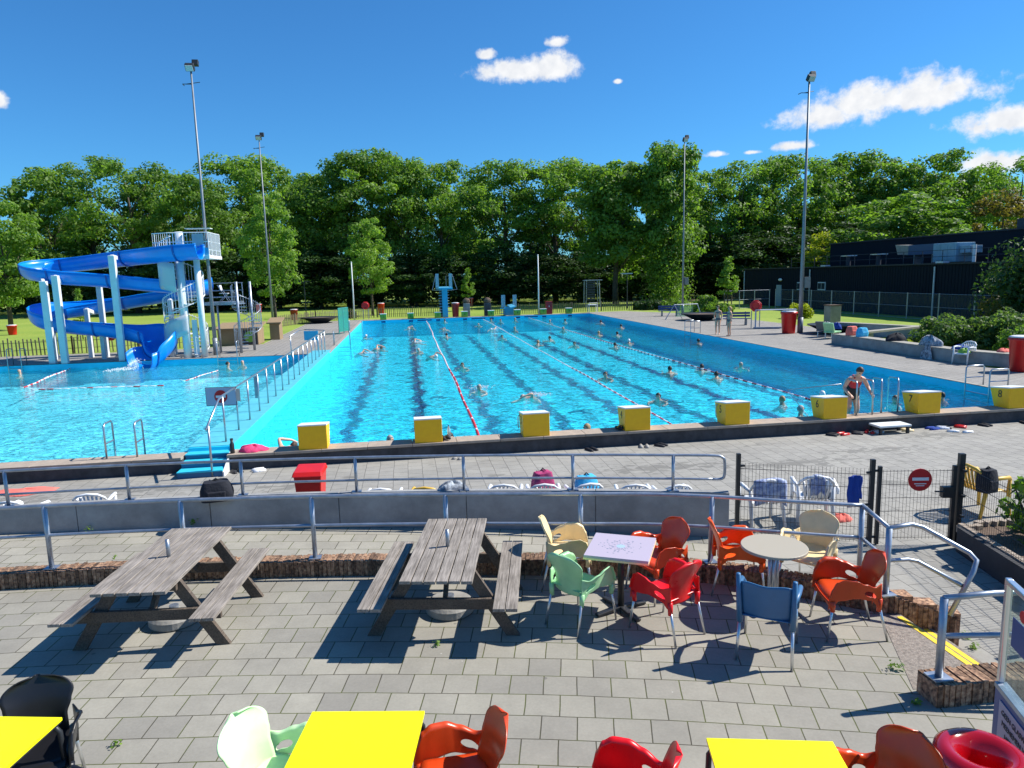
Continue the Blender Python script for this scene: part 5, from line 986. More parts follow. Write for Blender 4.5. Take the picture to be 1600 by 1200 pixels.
t = thing('water_bottle', 'dark water bottle standing on the coping by the walkway', 'bottle', (-.5, .12, 0)); MB().lathe([(.045, 0), (.05, .01), (.05, .2), (.03, .24), (.03, .29), (0, .29)], n=12).build('body', 'black_metal', t, smooth=True); MB().cyl((0, 0, .29), (0, 0, .33), .033, 10).build('cap', 'dark_steel', t)
t = thing('water_bottle', 'clear bottle on the coping behind block 2', 'bottle', (4.95-.6-.1, .42, 0)); MB().lathe([(.04, 0), (.04, .2), (.015, .25), (.015, .28), (0, .28)], n=10).build('body', 'rail_glass', t, smooth=True); MB().cyl((0, 0, .28), (0, 0, .30), .018, 8).build('cap', 'towel_blue', t)
# ------------------------------------------------------------ terrace furniture
def picnic(label, p, rz):
    t = thing('picnic_table', label, 'picnic table', p, rz, group='weathered picnic tables'); Lh = .9
    for k in range(6): MB().box((-.305+.122*k, 0, .735), (.110, 2*Lh+random.uniform(-.01, .01), .034)).build('top_plank', 'weathered_wood', t, bevel=.004)
    for s in (-1, 1):
        for k in (0, 1): MB().box((s*(.61+.125*k), 0, .445), (.118, 2*Lh, .034)).build('bench_plank', 'weathered_wood', t, bevel=.004)
    for sy in (-1, 1):
        y = sy*(Lh-.36)
        for s in (-1, 1): MB().bar((s*.27, y, .715), (s*.74, y, .0), .045, .115, up=(0, 1, 0)).build('leg', 'beam_wood', t, bevel=.003) if 0 else MB().add([(s*.21, y-.025, .718), (s*.35, y-.025, .718), (s*.80, y-.025, 0), (s*.66, y-.025, 0), (s*.21, y+.025, .718), (s*.35, y+.025, .718), (s*.80, y+.025, 0), (s*.66, y+.025, 0)], [(0, 1, 2, 3), (7, 6, 5, 4), (0, 4, 5, 1), (1, 5, 6, 2), (2, 6, 7, 3), (3, 7, 4, 0)]).build('leg', 'beam_wood', t, bevel=.003)
        MB().box((0, y+.05*sy, .37), (1.50, .045, .115)).build('cross_beam', 'beam_wood', t, bevel=.003); MB().box((0, y+.05*sy, .67), (.66, .045, .09)).build('top_beam', 'beam_wood', t, bevel=.003)
        MB().bar((0.03, y, .37), (.03, y-sy*.35, .70), .045, .07).build('brace', 'beam_wood', t)
    tube = thing('parasol_tube', 'grey metal parasol tube '+('in the middle of the left picnic table' if 'left' in label else 'in the middle of the central picnic table'), 'tube', (p[0], p[1], .745)); MB().tube([(0, 0, 0), (0, 0, .2)], .021, 12).build('tube', 'galvanised', tube, smooth=True)
    b = thing('parasol_stand', 'round concrete parasol base '+('under the left picnic table' if 'left' in label else 'under the central picnic table'), 'parasol base', (p[0], p[1], 0)); MB().lathe([(.25, 0), (.27, .02), (.27, .09), (.24, .12), (.07, .13), (.05, .16), (0, .16)], n=32).build('disc', 'cast_concrete', b, smooth=False); MB().lathe([(.05, .16), (.05, .19), (.035, .19)], n=16).build('socket', 'galvanised', b)
    return t
picnic('weathered grey picnic table at the left of the terrace', (.725, -7.85, 0), radians(-6.4))
picnic('weathered grey picnic table in the centre of the terrace', (3.74, -8.20, 0), radians(-11))

def armchair():
    """moulded plastic armchair on four aluminium legs; faces +Y"""
    t = thing('armchair', 'x', 'chair'); g = MB()
    ztop = [(0, .60), (.14, .585), (.35, .625), (.55, .662), (.74, .668), (.87, .635), (.95, .56), (1, .46)]; zbot = [(0, .345), (.07, .37), (.22, .43), (.5, .455), (.78, .43), (.93, .37), (1, .335)]
    def side(s):
        def f(u, v):
            y = -.235+.50*u+.01*v; zb, zt = interp(zbot, u), interp(ztop, u); z = zb+(zt-zb)*v
            xb = .215+.035*min(1, u*2.2); flare = .035*sin(pi*min(1, u*1.1))*v; x = xb+flare-.02*(1-min(1, u*4))*v*0
            roll = .028*max(0, (v-.86)/.14)**2*min(1, u*5)
            return (s*(x+roll), y+.02*(1-v)*(1 if u > .8 else 0), z-roll*.3)
        return f
    def hole(s):
        fn = side(s)
        def f(u, v):
            du, dv = (u-.235)/.125, (v-.40)/.17; e = sqrt(du*du+dv*dv)
            if .78 < e < 1.22 and e > 1e-6: k = 1/e; u, v = .235+du*k*.125, .40+dv*k*.17
            return fn(u, v)
        return f
    for s in (-1, 1): g.grid(hole(s), 48, 26, lambda u, v: ((u-.235)/.125)**2+((v-.40)/.17)**2 < .93)
    # back shell
    HW = [(0, .205), (.2, .188), (.40, .184), (.60, .214), (.74, .232), (1, .232)]
    def back(u, v):
        s = 2*u-1; hw = interp(HW, v)*(1 if v < .74 else sqrt(max(.0009, 1-((v-.74)/.262)**2))); z = .385+.455*v; y = -.205-.115*v**1.3+.055*s*s*(1-.3*v)+.015*sin(v*pi*1.2); return (s*hw, y, z)
    g.grid(back, 18, 34)
    # seat pan with waterfall front
    def seat(u, v):
        s = 2*u-1; y = -.205+.465*v; z = .442-.012*(1-s*s)*sin(pi*min(1, v*1.1))-.07*max(0, (v-.86)/.14)**2; return (s*(.212+.03*v), y+.02*(1-s*s)*(v > .5)*(v-.5)*2, z)
    g.grid(seat, 14, 18)
    # lower apron at front and back
    g.grid(lambda u, v: ((2*u-1)*.243, .262+.015*(1-(2*u-1)**2), .375+.03*v+.045*(1-(2*u-1)**4)*0-.035*(abs(2*u-1)**4)*(1-v)), 12, 2)
    sh = g.build('shell', 'plastic_red', t, smooth=True, solid=.009)
    for s in (-1, 1):
        MB().tube([(s*.238, .235, .31), (s*.245, .245, .42)], [.024, .030], 12).build('leg_socket', 'plastic_red', t, smooth=True); MB().tube([(s*.205, -.215, .31), (s*.21, -.215, .44)], [.024, .028], 12).build('leg_socket', 'plastic_red', t, smooth=True)
        MB().tube([(s*.238, .235, .37), (s*.265, .285, 0)], [.0145, .0115], 12).build('leg', 'aluminium', t, smooth=True)
        MB().tube([(s*.205, -.215, .37), (s*.225, -.305, 0)], [.0145, .0115], 12).build('leg', 'aluminium', t, smooth=True)
    return t
proto = armchair(); used = []
def chair(label, x, y, face, colr, group='plastic armchairs round the cafe tables', sticker=False, z=0):
    """face: direction the sitter looks, as a vector"""
    rz = atan2(face[1], face[0])-pi/2; c = proto if not used else copy_tree(proto); used.append(c)
    c.location = (x, y, z); c.rotation_euler = (0, 0, rz); c['label'] = label; c['category'] = 'chair'; c['group'] = group
    for ch in kids(c):
        if ch.data.materials[0].name.startswith('plastic') and ch.name.split('.')[0] in ('shell', 'leg_socket'):
            me = ch.data.copy(); me.materials[0] = M[colr]; ch.data = me
    if sticker: MB().cyl((0, -.02, .432), (0, -.02, .4385), .06, 24).build('seat_sticker', 'sign_white', c)
    return c
# the prototype keeps its red data until every copy is made
chair('bright red armchair seen from behind at the mosaic table', 5.94, -9.08, (-.27, .5), 'plastic_red')
chair('pale green armchair at the near left side of the mosaic table', 5.10, -8.72, (.41, .30), 'plastic_green')
chair('cream yellow armchair at the far left side of the mosaic table', 5.17, -7.78, (.55, -.10), 'plastic_cream')
chair('orange armchair behind the mosaic table facing left', 6.17, -8.22, (-.7, -.25), 'plastic_rust')
chair('orange armchair on the left of the round table', 7.07, -8.30, (.6, -.17), 'plastic_orange')
chair('cream armchair behind the round table on the right', 7.93, -8.42, (-.6, -.48), 'plastic_cream')
chair('dark orange armchair with white seat sticker right of the round table', 7.74, -9.43, (-.52, .13), 'plastic_rust', sticker=True)
chair('black armchair behind the yellow table at bottom left', .66, -10.62, (.25, -.9), 'plastic_black')
chair('black armchair cut off at the bottom left corner', 1.12, -11.50, (-.6, .45), 'plastic_black')
chair('mint green armchair left of the middle yellow table at bottom', 2.42, -11.24, (.80, -.42), 'plastic_mint')
chair('orange armchair right of the middle yellow table', 3.62, -11.46, (-.95, -.10), 'plastic_rust')
chair('red armchair with white seat sticker at the bottom centre', 4.62, -11.86, (-.80, .42), 'plastic_red', sticker=True)
chair('rust orange armchair at the bottom right beside the donut shaped bin', 6.11, -12.17, (-.9, -.25), 'plastic_rust')
# blue square backed chair
bc = thing('stacking_chair', 'slate blue plastic chair with square back near the round table', 'chair', (6.74, -9.66, 0), atan2(.43, .30)-pi/2)
g = MB(); g.grid(lambda u, v: ((2*u-1)*(.222+.004*v), -.21-.07*v+.035*(2*u-1)**2, .43+.36*v-.02*(abs(2*u-1)**4)*v+.012*cos(u*2*pi)*v), 14, 12); g.grid(lambda u, v: ((2*u-1)*.22, -.22+.46*v, .435-.01*sin(pi*v)-.05*max(0, (v-.9)/.1)**2), 10, 12); g.build('shell', 'plastic_blue', bc, smooth=True, solid=.01)
for s in (-1, 1):
    MB().tube([(s*.236, -.20, .36), (s*.245, -.225, .6), (s*.25, -.26, .86)], [.030, .026, .022], 10).build('back_post', 'plastic_blue', bc, smooth=True); MB().tube([(s*.25, -.235, .64), (s*.268, -.05, .66), (s*.27, .12, .655), (s*.25, .2, .58), (s*.235, .21, .40)], [.022, .026, .026, .022, .026], 10).build('armrest', 'plastic_blue', bc, smooth=True)
    MB().tube([(s*.236, -.20, .38), (s*.25, -.29, 0)], [.017, .014], 12).build('leg', 'aluminium', bc, smooth=True); MB().tube([(s*.232, .2, .42), (s*.245, .27, 0)], [.017, .014], 12).build('leg', 'aluminium', bc, smooth=True)
# square mosaic table
mt = thing('mosaic_table', 'square pinkish mosaic topped cafe table on a black pedestal', 'table', (5.60, -8.57, 0), radians(-26.5-0))
h_ = .335; MB().box((0, 0, .727), (.68, .68, .03)).build('top', 'mosaic_top', mt, bevel=.003); MB().box((0, 0, .705), (.685, .685, .022)).build('edge', 'plastic_cream', mt)
MB().cyl((0, 0, .03), (0, 0, .70), .035, 14).build('column', 'black_metal', mt, smooth=True)
for k in range(4): a = pi/4+k*pi/2; MB().bar((0, 0, .05), (.32*cos(a), .32*sin(a), .02), .07, .03).build('foot', 'black_metal', mt, bevel=.008)
# round table
rt = thing('round_table', 'round pale wood cafe table on a chrome pedestal', 'table', (7.21, -8.89, 0), .4)
MB().lathe([(.32, .705), (.345, .712), (.345, .735), (.340, .74), (0, .74)], n=48).build('top', 'wood_light', rt); MB().cyl((0, 0, .03), (0, 0, .71), .03, 14).build('column', 'steel', rt, smooth=True); 
for dx in (-.07, .07): MB().cyl((dx, 0, .05), (dx*.9, 0, .70), .018, 10).build('column', 'steel', rt, smooth=True)
for k in range(4): a = k*pi/2; MB().bar((0, 0, .05), (.30*cos(a), .30*sin(a), .02), .06, .03).build('foot', 'steel', rt, bevel=.01)
# yellow tables
def ytable(label, c, rz, w=.78, l=1.2):
    t = thing('yellow_table', label, 'table', c, rz, group='yellow rectangular tables'); MB().box((0, 0, .728), (w, l, .022)).build('top', 'table_yellow', t, bevel=.002); MB().box((0, 0, .710), (w-.01, l-.01, .012)).build('underside', 'black_metal', t)
    for sx in (-1, 1):
        for sy in (-1, 1):
            MB().tube([(sx*(w/2-.12), sy*(l/2-.03), .69), (sx*(w/2-.04), sy*(l/2-.03), .685), (sx*(w/2-.015), sy*(l/2-.02), .64), (sx*(w/2-.0), sy*(l/2-.01), 0)], .019, 10).build('leg', 'black_metal', t, smooth=True)
ytable('bright yellow table at the bottom between mint and orange chairs', (2.92, -11.66, 0), radians(-10)); ytable('bright yellow table at the bottom right of the red chair', (5.42, -12.43, 0), radians(-13)); ytable('bright yellow table at the bottom left corner with black chairs', (.42, -11.25, 0), radians(-12))
# donut bin
db = thing('donut_bin', 'glossy red round litter bin with funnel opening at bottom right', 'bin', (6.67, -12.28, 0))
MB().lathe([(.16, .0), (.19, .03), (.20, .5), (.245, .66), (.262, .74), (.25, .80), (.21, .832), (.16, .83), (.12, .79), (.095, .73), (.085, .66), (.085, .3)], n=48).build('body', 'donut_red', db, smooth=True)
# wind screen
bs = thing('wind_screen', 'blue panelled wind screen with glass top at the right edge', 'wind screen', (7.39, -11.66, 0), 0)
a_, b_ = Vector((7.29, -11.74, 0)), Vector((6.88, -12.80, 0)); d_ = (b_-a_).normalized(); rzb = atan2(d_.y, d_.x); mid_ = (a_+b_)/2; Lb = (b_-a_).length
MB().box((mid_.x, mid_.y, .44), (Lb, .06, .80), rz=rzb).build('lower_panel', 'booth_blue', bs, world=True, bevel=.004)
MB().box((mid_.x, mid_.y, .855), (Lb, .075, .035), rz=rzb).build('sill', 'galvanised', bs, world=True, bevel=.003)
MB().box((mid_.x, mid_.y, 1.22), (Lb-.1, .012, .68), rz=rzb).build('glass_pane', 'clear_glass', bs, world=True)
MB().box((a_.x, a_.y, 1.24), (.04, .04, .74), rz=rzb).build('frame_post', 'aluminium', bs, world=True, bevel=.006); MB().box((b_.x, b_.y, .8), (.05, .05, 1.6), rz=rzb).build('frame_post', 'aluminium', bs, world=True, bevel=.006)
MB().box((mid_.x, mid_.y, 1.59), (Lb, .045, .035), rz=rzb).build('top_frame', 'aluminium', bs, world=True, bevel=.006)
nb = Vector((d_.y, -d_.x, 0)); 
if nb.x > 0: nb = -nb
q = a_.lerp(b_, .30)+nb*.034; MB().box((q.x, q.y, .66), (.50, .006, .26), rz=rzb).build('notice', 'notice', bs, world=True)
for i, s_ in enumerate(('GEEN GLASWERK', 'MEENEMEN VAN', 'HET TERRAS')):
    o = text(s_, .052, 'lettering', 'navy_light', bs, (0, 0, 0), (0, 0, 0), .001); o.location = (q+nb*.006+Vector((0, 0, .73-.07*i)))-bs.location; o.rotation_euler = (pi/2, 0, rzb)
q = a_.lerp(b_, .22)+nb*.012; MB().box((q.x, q.y, 1.30), (.26, .004, .2), rz=rzb).build('sticker', 'booth_blue', bs, world=True)
MB().cyl(Vector((q.x, q.y, 1.46))+nb*.002, Vector((q.x, q.y, 1.46))+nb*.006, .04, 16).build('sticker', 'sign_red', bs, world=True)

# ------------------------------------------------------------ white garden chairs on the pool deck
def monobloc():
    t = thing('garden_chair', 'x', 'chair'); m_ = 'plastic_white'
    g = MB(); g.grid(lambda u, v: ((2*u-1)*(.22+.03*v), -.22+.46*v, .42-.01*sin(pi*v)-.05*max(0, (v-.88)/.12)**2+.02*(1-v)*0), 10, 10); g.build('seat', m_, t, smooth=True, solid=.01)
    for k in range(-3, 4): a = k*.17; MB().tube([(.05*k, -.22, .41), (.062*k, -.29, .62), (.066*k, -.33+.004*k*k, .795-.008*k*k)], [.017, .019, .02], 6).build('back_slat', m_, t, smooth=True)
    MB().tube([(-.27, -.2, .62), (-.245, -.28, .72), (-.16, -.335, .80), (0, -.35, .83), (.16, -.335, .80), (.245, -.28, .72), (.27, -.2, .62)], [.02, .024, .026, .028, .026, .024, .02], 8).build('back_rim', m_, t, smooth=True)
    for s in (-1, 1):
        MB().tube([(s*.27, -.22, .62), (s*.29, 0, .645), (s*.285, .2, .64), (s*.27, .25, .6)], [.022, .034, .034, .026], 8).build('armrest', m_, t, smooth=True)
        MB().tube([(s*.27, .24, .62), (s*.26, .24, .40), (s*.28, .28, 0)], [.026, .034, .024], 8).build('leg', m_, t, smooth=True); MB().tube([(s*.265, -.22, .63), (s*.25, -.22, .40), (s*.27, -.32, 0)], [.024, .034, .024], 8).build('leg', m_, t, smooth=True)
    return t
mono = monobloc(); mused = []
def gchair(label, p, rz, mats=None):
    c = mono if not mused else copy_tree(mono); mused.append(c); c.location = p; c.rotation_euler = (0, 0, rz); c['label'] = label; c['category'] = 'chair'; c['group'] = 'plastic garden chairs'; 
    if mats: mused_recolour.append((c, mats))
    return c
mused_recolour = []
q1_, q2_ = Vector((8.86, -5.52, DZ)), Vector((9.74, -5.52, DZ))
gchair('white garden chair draped with a striped towel behind the mesh fence, left one', q1_, -.1+.0*pi)
gchair('white garden chair with dark towels behind the mesh fence, right one', q2_, -.35)
gchair('yellow garden chair with black bag behind the far right fence', Vector((12.6, -5.75, DZ)), -1.45, 'plastic_yellow')
gchair('white garden chair with clothes in front of the low wall on the right', Vector((24.0, 7.8, 0)), 1.9)
wallch = [((-2.9, -3.6), 'white chair back showing over the wall at the left edge', None), ((-1.9, -3.45), 'tilted white chair behind the wall near the left railing post', None), ((2.9, -4.25), 'white chair back above the wall right of the wheelie bin', None), ((3.62, -4.35), 'tan chair back above the wall between two white chairs', 'plastic_yellow'), ((4.9, -4.5), 'white chair back above the wall left of the pink bag', None), ((5.52, -4.62), 'white chair behind the wall with a pink backpack on it', None), ((6.18, -4.75), 'white chair behind the wall with a cyan bag on it', None), ((6.95, -4.98), 'white chair back above the wall right of the cyan bag', None), ((7.55, -5.15), 'last white chair back above the wall before the fence', None)]
for (x, y), lb, m_ in wallch: gchair(lb, Vector((x, y+.10, DZ)), random.uniform(-.25, .15), m_); mused[-1].scale = (.92, .92, .83)
for c_, m_ in mused_recolour: recolour(c_, {'plastic_white': m_})
def drape(name, label, c, rz, w, hf, hb, m_, seed=0, top=.83):
    """cloth folded over a chair back"""
    rd = random.Random(seed); ph = rd.uniform(0, 6); R = Matrix.Rotation(rz, 3, 'Z'); g = MB()
    def f(u, v):
        x = (u-.5)*w; s = (v*2-1)
        y = -.33+ (-.035 if s < 0 else .035)*min(1, abs(s)*6)+.012*sin(11*u+ph+3*v); z = top-(abs(s)**1.3)*(hb if s < 0 else hf)*(1+.12*sin(7*u+ph))+.01*sin(9*u+ph)-.05*(2*u-1)**2
        return tuple(Vector(c)+R@Vector((x, y, z+.03)))
    g.grid(f, 18, 16); o = g.build(name, m_, smooth=True, solid=.012); return tag(o, label, 'towel')
drape('towel', 'blue white striped towel over the left fence side garden chair', q1_, -.1, .50, .3, .36, 'towel_stripe', 1)
drape('towel', 'crumpled white blue towel over the right fence side garden chair', q2_, -.35, .20, .2, .3, 'towel_stripe', 2)
blob('clothes', 'dark and white towels heaped on the right fence side chair', 'clothes', q2_+Vector((.12, .0, .42)), (.42, .4, .2), 'towel_mixed', 14)
blob('towel', 'white bundle on the arm of the right fence side chair', 'towel', q2_+Vector((.27, -.08, .5)), (.2, .35, .18), 'cap_white', 15); blob('shoes', 'brown sandals on the deck right of the fence side chairs', 'shoes', q2_+Vector((.45, -.1, 0)), (.35, .25, .1), 'towel_coral', 16)
bagbox('backpack', 'pink and black backpack on a chair behind the wall', 'backpack', Vector((5.50, -4.62, DZ+.38)), (.36, .28, .46), 'bag_pink', 17); bagbox('swim_bag', 'cyan bag on a chair behind the wall', 'bag', Vector((6.20, -4.75, DZ+.36)), (.38, .28, .40), 'bag_cyan', 18)
bagbox('swim_bag', 'black bag hanging on the yellow garden chair', 'bag', Vector((12.45, -6.0, DZ+.44)), (.3, .22, .36), 'towel_black', 19); blob('clothes', 'green towel and clothes on the white chair by the low wall', 'clothes', Vector((24.0, 7.8, .42)), (.4, .36, .16), 'block_green', 20)
bt = at(1331, 748, FZ+1.0); fl = fa.lerp(fb, .865)
g = MB(); g.grid(lambda u, v: (fl.x-.10+.2*u+.01*sin(9*v), fl.y-.035-.05*sin(pi*u)-.015*sin(14*u)+(.0 if v > .1 else 0), FZ+1.06-.46*v*(1-.25*(u > .6))-.03*(2*u-1)**2), 14, 10); tag(g.build('towel', 'towel_blue', smooth=True, solid=.03), 'deep blue towel hanging on the black mesh fence', 'towel')

# ------------------------------------------------------------ people
def skinmesh(name, J, E_, material, parent, sub=2, world=False):
    """J: joints [(x,y,z,r or (rx,ry))]; E_: edges; one continuous skinned surface"""
    me = bpy.data.meshes.new(name); bm = bmesh.new(); lay = bm.verts.layers.skin.verify(); vs = [bm.verts.new(j[:3]) for j in J]
    for a, b in E_: bm.edges.new((vs[a], vs[b]))
    for i, (v, j) in enumerate(zip(vs, J)): r = j[3]; v[lay].radius = (r, r) if not isinstance(r, tuple) else r; v[lay].use_root = (i == 0)
    bm.to_mesh(me); bm.free(); tmp = bpy.data.objects.new('tmp', me); col.objects.link(tmp)
    tmp.modifiers.new('k', 'SKIN').use_smooth_shade = True; s = tmp.modifiers.new('s', 'SUBSURF'); s.levels = sub; s.render_levels = sub
    dg = bpy.context.evaluated_depsgraph_get(); nm = bpy.data.meshes.new_from_object(tmp.evaluated_get(dg)); bpy.data.objects.remove(tmp)
    nm.materials.clear(); nm.materials.append(M[material]); 
    for p in nm.polygons: p.use_smooth = True
    o = bpy.data.objects.new(name, nm); col.objects.link(o); o.parent = parent; return o
def head_bits(t, c, face, hair, r=.095, hl=0, cap=False, eyes=True):
    """hair cap, ears, nose and eyes round a head centre c facing unit vector face"""
    f = Vector(face).normalized(); up = Vector((0, 0, 1)); s = f.cross(up).normalized(); up = s.cross(f); R = Matrix((s, f, up)).transposed(); c = Vector(c); g = MB()
    def hf(u, v):
        a = 2*pi*u; th = v*(pi*.56 if not hl else pi*.62); fr = cos(a-pi/2)    # fr=1 at the front
        th *= (1-.36*max(0, fr)**.6); k = 1.0+.04*sin(7*a)
        return c+R@Vector((r*.86*k*sin(th)*cos(a), -.008+r*1.02*sin(th)*sin(a), r*1.24*cos(th)))
    g.grid(hf, 22, 8)
    if hl: g.tube([c+R@Vector((0, -r*.7, r*.3)), c+R@Vector((0, -r*.95, -r*.5)), c+R@Vector((0, -r*.8, -r-hl))], [r*.7, r*.75, r*.45], 10)
    g.build('swim_cap' if cap else 'hair', hair, t, smooth=True, solid=.012)
    if eyes:
        e = MB()
        for k in (-.34, .34): e.ball(tuple(c+R@Vector((k*r, r*.86, .05*r))), r*.11, 6, 4)
        e.build('eyes', 'hair_dark', t, smooth=True)
def headjoints(c, face, r=.095):
    f = Vector(face).normalized(); c = Vector(c); u = Vector((0, 0, 1))
    return c-f*.005-u*.07*r/.095, c+u*.02, c+u*.075
def swimmer_proto(kind):
    """floating swimmer; origin on the water line; swims toward +Y"""
    t = thing('person', 'x', 'person')
    if kind == 'breast':
        J = [(0, -.22, -.20, .07), (0, -.13, -.11, .11), (0, -.02, -.035, (.15, .085)), (0, .07, .035, .058), (0, .10, .09, .066), (0, .115, .14, .080), (0, .115, .19, .078), (0, .11, .225, .05), (0, .175, .135, .028),
             (-.17, -.02, -.05, .065), (-.30, .16, -.07, .045), (-.24, .45, -.07, .036), (-.20, .56, -.07, .03), (.17, -.02, -.05, .065), (.30, .16, -.07, .045), (.24, .45, -.07, .036), (.20, .56, -.07, .03), (-.03, -.24, -.22, .05), (.03, -.24, -.22, .05)]
        E_ = [(0, 1), (1, 2), (2, 3), (3, 4), (4, 5), (5, 6), (6, 7), (5, 8), (2, 9), (9, 10), (10, 11), (11, 12), (2, 13), (13, 14), (14, 15), (15, 16), (0, 17), (0, 18)]; hc = (0, .108, .155)
    elif kind == 'crawl':
        J = [(0, -.34, -.20, .07), (0, -.18, -.09, .12), (0, 0, -.03, (.16, .10)), (0, .12, -.0, .06), (0, .20, .01, .075), (0, .28, .01, .08), (0, .33, .0, .05), (-.18, .02, .0, .065), (-.36, .06, .20, .045), (-.30, .36, .12, .034), (-.26, .52, .02, .026), (.18, .0, -.04, .06), (.26, .35, -.12, .045), (.2, .62, -.15, .03), (-.04, -.38, -.22, .05), (.04, -.38, -.22, .05)]
        E_ = [(0, 1), (1, 2), (2, 3), (3, 4), (4, 5), (5, 6), (2, 7), (7, 8), (8, 9), (9, 10), (2, 11), (11, 12), (12, 13), (0, 14), (0, 15)]; hc = (0, .26, .02)
    else:  # upright bust in the water
        J = [(0, -.03, -.20, .09), (0, -.01, -.13, .11), (0, 0, -.05, (.17, .10)), (0, 0, .085, .056), (0, .01, .14, .068), (0, .015, .20, .083), (0, .015, .25, .080), (0, .01, .29, .05), (0, .08, .19, .026), (-.18, 0, -.04, .065), (-.25, .06, -.10, .045), (-.21, .18, -.13, .036), (.18, 0, -.04, .065), (.25, .06, -.10, .045), (.21, .18, -.13, .036)]
        E_ = [(0, 1), (1, 2), (2, 3), (3, 4), (4, 5), (5, 6), (6, 7), (5, 8), (2, 9), (9, 10), (10, 11), (2, 12), (12, 13), (13, 14)]; hc = (0, .012, .215)
    skinmesh('body', J, E_, 'skin', t, 1 if kind != 'bust' else 2); return t, hc
hairs = ['hair_dark', 'hair_brown', 'hair_grey', 'hair_blond', 'cap_white', 'skin_pale']; P_ = {}
for kd in ('breast', 'crawl', 'bust'):
    base, hc = swimmer_proto(kd)
    for hi, hr in enumerate(hairs):
        t = base if hi == len(hairs)-1 else copy_tree(base)
        if hr != 'skin_pale': head_bits(t, hc, (0, 1, .15 if kd != 'crawl' else -.3), hr, .092, cap=hr == 'cap_white')
        else: head_bits(t, hc, (0, 1, 0), 'hair_grey', .093, eyes=True) if 0 else None
        P_[(kd, hr)] = [t, False]
HD, HB, HG, HL, CW, BA = hairs
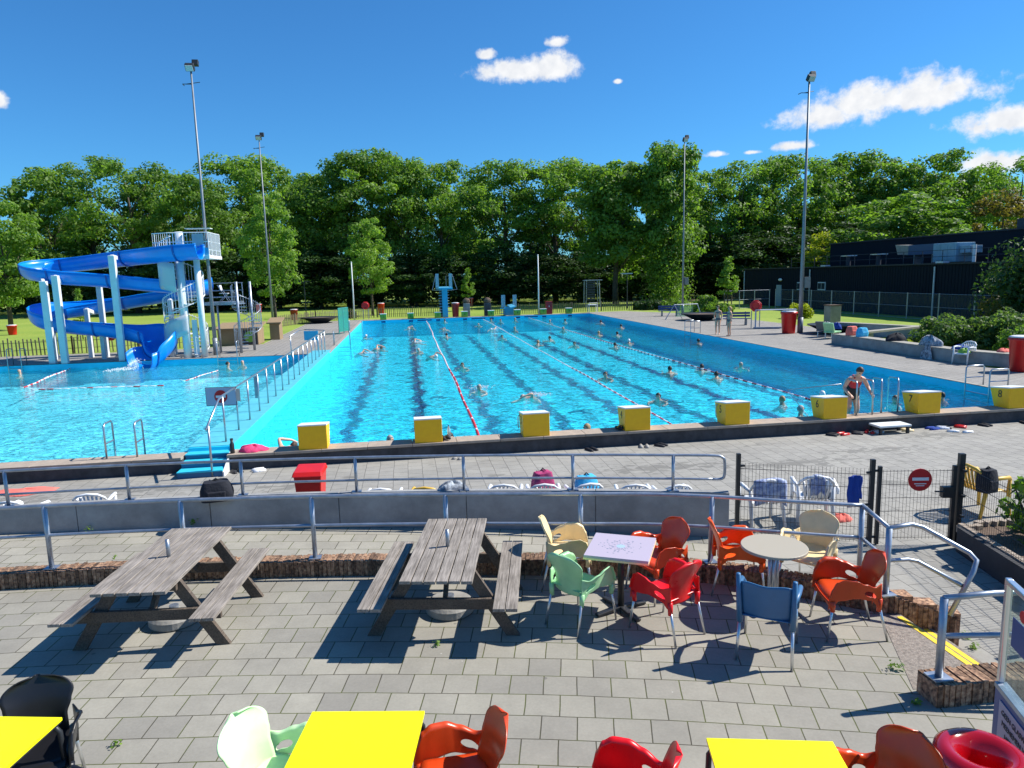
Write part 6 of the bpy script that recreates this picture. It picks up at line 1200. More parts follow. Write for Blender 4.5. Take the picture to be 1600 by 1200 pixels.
SW = [(-14.74, 20.3, 'bust', BA, 2.0, 'bald bather at the far left of the left pool', 1), (-5.24, 19.7, 'bust', HD, -1.2, 'dark haired bather beside the bald one near the slide tower', 1), (-4.68, 20.3, 'bust', BA, 2.6, 'bald bather near the walkway at the far side of the left pool', 1),
 (.8, 23.5, 'crawl', HD, -2.0, 'front crawl swimmer with raised arm near the far left edge', 0), (.45, 34.0, 'breast', CW, -1.6, 'white capped swimmer close to the teal screen', 0), (1.61, 25.7, 'crawl', HB, -1.4, 'swimmer lying flat just ahead of the front crawler', 0), (3.73, 42.1, 'crawl', CW, 2, 'far swimmer in the first lanes near the end wall', 0), (3.9, 28.9, 'crawl', HG, -1.2, 'splashing swimmer left of the first lane rope', 0), (4.0, 23.2, 'breast', BA, 2.6, 'balding swimmer just left of the first lane rope', 0), (4.58, 20.4, 'crawl', CW, -2.2, 'dark suited capped swimmer touching the first lane rope', 0),
 (6.33, 38.6, 'crawl', HG, 1.4, 'far swimmer right of the first lane rope', 0), (6.03, 32.5, 'breast', HD, 0, 'dark head over the lane line right of the first rope', 0), (5.76, 15.4, 'breast', HB, 2.9, 'brown haired swimmer alone right of the first rope in mid pool', 0), (5.85, 8.8, 'breast', HG, 2.7, 'grey haired swimmer facing the camera with spread arms', 0), (7.3, 6.9, 'crawl', HG, 1.8, 'floating swimmer left of yellow block 3 in the near water', 0),
 (6.81, 49.2, 'bust', HB, 0, 'bather at the end wall below the diving tower', 1), (9.24, 42.3, 'breast', BA, 2.8, 'swimmer left of the pale lane rope near the far end', 0), (9.72, 37.5, 'crawl', CW, 2.9, 'white splash swimmer by the pale lane rope', 0), (10.9, 47.7, 'bust', HD, 3, 'bather at the end wall by the right stone column', 1), (11.6, 46.4, 'bust', HB, 3, 'upright bather left of the low diving board', 1), (13.08, 47.5, 'bust', HL, 3, 'pair like bather under the low diving board', 1),
 (11.27, 36.0, 'bust', HL, 3, 'upright blond bather in the middle far water', 1), (9.44, 29.4, 'breast', HD, 2.9, 'dark haired swimmer left of the pale rope at mid length', 0), (10.87, 24.6, 'breast', HL, -.4, 'blond swimmer just right of the pale rope', 0), (12.19, 27.1, 'breast', HD, 1.5, 'dark haired swimmer right of the blond one', 0), (15.41, 43.2, 'bust', HG, 3, 'grey haired bather near the far end of the dark rope', 1), (16.78, 43.4, 'bust', HD, .3, 'dark haired bather near the far right corner', 1), (14.59, 34.4, 'bust', HG, 3, 'grey haired bather on the dark rope far out', 1),
 (2.82, 1.35, 'breast', HG, -2.6, 'grey head resting at the near edge between blocks 1 and 2', 0), (4.32, 1.15, 'bust', HD, 3, 'dark haired bather behind the right side of block 2', 1), (19.12, 40.2, 'breast', HD, 1, 'dark head near the right wall far out', 0), (15.92, 29.5, 'breast', HL, 0, 'light haired swimmer left of the pair at the dark rope', 0), (19.1, 34.8, 'breast', HD, 0, 'dark haired swimmer with bare shoulders by the far right wall', 0), (16.88, 28.5, 'breast', HD, 0, 'dark haired swimmer right of the light haired one', 0),
 (15.96, 23.2, 'breast', CW, 0, 'white headed swimmer right of the dark rope', 0), (14.62, 21.5, 'breast', HB, 0, 'brown haired swimmer with pale shoulders at the dark rope', 0), (12.71, 23.0, 'breast', HD, 2.6, 'dark head between the pale and the dark ropes', 0), (10.9, 10.5, 'breast', HB, 2.8, 'brown haired swimmer right of the pale rope above block 4', 0), (19.52, 21.7, 'breast', HD, 0, 'dark haired swimmer close to the right wall before the girls', 0), (13.75, 11.1, 'breast', HD, -.2, 'dark haired swimmer with bare back above block 5, left one', 0), (15.16, 11.3, 'breast', HD, -.5, 'dark haired swimmer just right of the dark rope above block 5', 0), (14.82, 9.1, 'breast', HD, -.1, 'dark haired swimmer with spread arms above block 6', 0), (16.93, 11.5, 'breast', HG, 2.9, 'grey haired swimmer by himself in the right lanes', 0),
 (11.14, 5.3, 'breast', HD, 2.6, 'dark haired swimmer with stretched arms above block 4', 0), (7.88, 1.35, 'breast', HL, 1.8, 'blond head at the near edge between blocks 3 and 4', 0), (14.35, 3.6, 'bust', HL, .4, 'long blond haired bather in dark swimsuit left of block 6', 1), (14.05, 2.1, 'bust', HG, -2.2, 'grey haired man leaning at the edge beside block 6', 1), (15.95, 4.1, 'bust', CW, .2, 'white capped bather behind block 6', 1), (17.45, 2.8, 'bust', HB, 1.8, 'bather behind the ladder rails left of block 7', 1), (19.05, 2.9, 'bust', HD, 0, 'dark capped bather behind the right side of block 7', 1), (.35, 1.5, 'crawl', HB, -.9, 'swimmer reaching an arm behind the left side of block 1', 0)]
for x, y, kd, hr, rz, lb, bust in SW:
    if hr == BA: pass
    e_ = P_[(kd, hr)]; c = e_[0] if not e_[1] else copy_tree(e_[0]); e_[1] = True
    c.location = (x, y, {'breast': -.315, 'bust': -.37, 'crawl': -.30}[kd]); c.rotation_euler = (0, 0, rz); c['label'] = lb; c['category'] = 'person'; c['group'] = 'people in the water'
for k, (t, u) in P_.items():
    if not u:
        for ch in kids(t): bpy.data.objects.remove(ch)
        bpy.data.objects.remove(t)
# small foam rings round swimmers are left to the water itself
for i_, (x_, y_) in enumerate(((4.1, 28.6), (9.85, 37.2), (1.3, 23.1), (5.9, 9.2), (7.6, 7.1))):
    g = MB(); rd = random.Random(i_)
    for _ in range(90): g.ball((x_+rd.gauss(0, .22), y_+rd.gauss(0, .16), -.25+abs(rd.gauss(0, .03))), rd.uniform(.008, .028), 5, 4)
    tag(g.build('splash', 'splash', smooth=True), ['small splash beside the grey haired crawler', 'splash by the pale rope swimmer', 'splash under the raised arm of the front crawler', 'ripple splash round the grey haired swimmer', 'splash at the floating swimmer near block 3'][i_], 'splash', kind='stuff')
# woman climbing out
def suit(t, J, E_, m_, name='swimsuit'): return skinmesh(name, J, E_, m_, t, 2)
wm = thing('person', 'woman in red and black swimsuit bending as she climbs out of the pool', 'person', (14.78, .95, -.38), radians(168))
H = lambda *a: a
J = [(0, 0, .80, (.155, .125)), (0, .06, .98, (.125, .10)), (0, .17, 1.14, (.135, .10)), (0, .25, 1.26, (.13, .085)), (0, .32, 1.33, .055), (0, .375, 1.385, .066), (0, .42, 1.43, .088), (0, .435, 1.485, .084), (0, .425, 1.52, .05), (0, .505, 1.40, .022),
     (-.18, .24, 1.24, .062), (-.31, .20, 1.02, .047), (-.30, .42, .90, .037), (-.29, .50, .87, .034), (.18, .24, 1.24, .062), (.30, .24, 1.01, .047), (.27, .47, .89, .037), (.25, .55, .86, .034),
     (-.095, .02, .72, .105), (-.11, .10, .42, .07), (-.11, .04, .22, .058), (-.11, .0, .06, .042), (-.11, .14, .02, .034), (.095, .02, .72, .105), (.12, .16, .45, .07), (.12, .02, .24, .058), (.12, -.06, .06, .042), (.12, .09, .02, .034)]
E_ = [(0, 1), (1, 2), (2, 3), (3, 4), (4, 5), (5, 6), (6, 7), (7, 8), (6, 9), (3, 10), (10, 11), (11, 12), (12, 13), (3, 14), (14, 15), (15, 16), (16, 17), (0, 18), (18, 19), (19, 20), (20, 21), (21, 22), (0, 23), (23, 24), (24, 25), (25, 26), (26, 27)]
# fingers curled round the rails
def add_fingers(J, E_, wrist, d, side, s_=1.0):
    b = Vector(J[wrist][:3]); d = Vector(d).normalized(); s = d.cross(Vector((0, 0, 1))).normalized()*side; pi_ = len(J); J.append((*(b+d*.045*s_), (.036*s_, .018*s_))); E_.append((wrist, pi_))
    for k, l in ((-1.5, .8), (-.5, 1), (.5, .95), (1.5, .75)):
        p1 = b+d*.08*s_+s*k*.018*s_; p2 = p1+d*.022*l*s_-Vector((0, 0, .022*s_)); p3 = p2-d*.01-Vector((0, 0, .022*s_)); i = len(J); J += [(*p1, .009*s_), (*p2, .008*s_), (*p3, .007*s_)]; E_ += [(pi_, i), (i, i+1), (i+1, i+2)]
    p1 = b+d*.03-s*.04*s_; p2 = p1+d*.03-Vector((0, 0, .01)); i = len(J); J += [(*p1, .010*s_), (*p2, .008*s_)]; E_ += [(pi_, i), (i, i+1)]
add_fingers(J, E_, 13, (.1, 1, -.3), 1); add_fingers(J, E_, 17, (-.1, 1, -.3), -1)
skinmesh('body', J, E_, 'skin', wm, 2)
suit(wm, [(0, 0, .83, (.21, .165)), (0, .06, .98, (.172, .142)), (0, .10, 1.06, (.165, .135)), (-.10, .02, .66, (.13, .13)), (.10, .02, .66, (.13, .13))], [(0, 1), (1, 2), (0, 3), (0, 4)], 'suit_black', 'shorts')
suit(wm, [(0, .07, .99, (.165, .138)), (0, .17, 1.14, (.18, .142)), (0, .255, 1.27, (.165, .125))], [(0, 1), (1, 2)], 'suit_red', 'swimsuit_top')
for s in (-1, 1): MB().tube([(s*.09, .16, 1.26), (s*.085, .24, 1.335), (s*.08, .34, 1.27)], .02, 6).build('strap', 'suit_red', wm, smooth=True)
head_bits(wm, (0, .43, 1.455), (0, .8, -.55), 'hair_brown', .098)
def girl(label, p, rz, hair, arm):
    t = thing('person', label, 'person', p, rz); 
    J = [(0, 0, .93, (.135, .10)), (0, 0, 1.10, (.105, .08)), (0, 0, 1.27, (.125, .09)), (0, 0, 1.37, (.12, .075)), (0, 0, 1.46, .047), (0, .015, 1.52, .06), (0, .02, 1.58, .082), (0, .02, 1.635, .08), (0, .015, 1.675, .048), (0, .09, 1.565, .02),
         (-.16, 0, 1.36, .05), (-.21, -.03, 1.10, .038), (-.19, .06, .87, .03), (.16, 0, 1.36, .05), (.22, -.02, 1.10, .038), (.14, .14, 1.02, .03) if arm else (.2, .05, .86, .03), (-.085, 0, .83, .09), (-.085, .02, .48, .058), (-.085, -.02, .09, .036), (-.085, .11, .03, .03), (.085, 0, .83, .09), (.10, .04, .48, .058), (.09, .0, .09, .036), (.09, .13, .03, .03)]
    E_ = [(0, 1), (1, 2), (2, 3), (3, 4), (4, 5), (5, 6), (6, 7), (7, 8), (6, 9), (3, 10), (10, 11), (11, 12), (3, 13), (13, 14), (14, 15), (0, 16), (16, 17), (17, 18), (18, 19), (0, 20), (20, 21), (21, 22), (22, 23)]
    add_fingers(J, E_, 12, (0, .2, -1), 1) if 0 else None
    for w, d in ((12, Vector((0, .15, -1))), (15, Vector((-.6, .5, -.3)) if arm else Vector((0, .15, -1)))):
        b = Vector(J[w][:3]); i = len(J); J.append((*(b+d.normalized()*.06), (.03, .017))); E_.append((w, i))
        for k in (-1.2, -.4, .4, 1.2): q = b+d.normalized()*.10+Vector((0, k*.017, 0)); J += [(*q, .008), (*(q+d.normalized()*.05), .006)]; n_ = len(J); E_ += [(i, n_-2), (n_-2, n_-1)]
    skinmesh('body', J, E_, 'skin_tan', t, 2); suit(t, [(0, 0, .99, (.16, .125)), (0, 0, .90, (.18, .14)), (0, 0, .82, (.17, .135))], [(0, 1), (1, 2)], 'suit_grey', 'bikini_bottom'); suit(t, [(0, .005, 1.22, (.15, .12)), (0, .005, 1.35, (.155, .12))], [(0, 1)], 'suit_grey', 'bikini_top')
    head_bits(t, (0, .02, 1.60), (0, 1, 0), hair, .093, hl=.10); return t
girl('girl in dark bikini with brown hair standing at the pool side, left one', (21.35, 23.3, 0), 2.5, 'hair_brown', False); girl('girl in bikini with blond tied hair standing at the pool side, right one', (21.4, 21.9, 0), 1.6, 'hair_blond', True)
# ------------------------------------------------------------ trees and plants
def quad_mesh(name, C, S, Nrm, tone, material, asp=1.0):
    """many small leaf faces: centres, sizes, normals"""
    n = len(C); a = rng.normal(size=(n, 3)); X = np.cross(Nrm, a); X /= np.linalg.norm(X, axis=1)[:, None]+1e-9; Y = np.cross(Nrm, X)
    X *= S[:, None]; Y *= S[:, None]*asp
    V = np.empty((n, 4, 3), np.float32); V[:, 0] = C-X; V[:, 1] = C-Y*.6; V[:, 2] = C+X; V[:, 3] = C+Y*.6
    me = bpy.data.meshes.new(name); me.vertices.add(n*4); me.vertices.foreach_set('co', V.ravel()); me.loops.add(n*4); me.loops.foreach_set('vertex_index', np.arange(n*4, dtype=np.int32))
    me.polygons.add(n); me.polygons.foreach_set('loop_start', np.arange(0, n*4, 4, dtype=np.int32)); me.polygons.foreach_set('loop_total', np.full(n, 4, np.int32)); me.update(calc_edges=True)
    at_ = me.attributes.new('tone', 'FLOAT', 'POINT'); at_.data.foreach_set('value', np.repeat(tone, 4).astype(np.float32)); me.materials.append(M[material]); return me
def crown_mesh(name, w, h, z0, nclump, nleaf, leaf, material, shape='round', cr=.17, gap=.0):
    C = []; S = []; Nn = []; T = []
    k = 0
    while k < nclump:
        p = rng.uniform(-1, 1, 3); r = np.linalg.norm(p)
        if r > 1: continue
        if r < .45 and rng.random() < .75: continue
        zz = (p[2]+1)/2
        if shape == 'cone': sc = 1.05-zz*.95
        elif shape == 'tall': zz = zz**.8; p[2] = zz*2-1; rr_ = np.hypot(p[0], p[1])+1e-6; cap = (1.0 if zz < .6 else 1-.9*(zz-.6)); sc = cap*rng.uniform(.3, 1)/rr_*(.9+.12*sin(zz*11))
        elif shape == 'broom': sc = .35+.75*zz
        else: sc = 1
        if gap and np.sin(p[0]*5+1)*np.sin(p[2]*6+2) > 1-gap: continue
        c = np.array([p[0]*w/2*sc, p[1]*w/2*sc, z0+zz*h]); R_ = w*cr*rng.uniform(.55, 1.15); m_ = int(nleaf*rng.uniform(.6, 1.3)); tn = rng.uniform(0, 1)
        d = rng.normal(size=(m_, 3)); d /= np.linalg.norm(d, axis=1)[:, None]; rad = R_*rng.uniform(.55, 1.08, m_)
        q = c+d*rad[:, None]*np.array([1, 1, .62]); nn = d+rng.normal(size=(m_, 3))*.6+np.array([0, 0, .5]); nn /= np.linalg.norm(nn, axis=1)[:, None]
        C.append(q); Nn.append(nn); S.append(leaf*rng.uniform(.6, 1.3, m_)); T.append(np.clip(tn*.7+rng.uniform(0, .4, m_)+d[:, 2]*.12, 0, 1)); k += 1
    return quad_mesh(name, np.concatenate(C), np.concatenate(S), np.concatenate(Nn), np.concatenate(T), material)
def trunk_mesh(name, H, r, w, z0, nl=7, fork=.3, seed=0):
    g = MB(); rd = random.Random(seed); top = z0+(H-z0)*.75; g.tube([(0, 0, 0), (rd.uniform(-.1, .1), 0, z0*.5), (0, .1, z0), (rd.uniform(-.3, .3), 0, (z0+top)/2), (0, 0, top)], [r*1.25, r, r*.85, r*.5, r*.15], 9)
    for i in range(nl):
        a = i*2.4+rd.uniform(-.3, .3); zb = z0*(.75)+(top-z0)*(i/nl)*.7; l = w*.42*(1-.4*i/nl)*rd.uniform(.8, 1.1); up_ = l*rd.uniform(.6, 1.4)
        pts = [(0, 0, zb), (l*.4*cos(a), l*.4*sin(a), zb+up_*.5), (l*.8*cos(a+.2), l*.8*sin(a+.2), zb+up_)]; g.tube(pts, [r*.42, r*.25, r*.08], 6)
        g.tube([pts[1], (l*.75*cos(a-.5), l*.75*sin(a-.5), zb+up_*.9)], [r*.2, r*.06], 5)
    me = g.build(name, 'bark', smooth=True); d = me.data; bpy.data.objects.remove(me); return d
# five kinds of big tree, all normalised to 20 m height
KIND = {}
def kind(nm, w, h, z0, nc, nlf, leaf, m_, shape='round', cr=.17, gap=0, r=.32, nl=8): KIND[nm] = (crown_mesh('crown', w, h, z0, nc, nlf, leaf, m_, shape, cr, gap), trunk_mesh('trunk', z0+h, r, w, z0+.12*h, nl, seed=len(KIND)))
kind('round_a', 12, 14.5, 5.5, 95, 170, .22, 'leaf_mid', cr=.135); kind('round_b', 13, 13.0, 7.0, 78, 165, .22, 'leaf_mid', cr=.125, gap=.5); kind('open', 14, 13.5, 6.5, 70, 140, .21, 'leaf_mid', cr=.11, gap=.75, nl=11)
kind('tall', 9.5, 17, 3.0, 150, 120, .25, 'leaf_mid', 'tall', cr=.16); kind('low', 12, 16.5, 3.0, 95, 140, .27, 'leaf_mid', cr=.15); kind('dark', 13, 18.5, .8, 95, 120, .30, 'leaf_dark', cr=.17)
kind('light', 9, 15.5, 3.5, 90, 130, .22, 'leaf_light', cr=.15, gap=.3, r=.25, nl=10); kind('gold', 9, 18, .5, 80, 90, .30, 'leaf_gold', cr=.17); kind('red', 10, 13, 5, 50, 90, .28, 'leaf_red', cr=.15)
def tree(label, p, H, kd, wscale=1.0, rz=None, cat='tree', name='tree', group='tall trees beyond the lawn'):
    cm, tm = KIND[kd]; t = thing(name, label, cat, (p[0], p[1], 0), 0, group=group); s = H/20; rz = random.uniform(0, 6.28) if rz is None else rz
    for nm, me in (('crown', cm), ('trunk', tm)): o = bpy.data.objects.new(nm, me); col.objects.link(o); o.parent = t; o.scale = (s*wscale, s*wscale, s); o.rotation_euler = (0, 0, rz)
    return t
rows = [ # photo column, row of the top, depth, kind, width
 (8, 312, 62, 'low', 1.0, 'bright leafy tree at the left picture edge'), (85, 262, 96, 'low', 1.1, 'dark rounded tree second from the left edge'), (152, 246, 98, 'open', 1.0, 'airy tall tree above the left part of the slide'), (212, 248, 94, 'open', 1.1, 'sparse tree with bare limbs above the slide'), (268, 262, 100, 'low', .95, 'tree behind the white slide tower'), (322, 272, 92, 'round_a', 1.0, 'tree just right of the slide tower'),
 (388, 243, 104, 'round_b', 1.1, 'round headed tree behind the second light pole'), (440, 262, 112, 'round_a', 1.0, 'broad tree left of the tallest round crowns'), (492, 270, 100, 'low', .9, 'tree in the dip above the far left deck'), (545, 243, 98, 'round_a', 1.15, 'high domed tree above the lone lawn tree'), (590, 238, 100, 'round_b', 1.05, 'highest domed crown right of the white pole'), (642, 250, 98, 'round_b', .9, 'narrow crowned tree with sky showing through'), (692, 251, 97, 'round_a', .95, 'tree above the diving tower'),
 (742, 275, 110, 'low', .9, 'lower tree in the gap right of the diving tower'), (792, 254, 98, 'round_b', 1.1, 'separate round crown in the middle of the row'), (868, 250, 98, 'round_b', 1.1, 'rounded tree above the far green blocks'), (912, 256, 100, 'open', 1.0, 'tree with pale forked limbs left of the big trunk'), (962, 234, 86, 'tall', 1.15, 'big tree with a visible bare trunk behind the right pool corner'), (1010, 262, 100, 'low', .9, 'tree between the two tallest trees'),
 (1048, 203, 84, 'tall', .80, 'tallest dark tree left of the slender light pole'), (1110, 265, 105, 'low', .95, 'dark tree right of the slender light pole'), (1152, 255, 98, 'open', 1.1, 'open tree with sky gaps left of the navy building'), (1200, 248, 100, 'round_b', 1.0, 'domed tree left of the thick light pole'), (1245, 240, 102, 'open', 1.1, 'wide domed tree crossed by the thick light pole'), (1335, 240, 104, 'round_b', 1.2, 'wide crown rising above the building on the left'), (1290, 252, 112, 'low', 1.0, 'tree behind the wide crown over the building'), (1398, 252, 100, 'low', 1.0, 'tree above the middle of the navy building'), (1452, 236, 98, 'round_a', 1.05, 'high pointed crown above the roof unit'), (1508, 262, 96, 'low', .95, 'drooping tree right of the high crown'), (1585, 243, 88, 'open', 1.1, 'open limbed tree at the right picture edge'), (1550, 268, 100, 'low', 1.0, 'tree left of the right edge tree')]
for px, py, D, kd, ws_, lb in rows:
    p = atD(px, D); tree(lb, p, hgt(px, py, p), kd, ws_)
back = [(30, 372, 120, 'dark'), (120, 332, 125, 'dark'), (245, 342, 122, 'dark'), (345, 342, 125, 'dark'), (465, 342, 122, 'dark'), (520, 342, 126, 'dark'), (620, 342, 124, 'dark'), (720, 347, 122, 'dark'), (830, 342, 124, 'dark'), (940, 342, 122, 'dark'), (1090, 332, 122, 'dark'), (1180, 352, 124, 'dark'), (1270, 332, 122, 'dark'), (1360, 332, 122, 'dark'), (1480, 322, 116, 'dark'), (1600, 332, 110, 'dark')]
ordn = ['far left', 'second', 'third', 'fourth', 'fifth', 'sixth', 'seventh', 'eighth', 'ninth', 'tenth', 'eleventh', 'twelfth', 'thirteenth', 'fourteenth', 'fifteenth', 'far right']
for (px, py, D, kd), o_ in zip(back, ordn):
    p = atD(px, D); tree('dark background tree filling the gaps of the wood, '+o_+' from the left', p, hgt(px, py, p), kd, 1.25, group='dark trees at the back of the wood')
# under trees in front of the wood edge (dark, low)
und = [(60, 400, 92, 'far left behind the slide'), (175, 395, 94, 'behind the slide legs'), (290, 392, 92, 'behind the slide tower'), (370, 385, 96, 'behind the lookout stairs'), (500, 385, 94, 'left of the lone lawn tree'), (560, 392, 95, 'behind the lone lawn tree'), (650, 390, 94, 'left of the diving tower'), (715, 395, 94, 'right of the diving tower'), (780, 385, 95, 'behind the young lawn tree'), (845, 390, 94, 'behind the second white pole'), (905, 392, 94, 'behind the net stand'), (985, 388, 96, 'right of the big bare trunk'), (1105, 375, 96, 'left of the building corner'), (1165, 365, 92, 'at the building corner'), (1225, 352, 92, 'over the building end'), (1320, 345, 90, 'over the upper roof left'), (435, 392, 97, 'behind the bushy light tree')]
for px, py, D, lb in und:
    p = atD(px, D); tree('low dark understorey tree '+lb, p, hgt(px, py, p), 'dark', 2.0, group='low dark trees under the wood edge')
# special trees
p = Vector((-7.6, 46.5, 0)); tree('bushy light green tree with fanning branches near the second light pole', p, hgt(425, 290, p), 'light', .90, group='single trees on the lawn')
p = Vector((-.06, 59.0, 0)); tree('lone light green tree on the lawn left of the diving tower', p, hgt(583, 333, p), 'light', .95, group='single trees on the lawn')
p = atD(1400, 72); tree('broad rounded dark tree just behind the navy building', p, hgt(1385, 302, p), 'low', 1.9, group='single trees on the lawn')
p = atD(1285, 74); tree('yellow green shrubby tree at the left end of the upper roof', p, hgt(1288, 352, p), 'gold', 1.1, group='single trees on the lawn')
p = atD(1480, 74); tree('yellowish tree top showing above the building roof', p, hgt(1480, 340, p), 'light', 1.3, group='single trees on the lawn')
p = atD(1560, 78); tree('reddish brown leaved tree at the right behind the roof', p, hgt(1555, 275, p), 'red', 1.0, group='single trees on the lawn')
# small young trees
kind_small = crown_mesh('crown', 2.0, 3.6, 1.3, 45, 60, .09, 'leaf_light', 'cone', .15)
ty = trunk_mesh('trunk', 4.5, .05, 1.5, 1.2, 4, seed=9)
def young(label, p, H, stakes=True, w=1.0):
    t = thing('young_tree', label, 'young tree', (p[0], p[1], 0), group='young trees with stakes'); s = H/4.9
    for nm, me in (('crown', kind_small), ('trunk', ty)): o = bpy.data.objects.new(nm, me); col.objects.link(o); o.parent = t; o.scale = (s*w, s*w, s)
    if stakes:
        for sx in (-.35, .35): MB().cyl((sx, 0, 0), (sx*1.0, 0, 1.5*s), .045, 6).build('stake', 'beam_wood', t)
p = atD(731, 78); young('young narrow tree on the distant lawn right of the diving tower', p, hgt(731, 418, p)); p = at(130, 530, 0); young('young staked tree at the far left beside the slide', p, hgt(130, 450, p), w=.8); p = at(1137, 487, 0); young('young light green tree before the building corner', p, hgt(1137, 400, p), w=1.2); 
# shrubs on the right
def shrub(label, p, w, d, h, m_, n=60, nl=90, leaf=.07, group=None, z=0, name='shrub'):
    C = []; S = []; Nn = []; T = []
    for k in range(n):
        q = rng.uniform(-1, 1, 3); q /= max(1, np.linalg.norm(q)); c = np.array([q[0]*w/2, q[1]*d/2, (abs(q[2]))*h*.85]); m__ = nl; dd = rng.normal(size=(m__, 3)); dd /= np.linalg.norm(dd, axis=1)[:, None]; R_ = .22*h*rng.uniform(.6, 1.2)
        C.append(c+dd*R_); Nn.append(dd+rng.normal(size=(m__, 3))*.5); S.append(leaf*rng.uniform(.6, 1.3, m__)); T.append(np.clip(rng.uniform(0, .6)+rng.uniform(0, .4, m__), 0, 1))
    Nn = np.concatenate(Nn); Nn /= np.linalg.norm(Nn, axis=1)[:, None]; C = np.concatenate(C); C[:, 2] = np.abs(C[:, 2])
    t = thing(name, label, 'shrub', (p[0], p[1], z), group=group); me = quad_mesh('foliage', C, np.concatenate(S), Nn, np.concatenate(T), m_); o = bpy.data.objects.new('foliage', me); col.objects.link(o); o.parent = t
    g = MB(); rd = random.Random(int(p[0]*10))
    for k in range(6): a = rd.uniform(0, 6.28); g.tube([(0, 0, 0), (w*.15*cos(a), d*.15*sin(a), h*.4), (w*.32*cos(a), d*.32*sin(a), h*.75)], [.03, .02, .01], 5)
    g.build('stems', 'bark', t); return t
gs = 'shrubs in the bed on the right'
shrub('big grey green shrub mound behind the low wall, left part', (27.6, 12.6), 3.4, 3.0, 1.5, 'leaf_grey', 90, 110, .075, gs); shrub('big grey green shrub mound behind the low wall, middle part', (29.2, 11.2), 3.4, 3.2, 1.75, 'leaf_grey', 100, 110, .075, gs); shrub('big grey green shrub mound reaching the right edge', (30.6, 9.2), 3.6, 3.4, 1.8, 'leaf_grey', 100, 110, .075, gs); shrub('dark shrub behind the red bin at the right edge', (27.6, 8.3), 2.6, 2.6, 1.35, 'leaf_mid', 80, 110, .07, gs)
shrub('tall dark shrub tree at the right edge over the fence', (34.5, 15.0), 4.0, 4.0, 5.6, 'leaf_dark', 90, 150, .12, gs); shrub('tall dark shrub at the right picture edge', (33.6, 11.5), 3.4, 3.4, 4.6, 'leaf_mid', 80, 140, .11, gs)
shrub('rose bush with orange tinged leaves above the shrub mound', (31.2, 14.2), 1.6, 1.4, 2.2, 'leaf_red', 26, 60, .07, gs); shrub('low yellow green plants inside the low walls', (25.9, 13.0), 1.8, 3.6, .45, 'leaf_gold', 50, 60, .06, gs); shrub('yellow green leafy plant beside the white bundle', (26.2, 7.6), .8, .8, .75, 'leaf_gold', 20, 60, .06, gs)
gf = 'bushes at the far right of the pool'
for px, py, w_, h_, lb, m_ in ((1055, 484, 3.0, 1.3, 'low bush under the tallest tree', 'leaf_mid'), (1100, 487, 2.4, 1.6, 'round bush between tree and young tree', 'leaf_mid'), (1120, 489, 3.2, 1.1, 'wide low bush behind the frame rack', 'leaf_mid'), (1247, 497, 2.0, 1.2, 'small bush left of the thick light pole', 'leaf_gold'), (1020, 484, 2.2, 1.0, 'small dark bush with upright twigs right of the net stand', 'leaf_dark'), (1000, 484, 1.4, .9, 'dark rounded bush by the fence near the park lamp', 'leaf_dark'), (545, 497, 1.6, 1.0, 'dark bush at the fence behind the teal screen', 'leaf_dark')):
    q = at(px, py, 0); shrub(lb, (q.x, q.y), w_, w_*.7, h_, m_, 40, 60, .10, gf)
shrub('leafy green plant with long leaves in the bed behind the fence', (11.75, -7.55), .7, .7, .95, 'leaf_mid', 26, 26, .07, None, FZ+.25, 'bed_plant')
# ivy on trunk of the tallest tree
q = atD(1043, 83.2); shrub('ivy clad lower trunk of the tallest tree', (q.x, q.y), 2.2, 2.2, 9.5, 'leaf_mid', 60, 80, .16, gf)
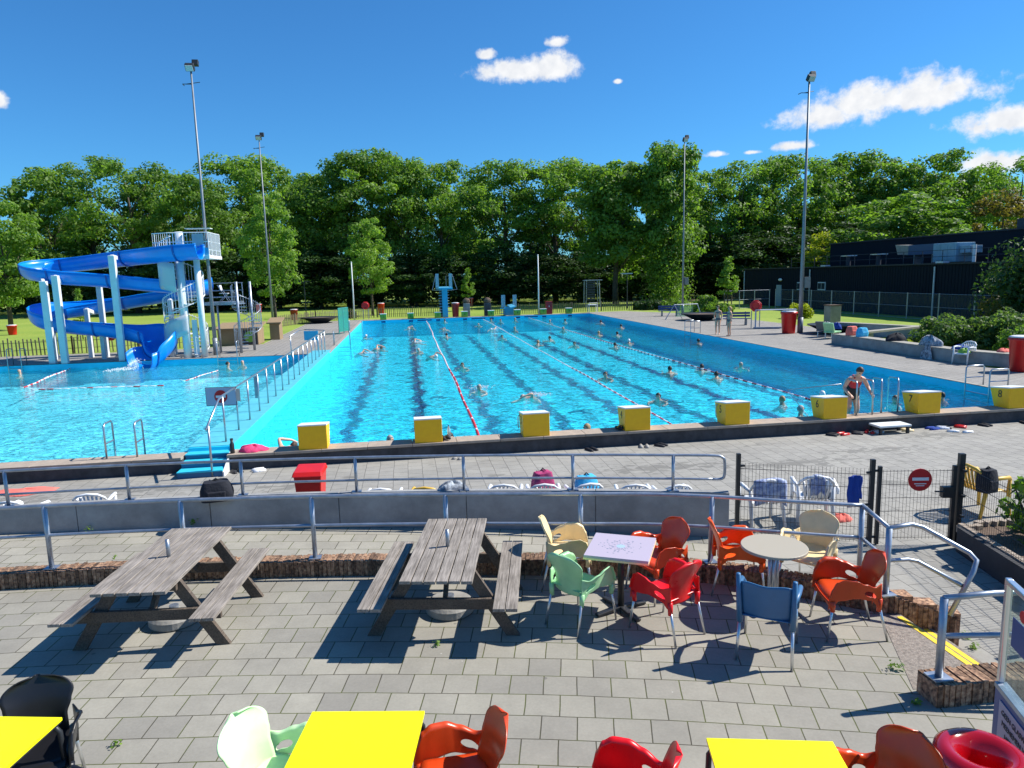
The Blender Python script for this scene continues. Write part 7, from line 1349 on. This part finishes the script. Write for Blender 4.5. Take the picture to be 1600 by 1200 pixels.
# dark undergrowth of the wood: one mass nobody could count
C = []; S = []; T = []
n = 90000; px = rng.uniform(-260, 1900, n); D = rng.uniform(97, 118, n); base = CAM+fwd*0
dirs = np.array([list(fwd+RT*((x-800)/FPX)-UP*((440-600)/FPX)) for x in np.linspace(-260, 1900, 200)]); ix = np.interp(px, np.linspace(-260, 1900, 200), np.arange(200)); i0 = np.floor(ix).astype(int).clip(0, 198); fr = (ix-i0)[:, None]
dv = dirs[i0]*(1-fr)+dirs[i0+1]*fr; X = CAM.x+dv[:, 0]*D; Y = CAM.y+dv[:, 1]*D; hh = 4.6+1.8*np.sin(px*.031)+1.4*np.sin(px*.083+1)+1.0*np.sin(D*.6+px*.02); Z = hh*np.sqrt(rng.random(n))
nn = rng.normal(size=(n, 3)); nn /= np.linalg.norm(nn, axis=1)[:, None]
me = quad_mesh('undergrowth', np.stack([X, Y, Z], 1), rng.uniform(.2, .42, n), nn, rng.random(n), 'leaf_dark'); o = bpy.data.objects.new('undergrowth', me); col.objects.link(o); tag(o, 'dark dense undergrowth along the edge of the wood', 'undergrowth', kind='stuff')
# short grass tufts / weeds in the paving and along the kerb
def weed(label, p, s=1.0):
    n = 26; a = rng.uniform(0, 6.28, n); r = rng.uniform(0, .05, n)*s; C = np.stack([p[0]+r*np.cos(a), p[1]+r*np.sin(a), p[2]+rng.uniform(.005, .06, n)*s], 1); nn = np.stack([np.cos(a)*.6, np.sin(a)*.6, np.ones(n)], 1); nn /= np.linalg.norm(nn, axis=1)[:, None]
    me = quad_mesh('weed', C, rng.uniform(.010, .022, n)*s, nn, rng.random(n), 'leaf_light'); o = bpy.data.objects.new('weed', me); col.objects.link(o); tag(o, label, 'weed', 'small weeds in the paving')
for px, py, z, s, lb in ((83, 910, 0, 1.8, 'large weed at the kerb foot behind the left picnic table'), (584, 891, 0, 1.2, 'weed at the kerb foot left of the central picnic table'), (746, 892, 0, 1.3, 'weed at the kerb foot right of the central picnic table'), (682, 1009, 0, 1.0, 'small weed between tiles before the central picnic table'), (1401, 1047, 0, 1.4, 'weed at the asphalt corner left of the brick stub'), (1432, 1100, 0, 1.0, 'weed under the near brick stub'), (1478, 1099, 0, 1.0, 'second weed under the near brick stub'), (180, 1166, 0, .9, 'tiny weed in the joint near the black chair'), (303, 819, -.06, 1.6, 'dark weed at the foot of the concrete wall'), (139, 829, -.05, 1.2, 'pale weed at a joint of the concrete wall'), (180, 873, .2, .8, 'thin weed on the brick kerb by the left table'), (1505, 996, -.35, 1.3, 'weed beside the yellow striped step'), (1522, 1013, -.35, 1.3, 'weed tuft at the lower end of the yellow stripes'), (1402, 937, .0, .9, 'weed in the angle of the kerb')):
    weed(lb, at(px, py, z), s)
for ob_ in list(col.objects):   # nothing unlabelled at top level
    if ob_.parent is None and ob_.get('label') == 'x': bpy.data.objects.remove(ob_)
print('SCENE objects', len(col.objects))
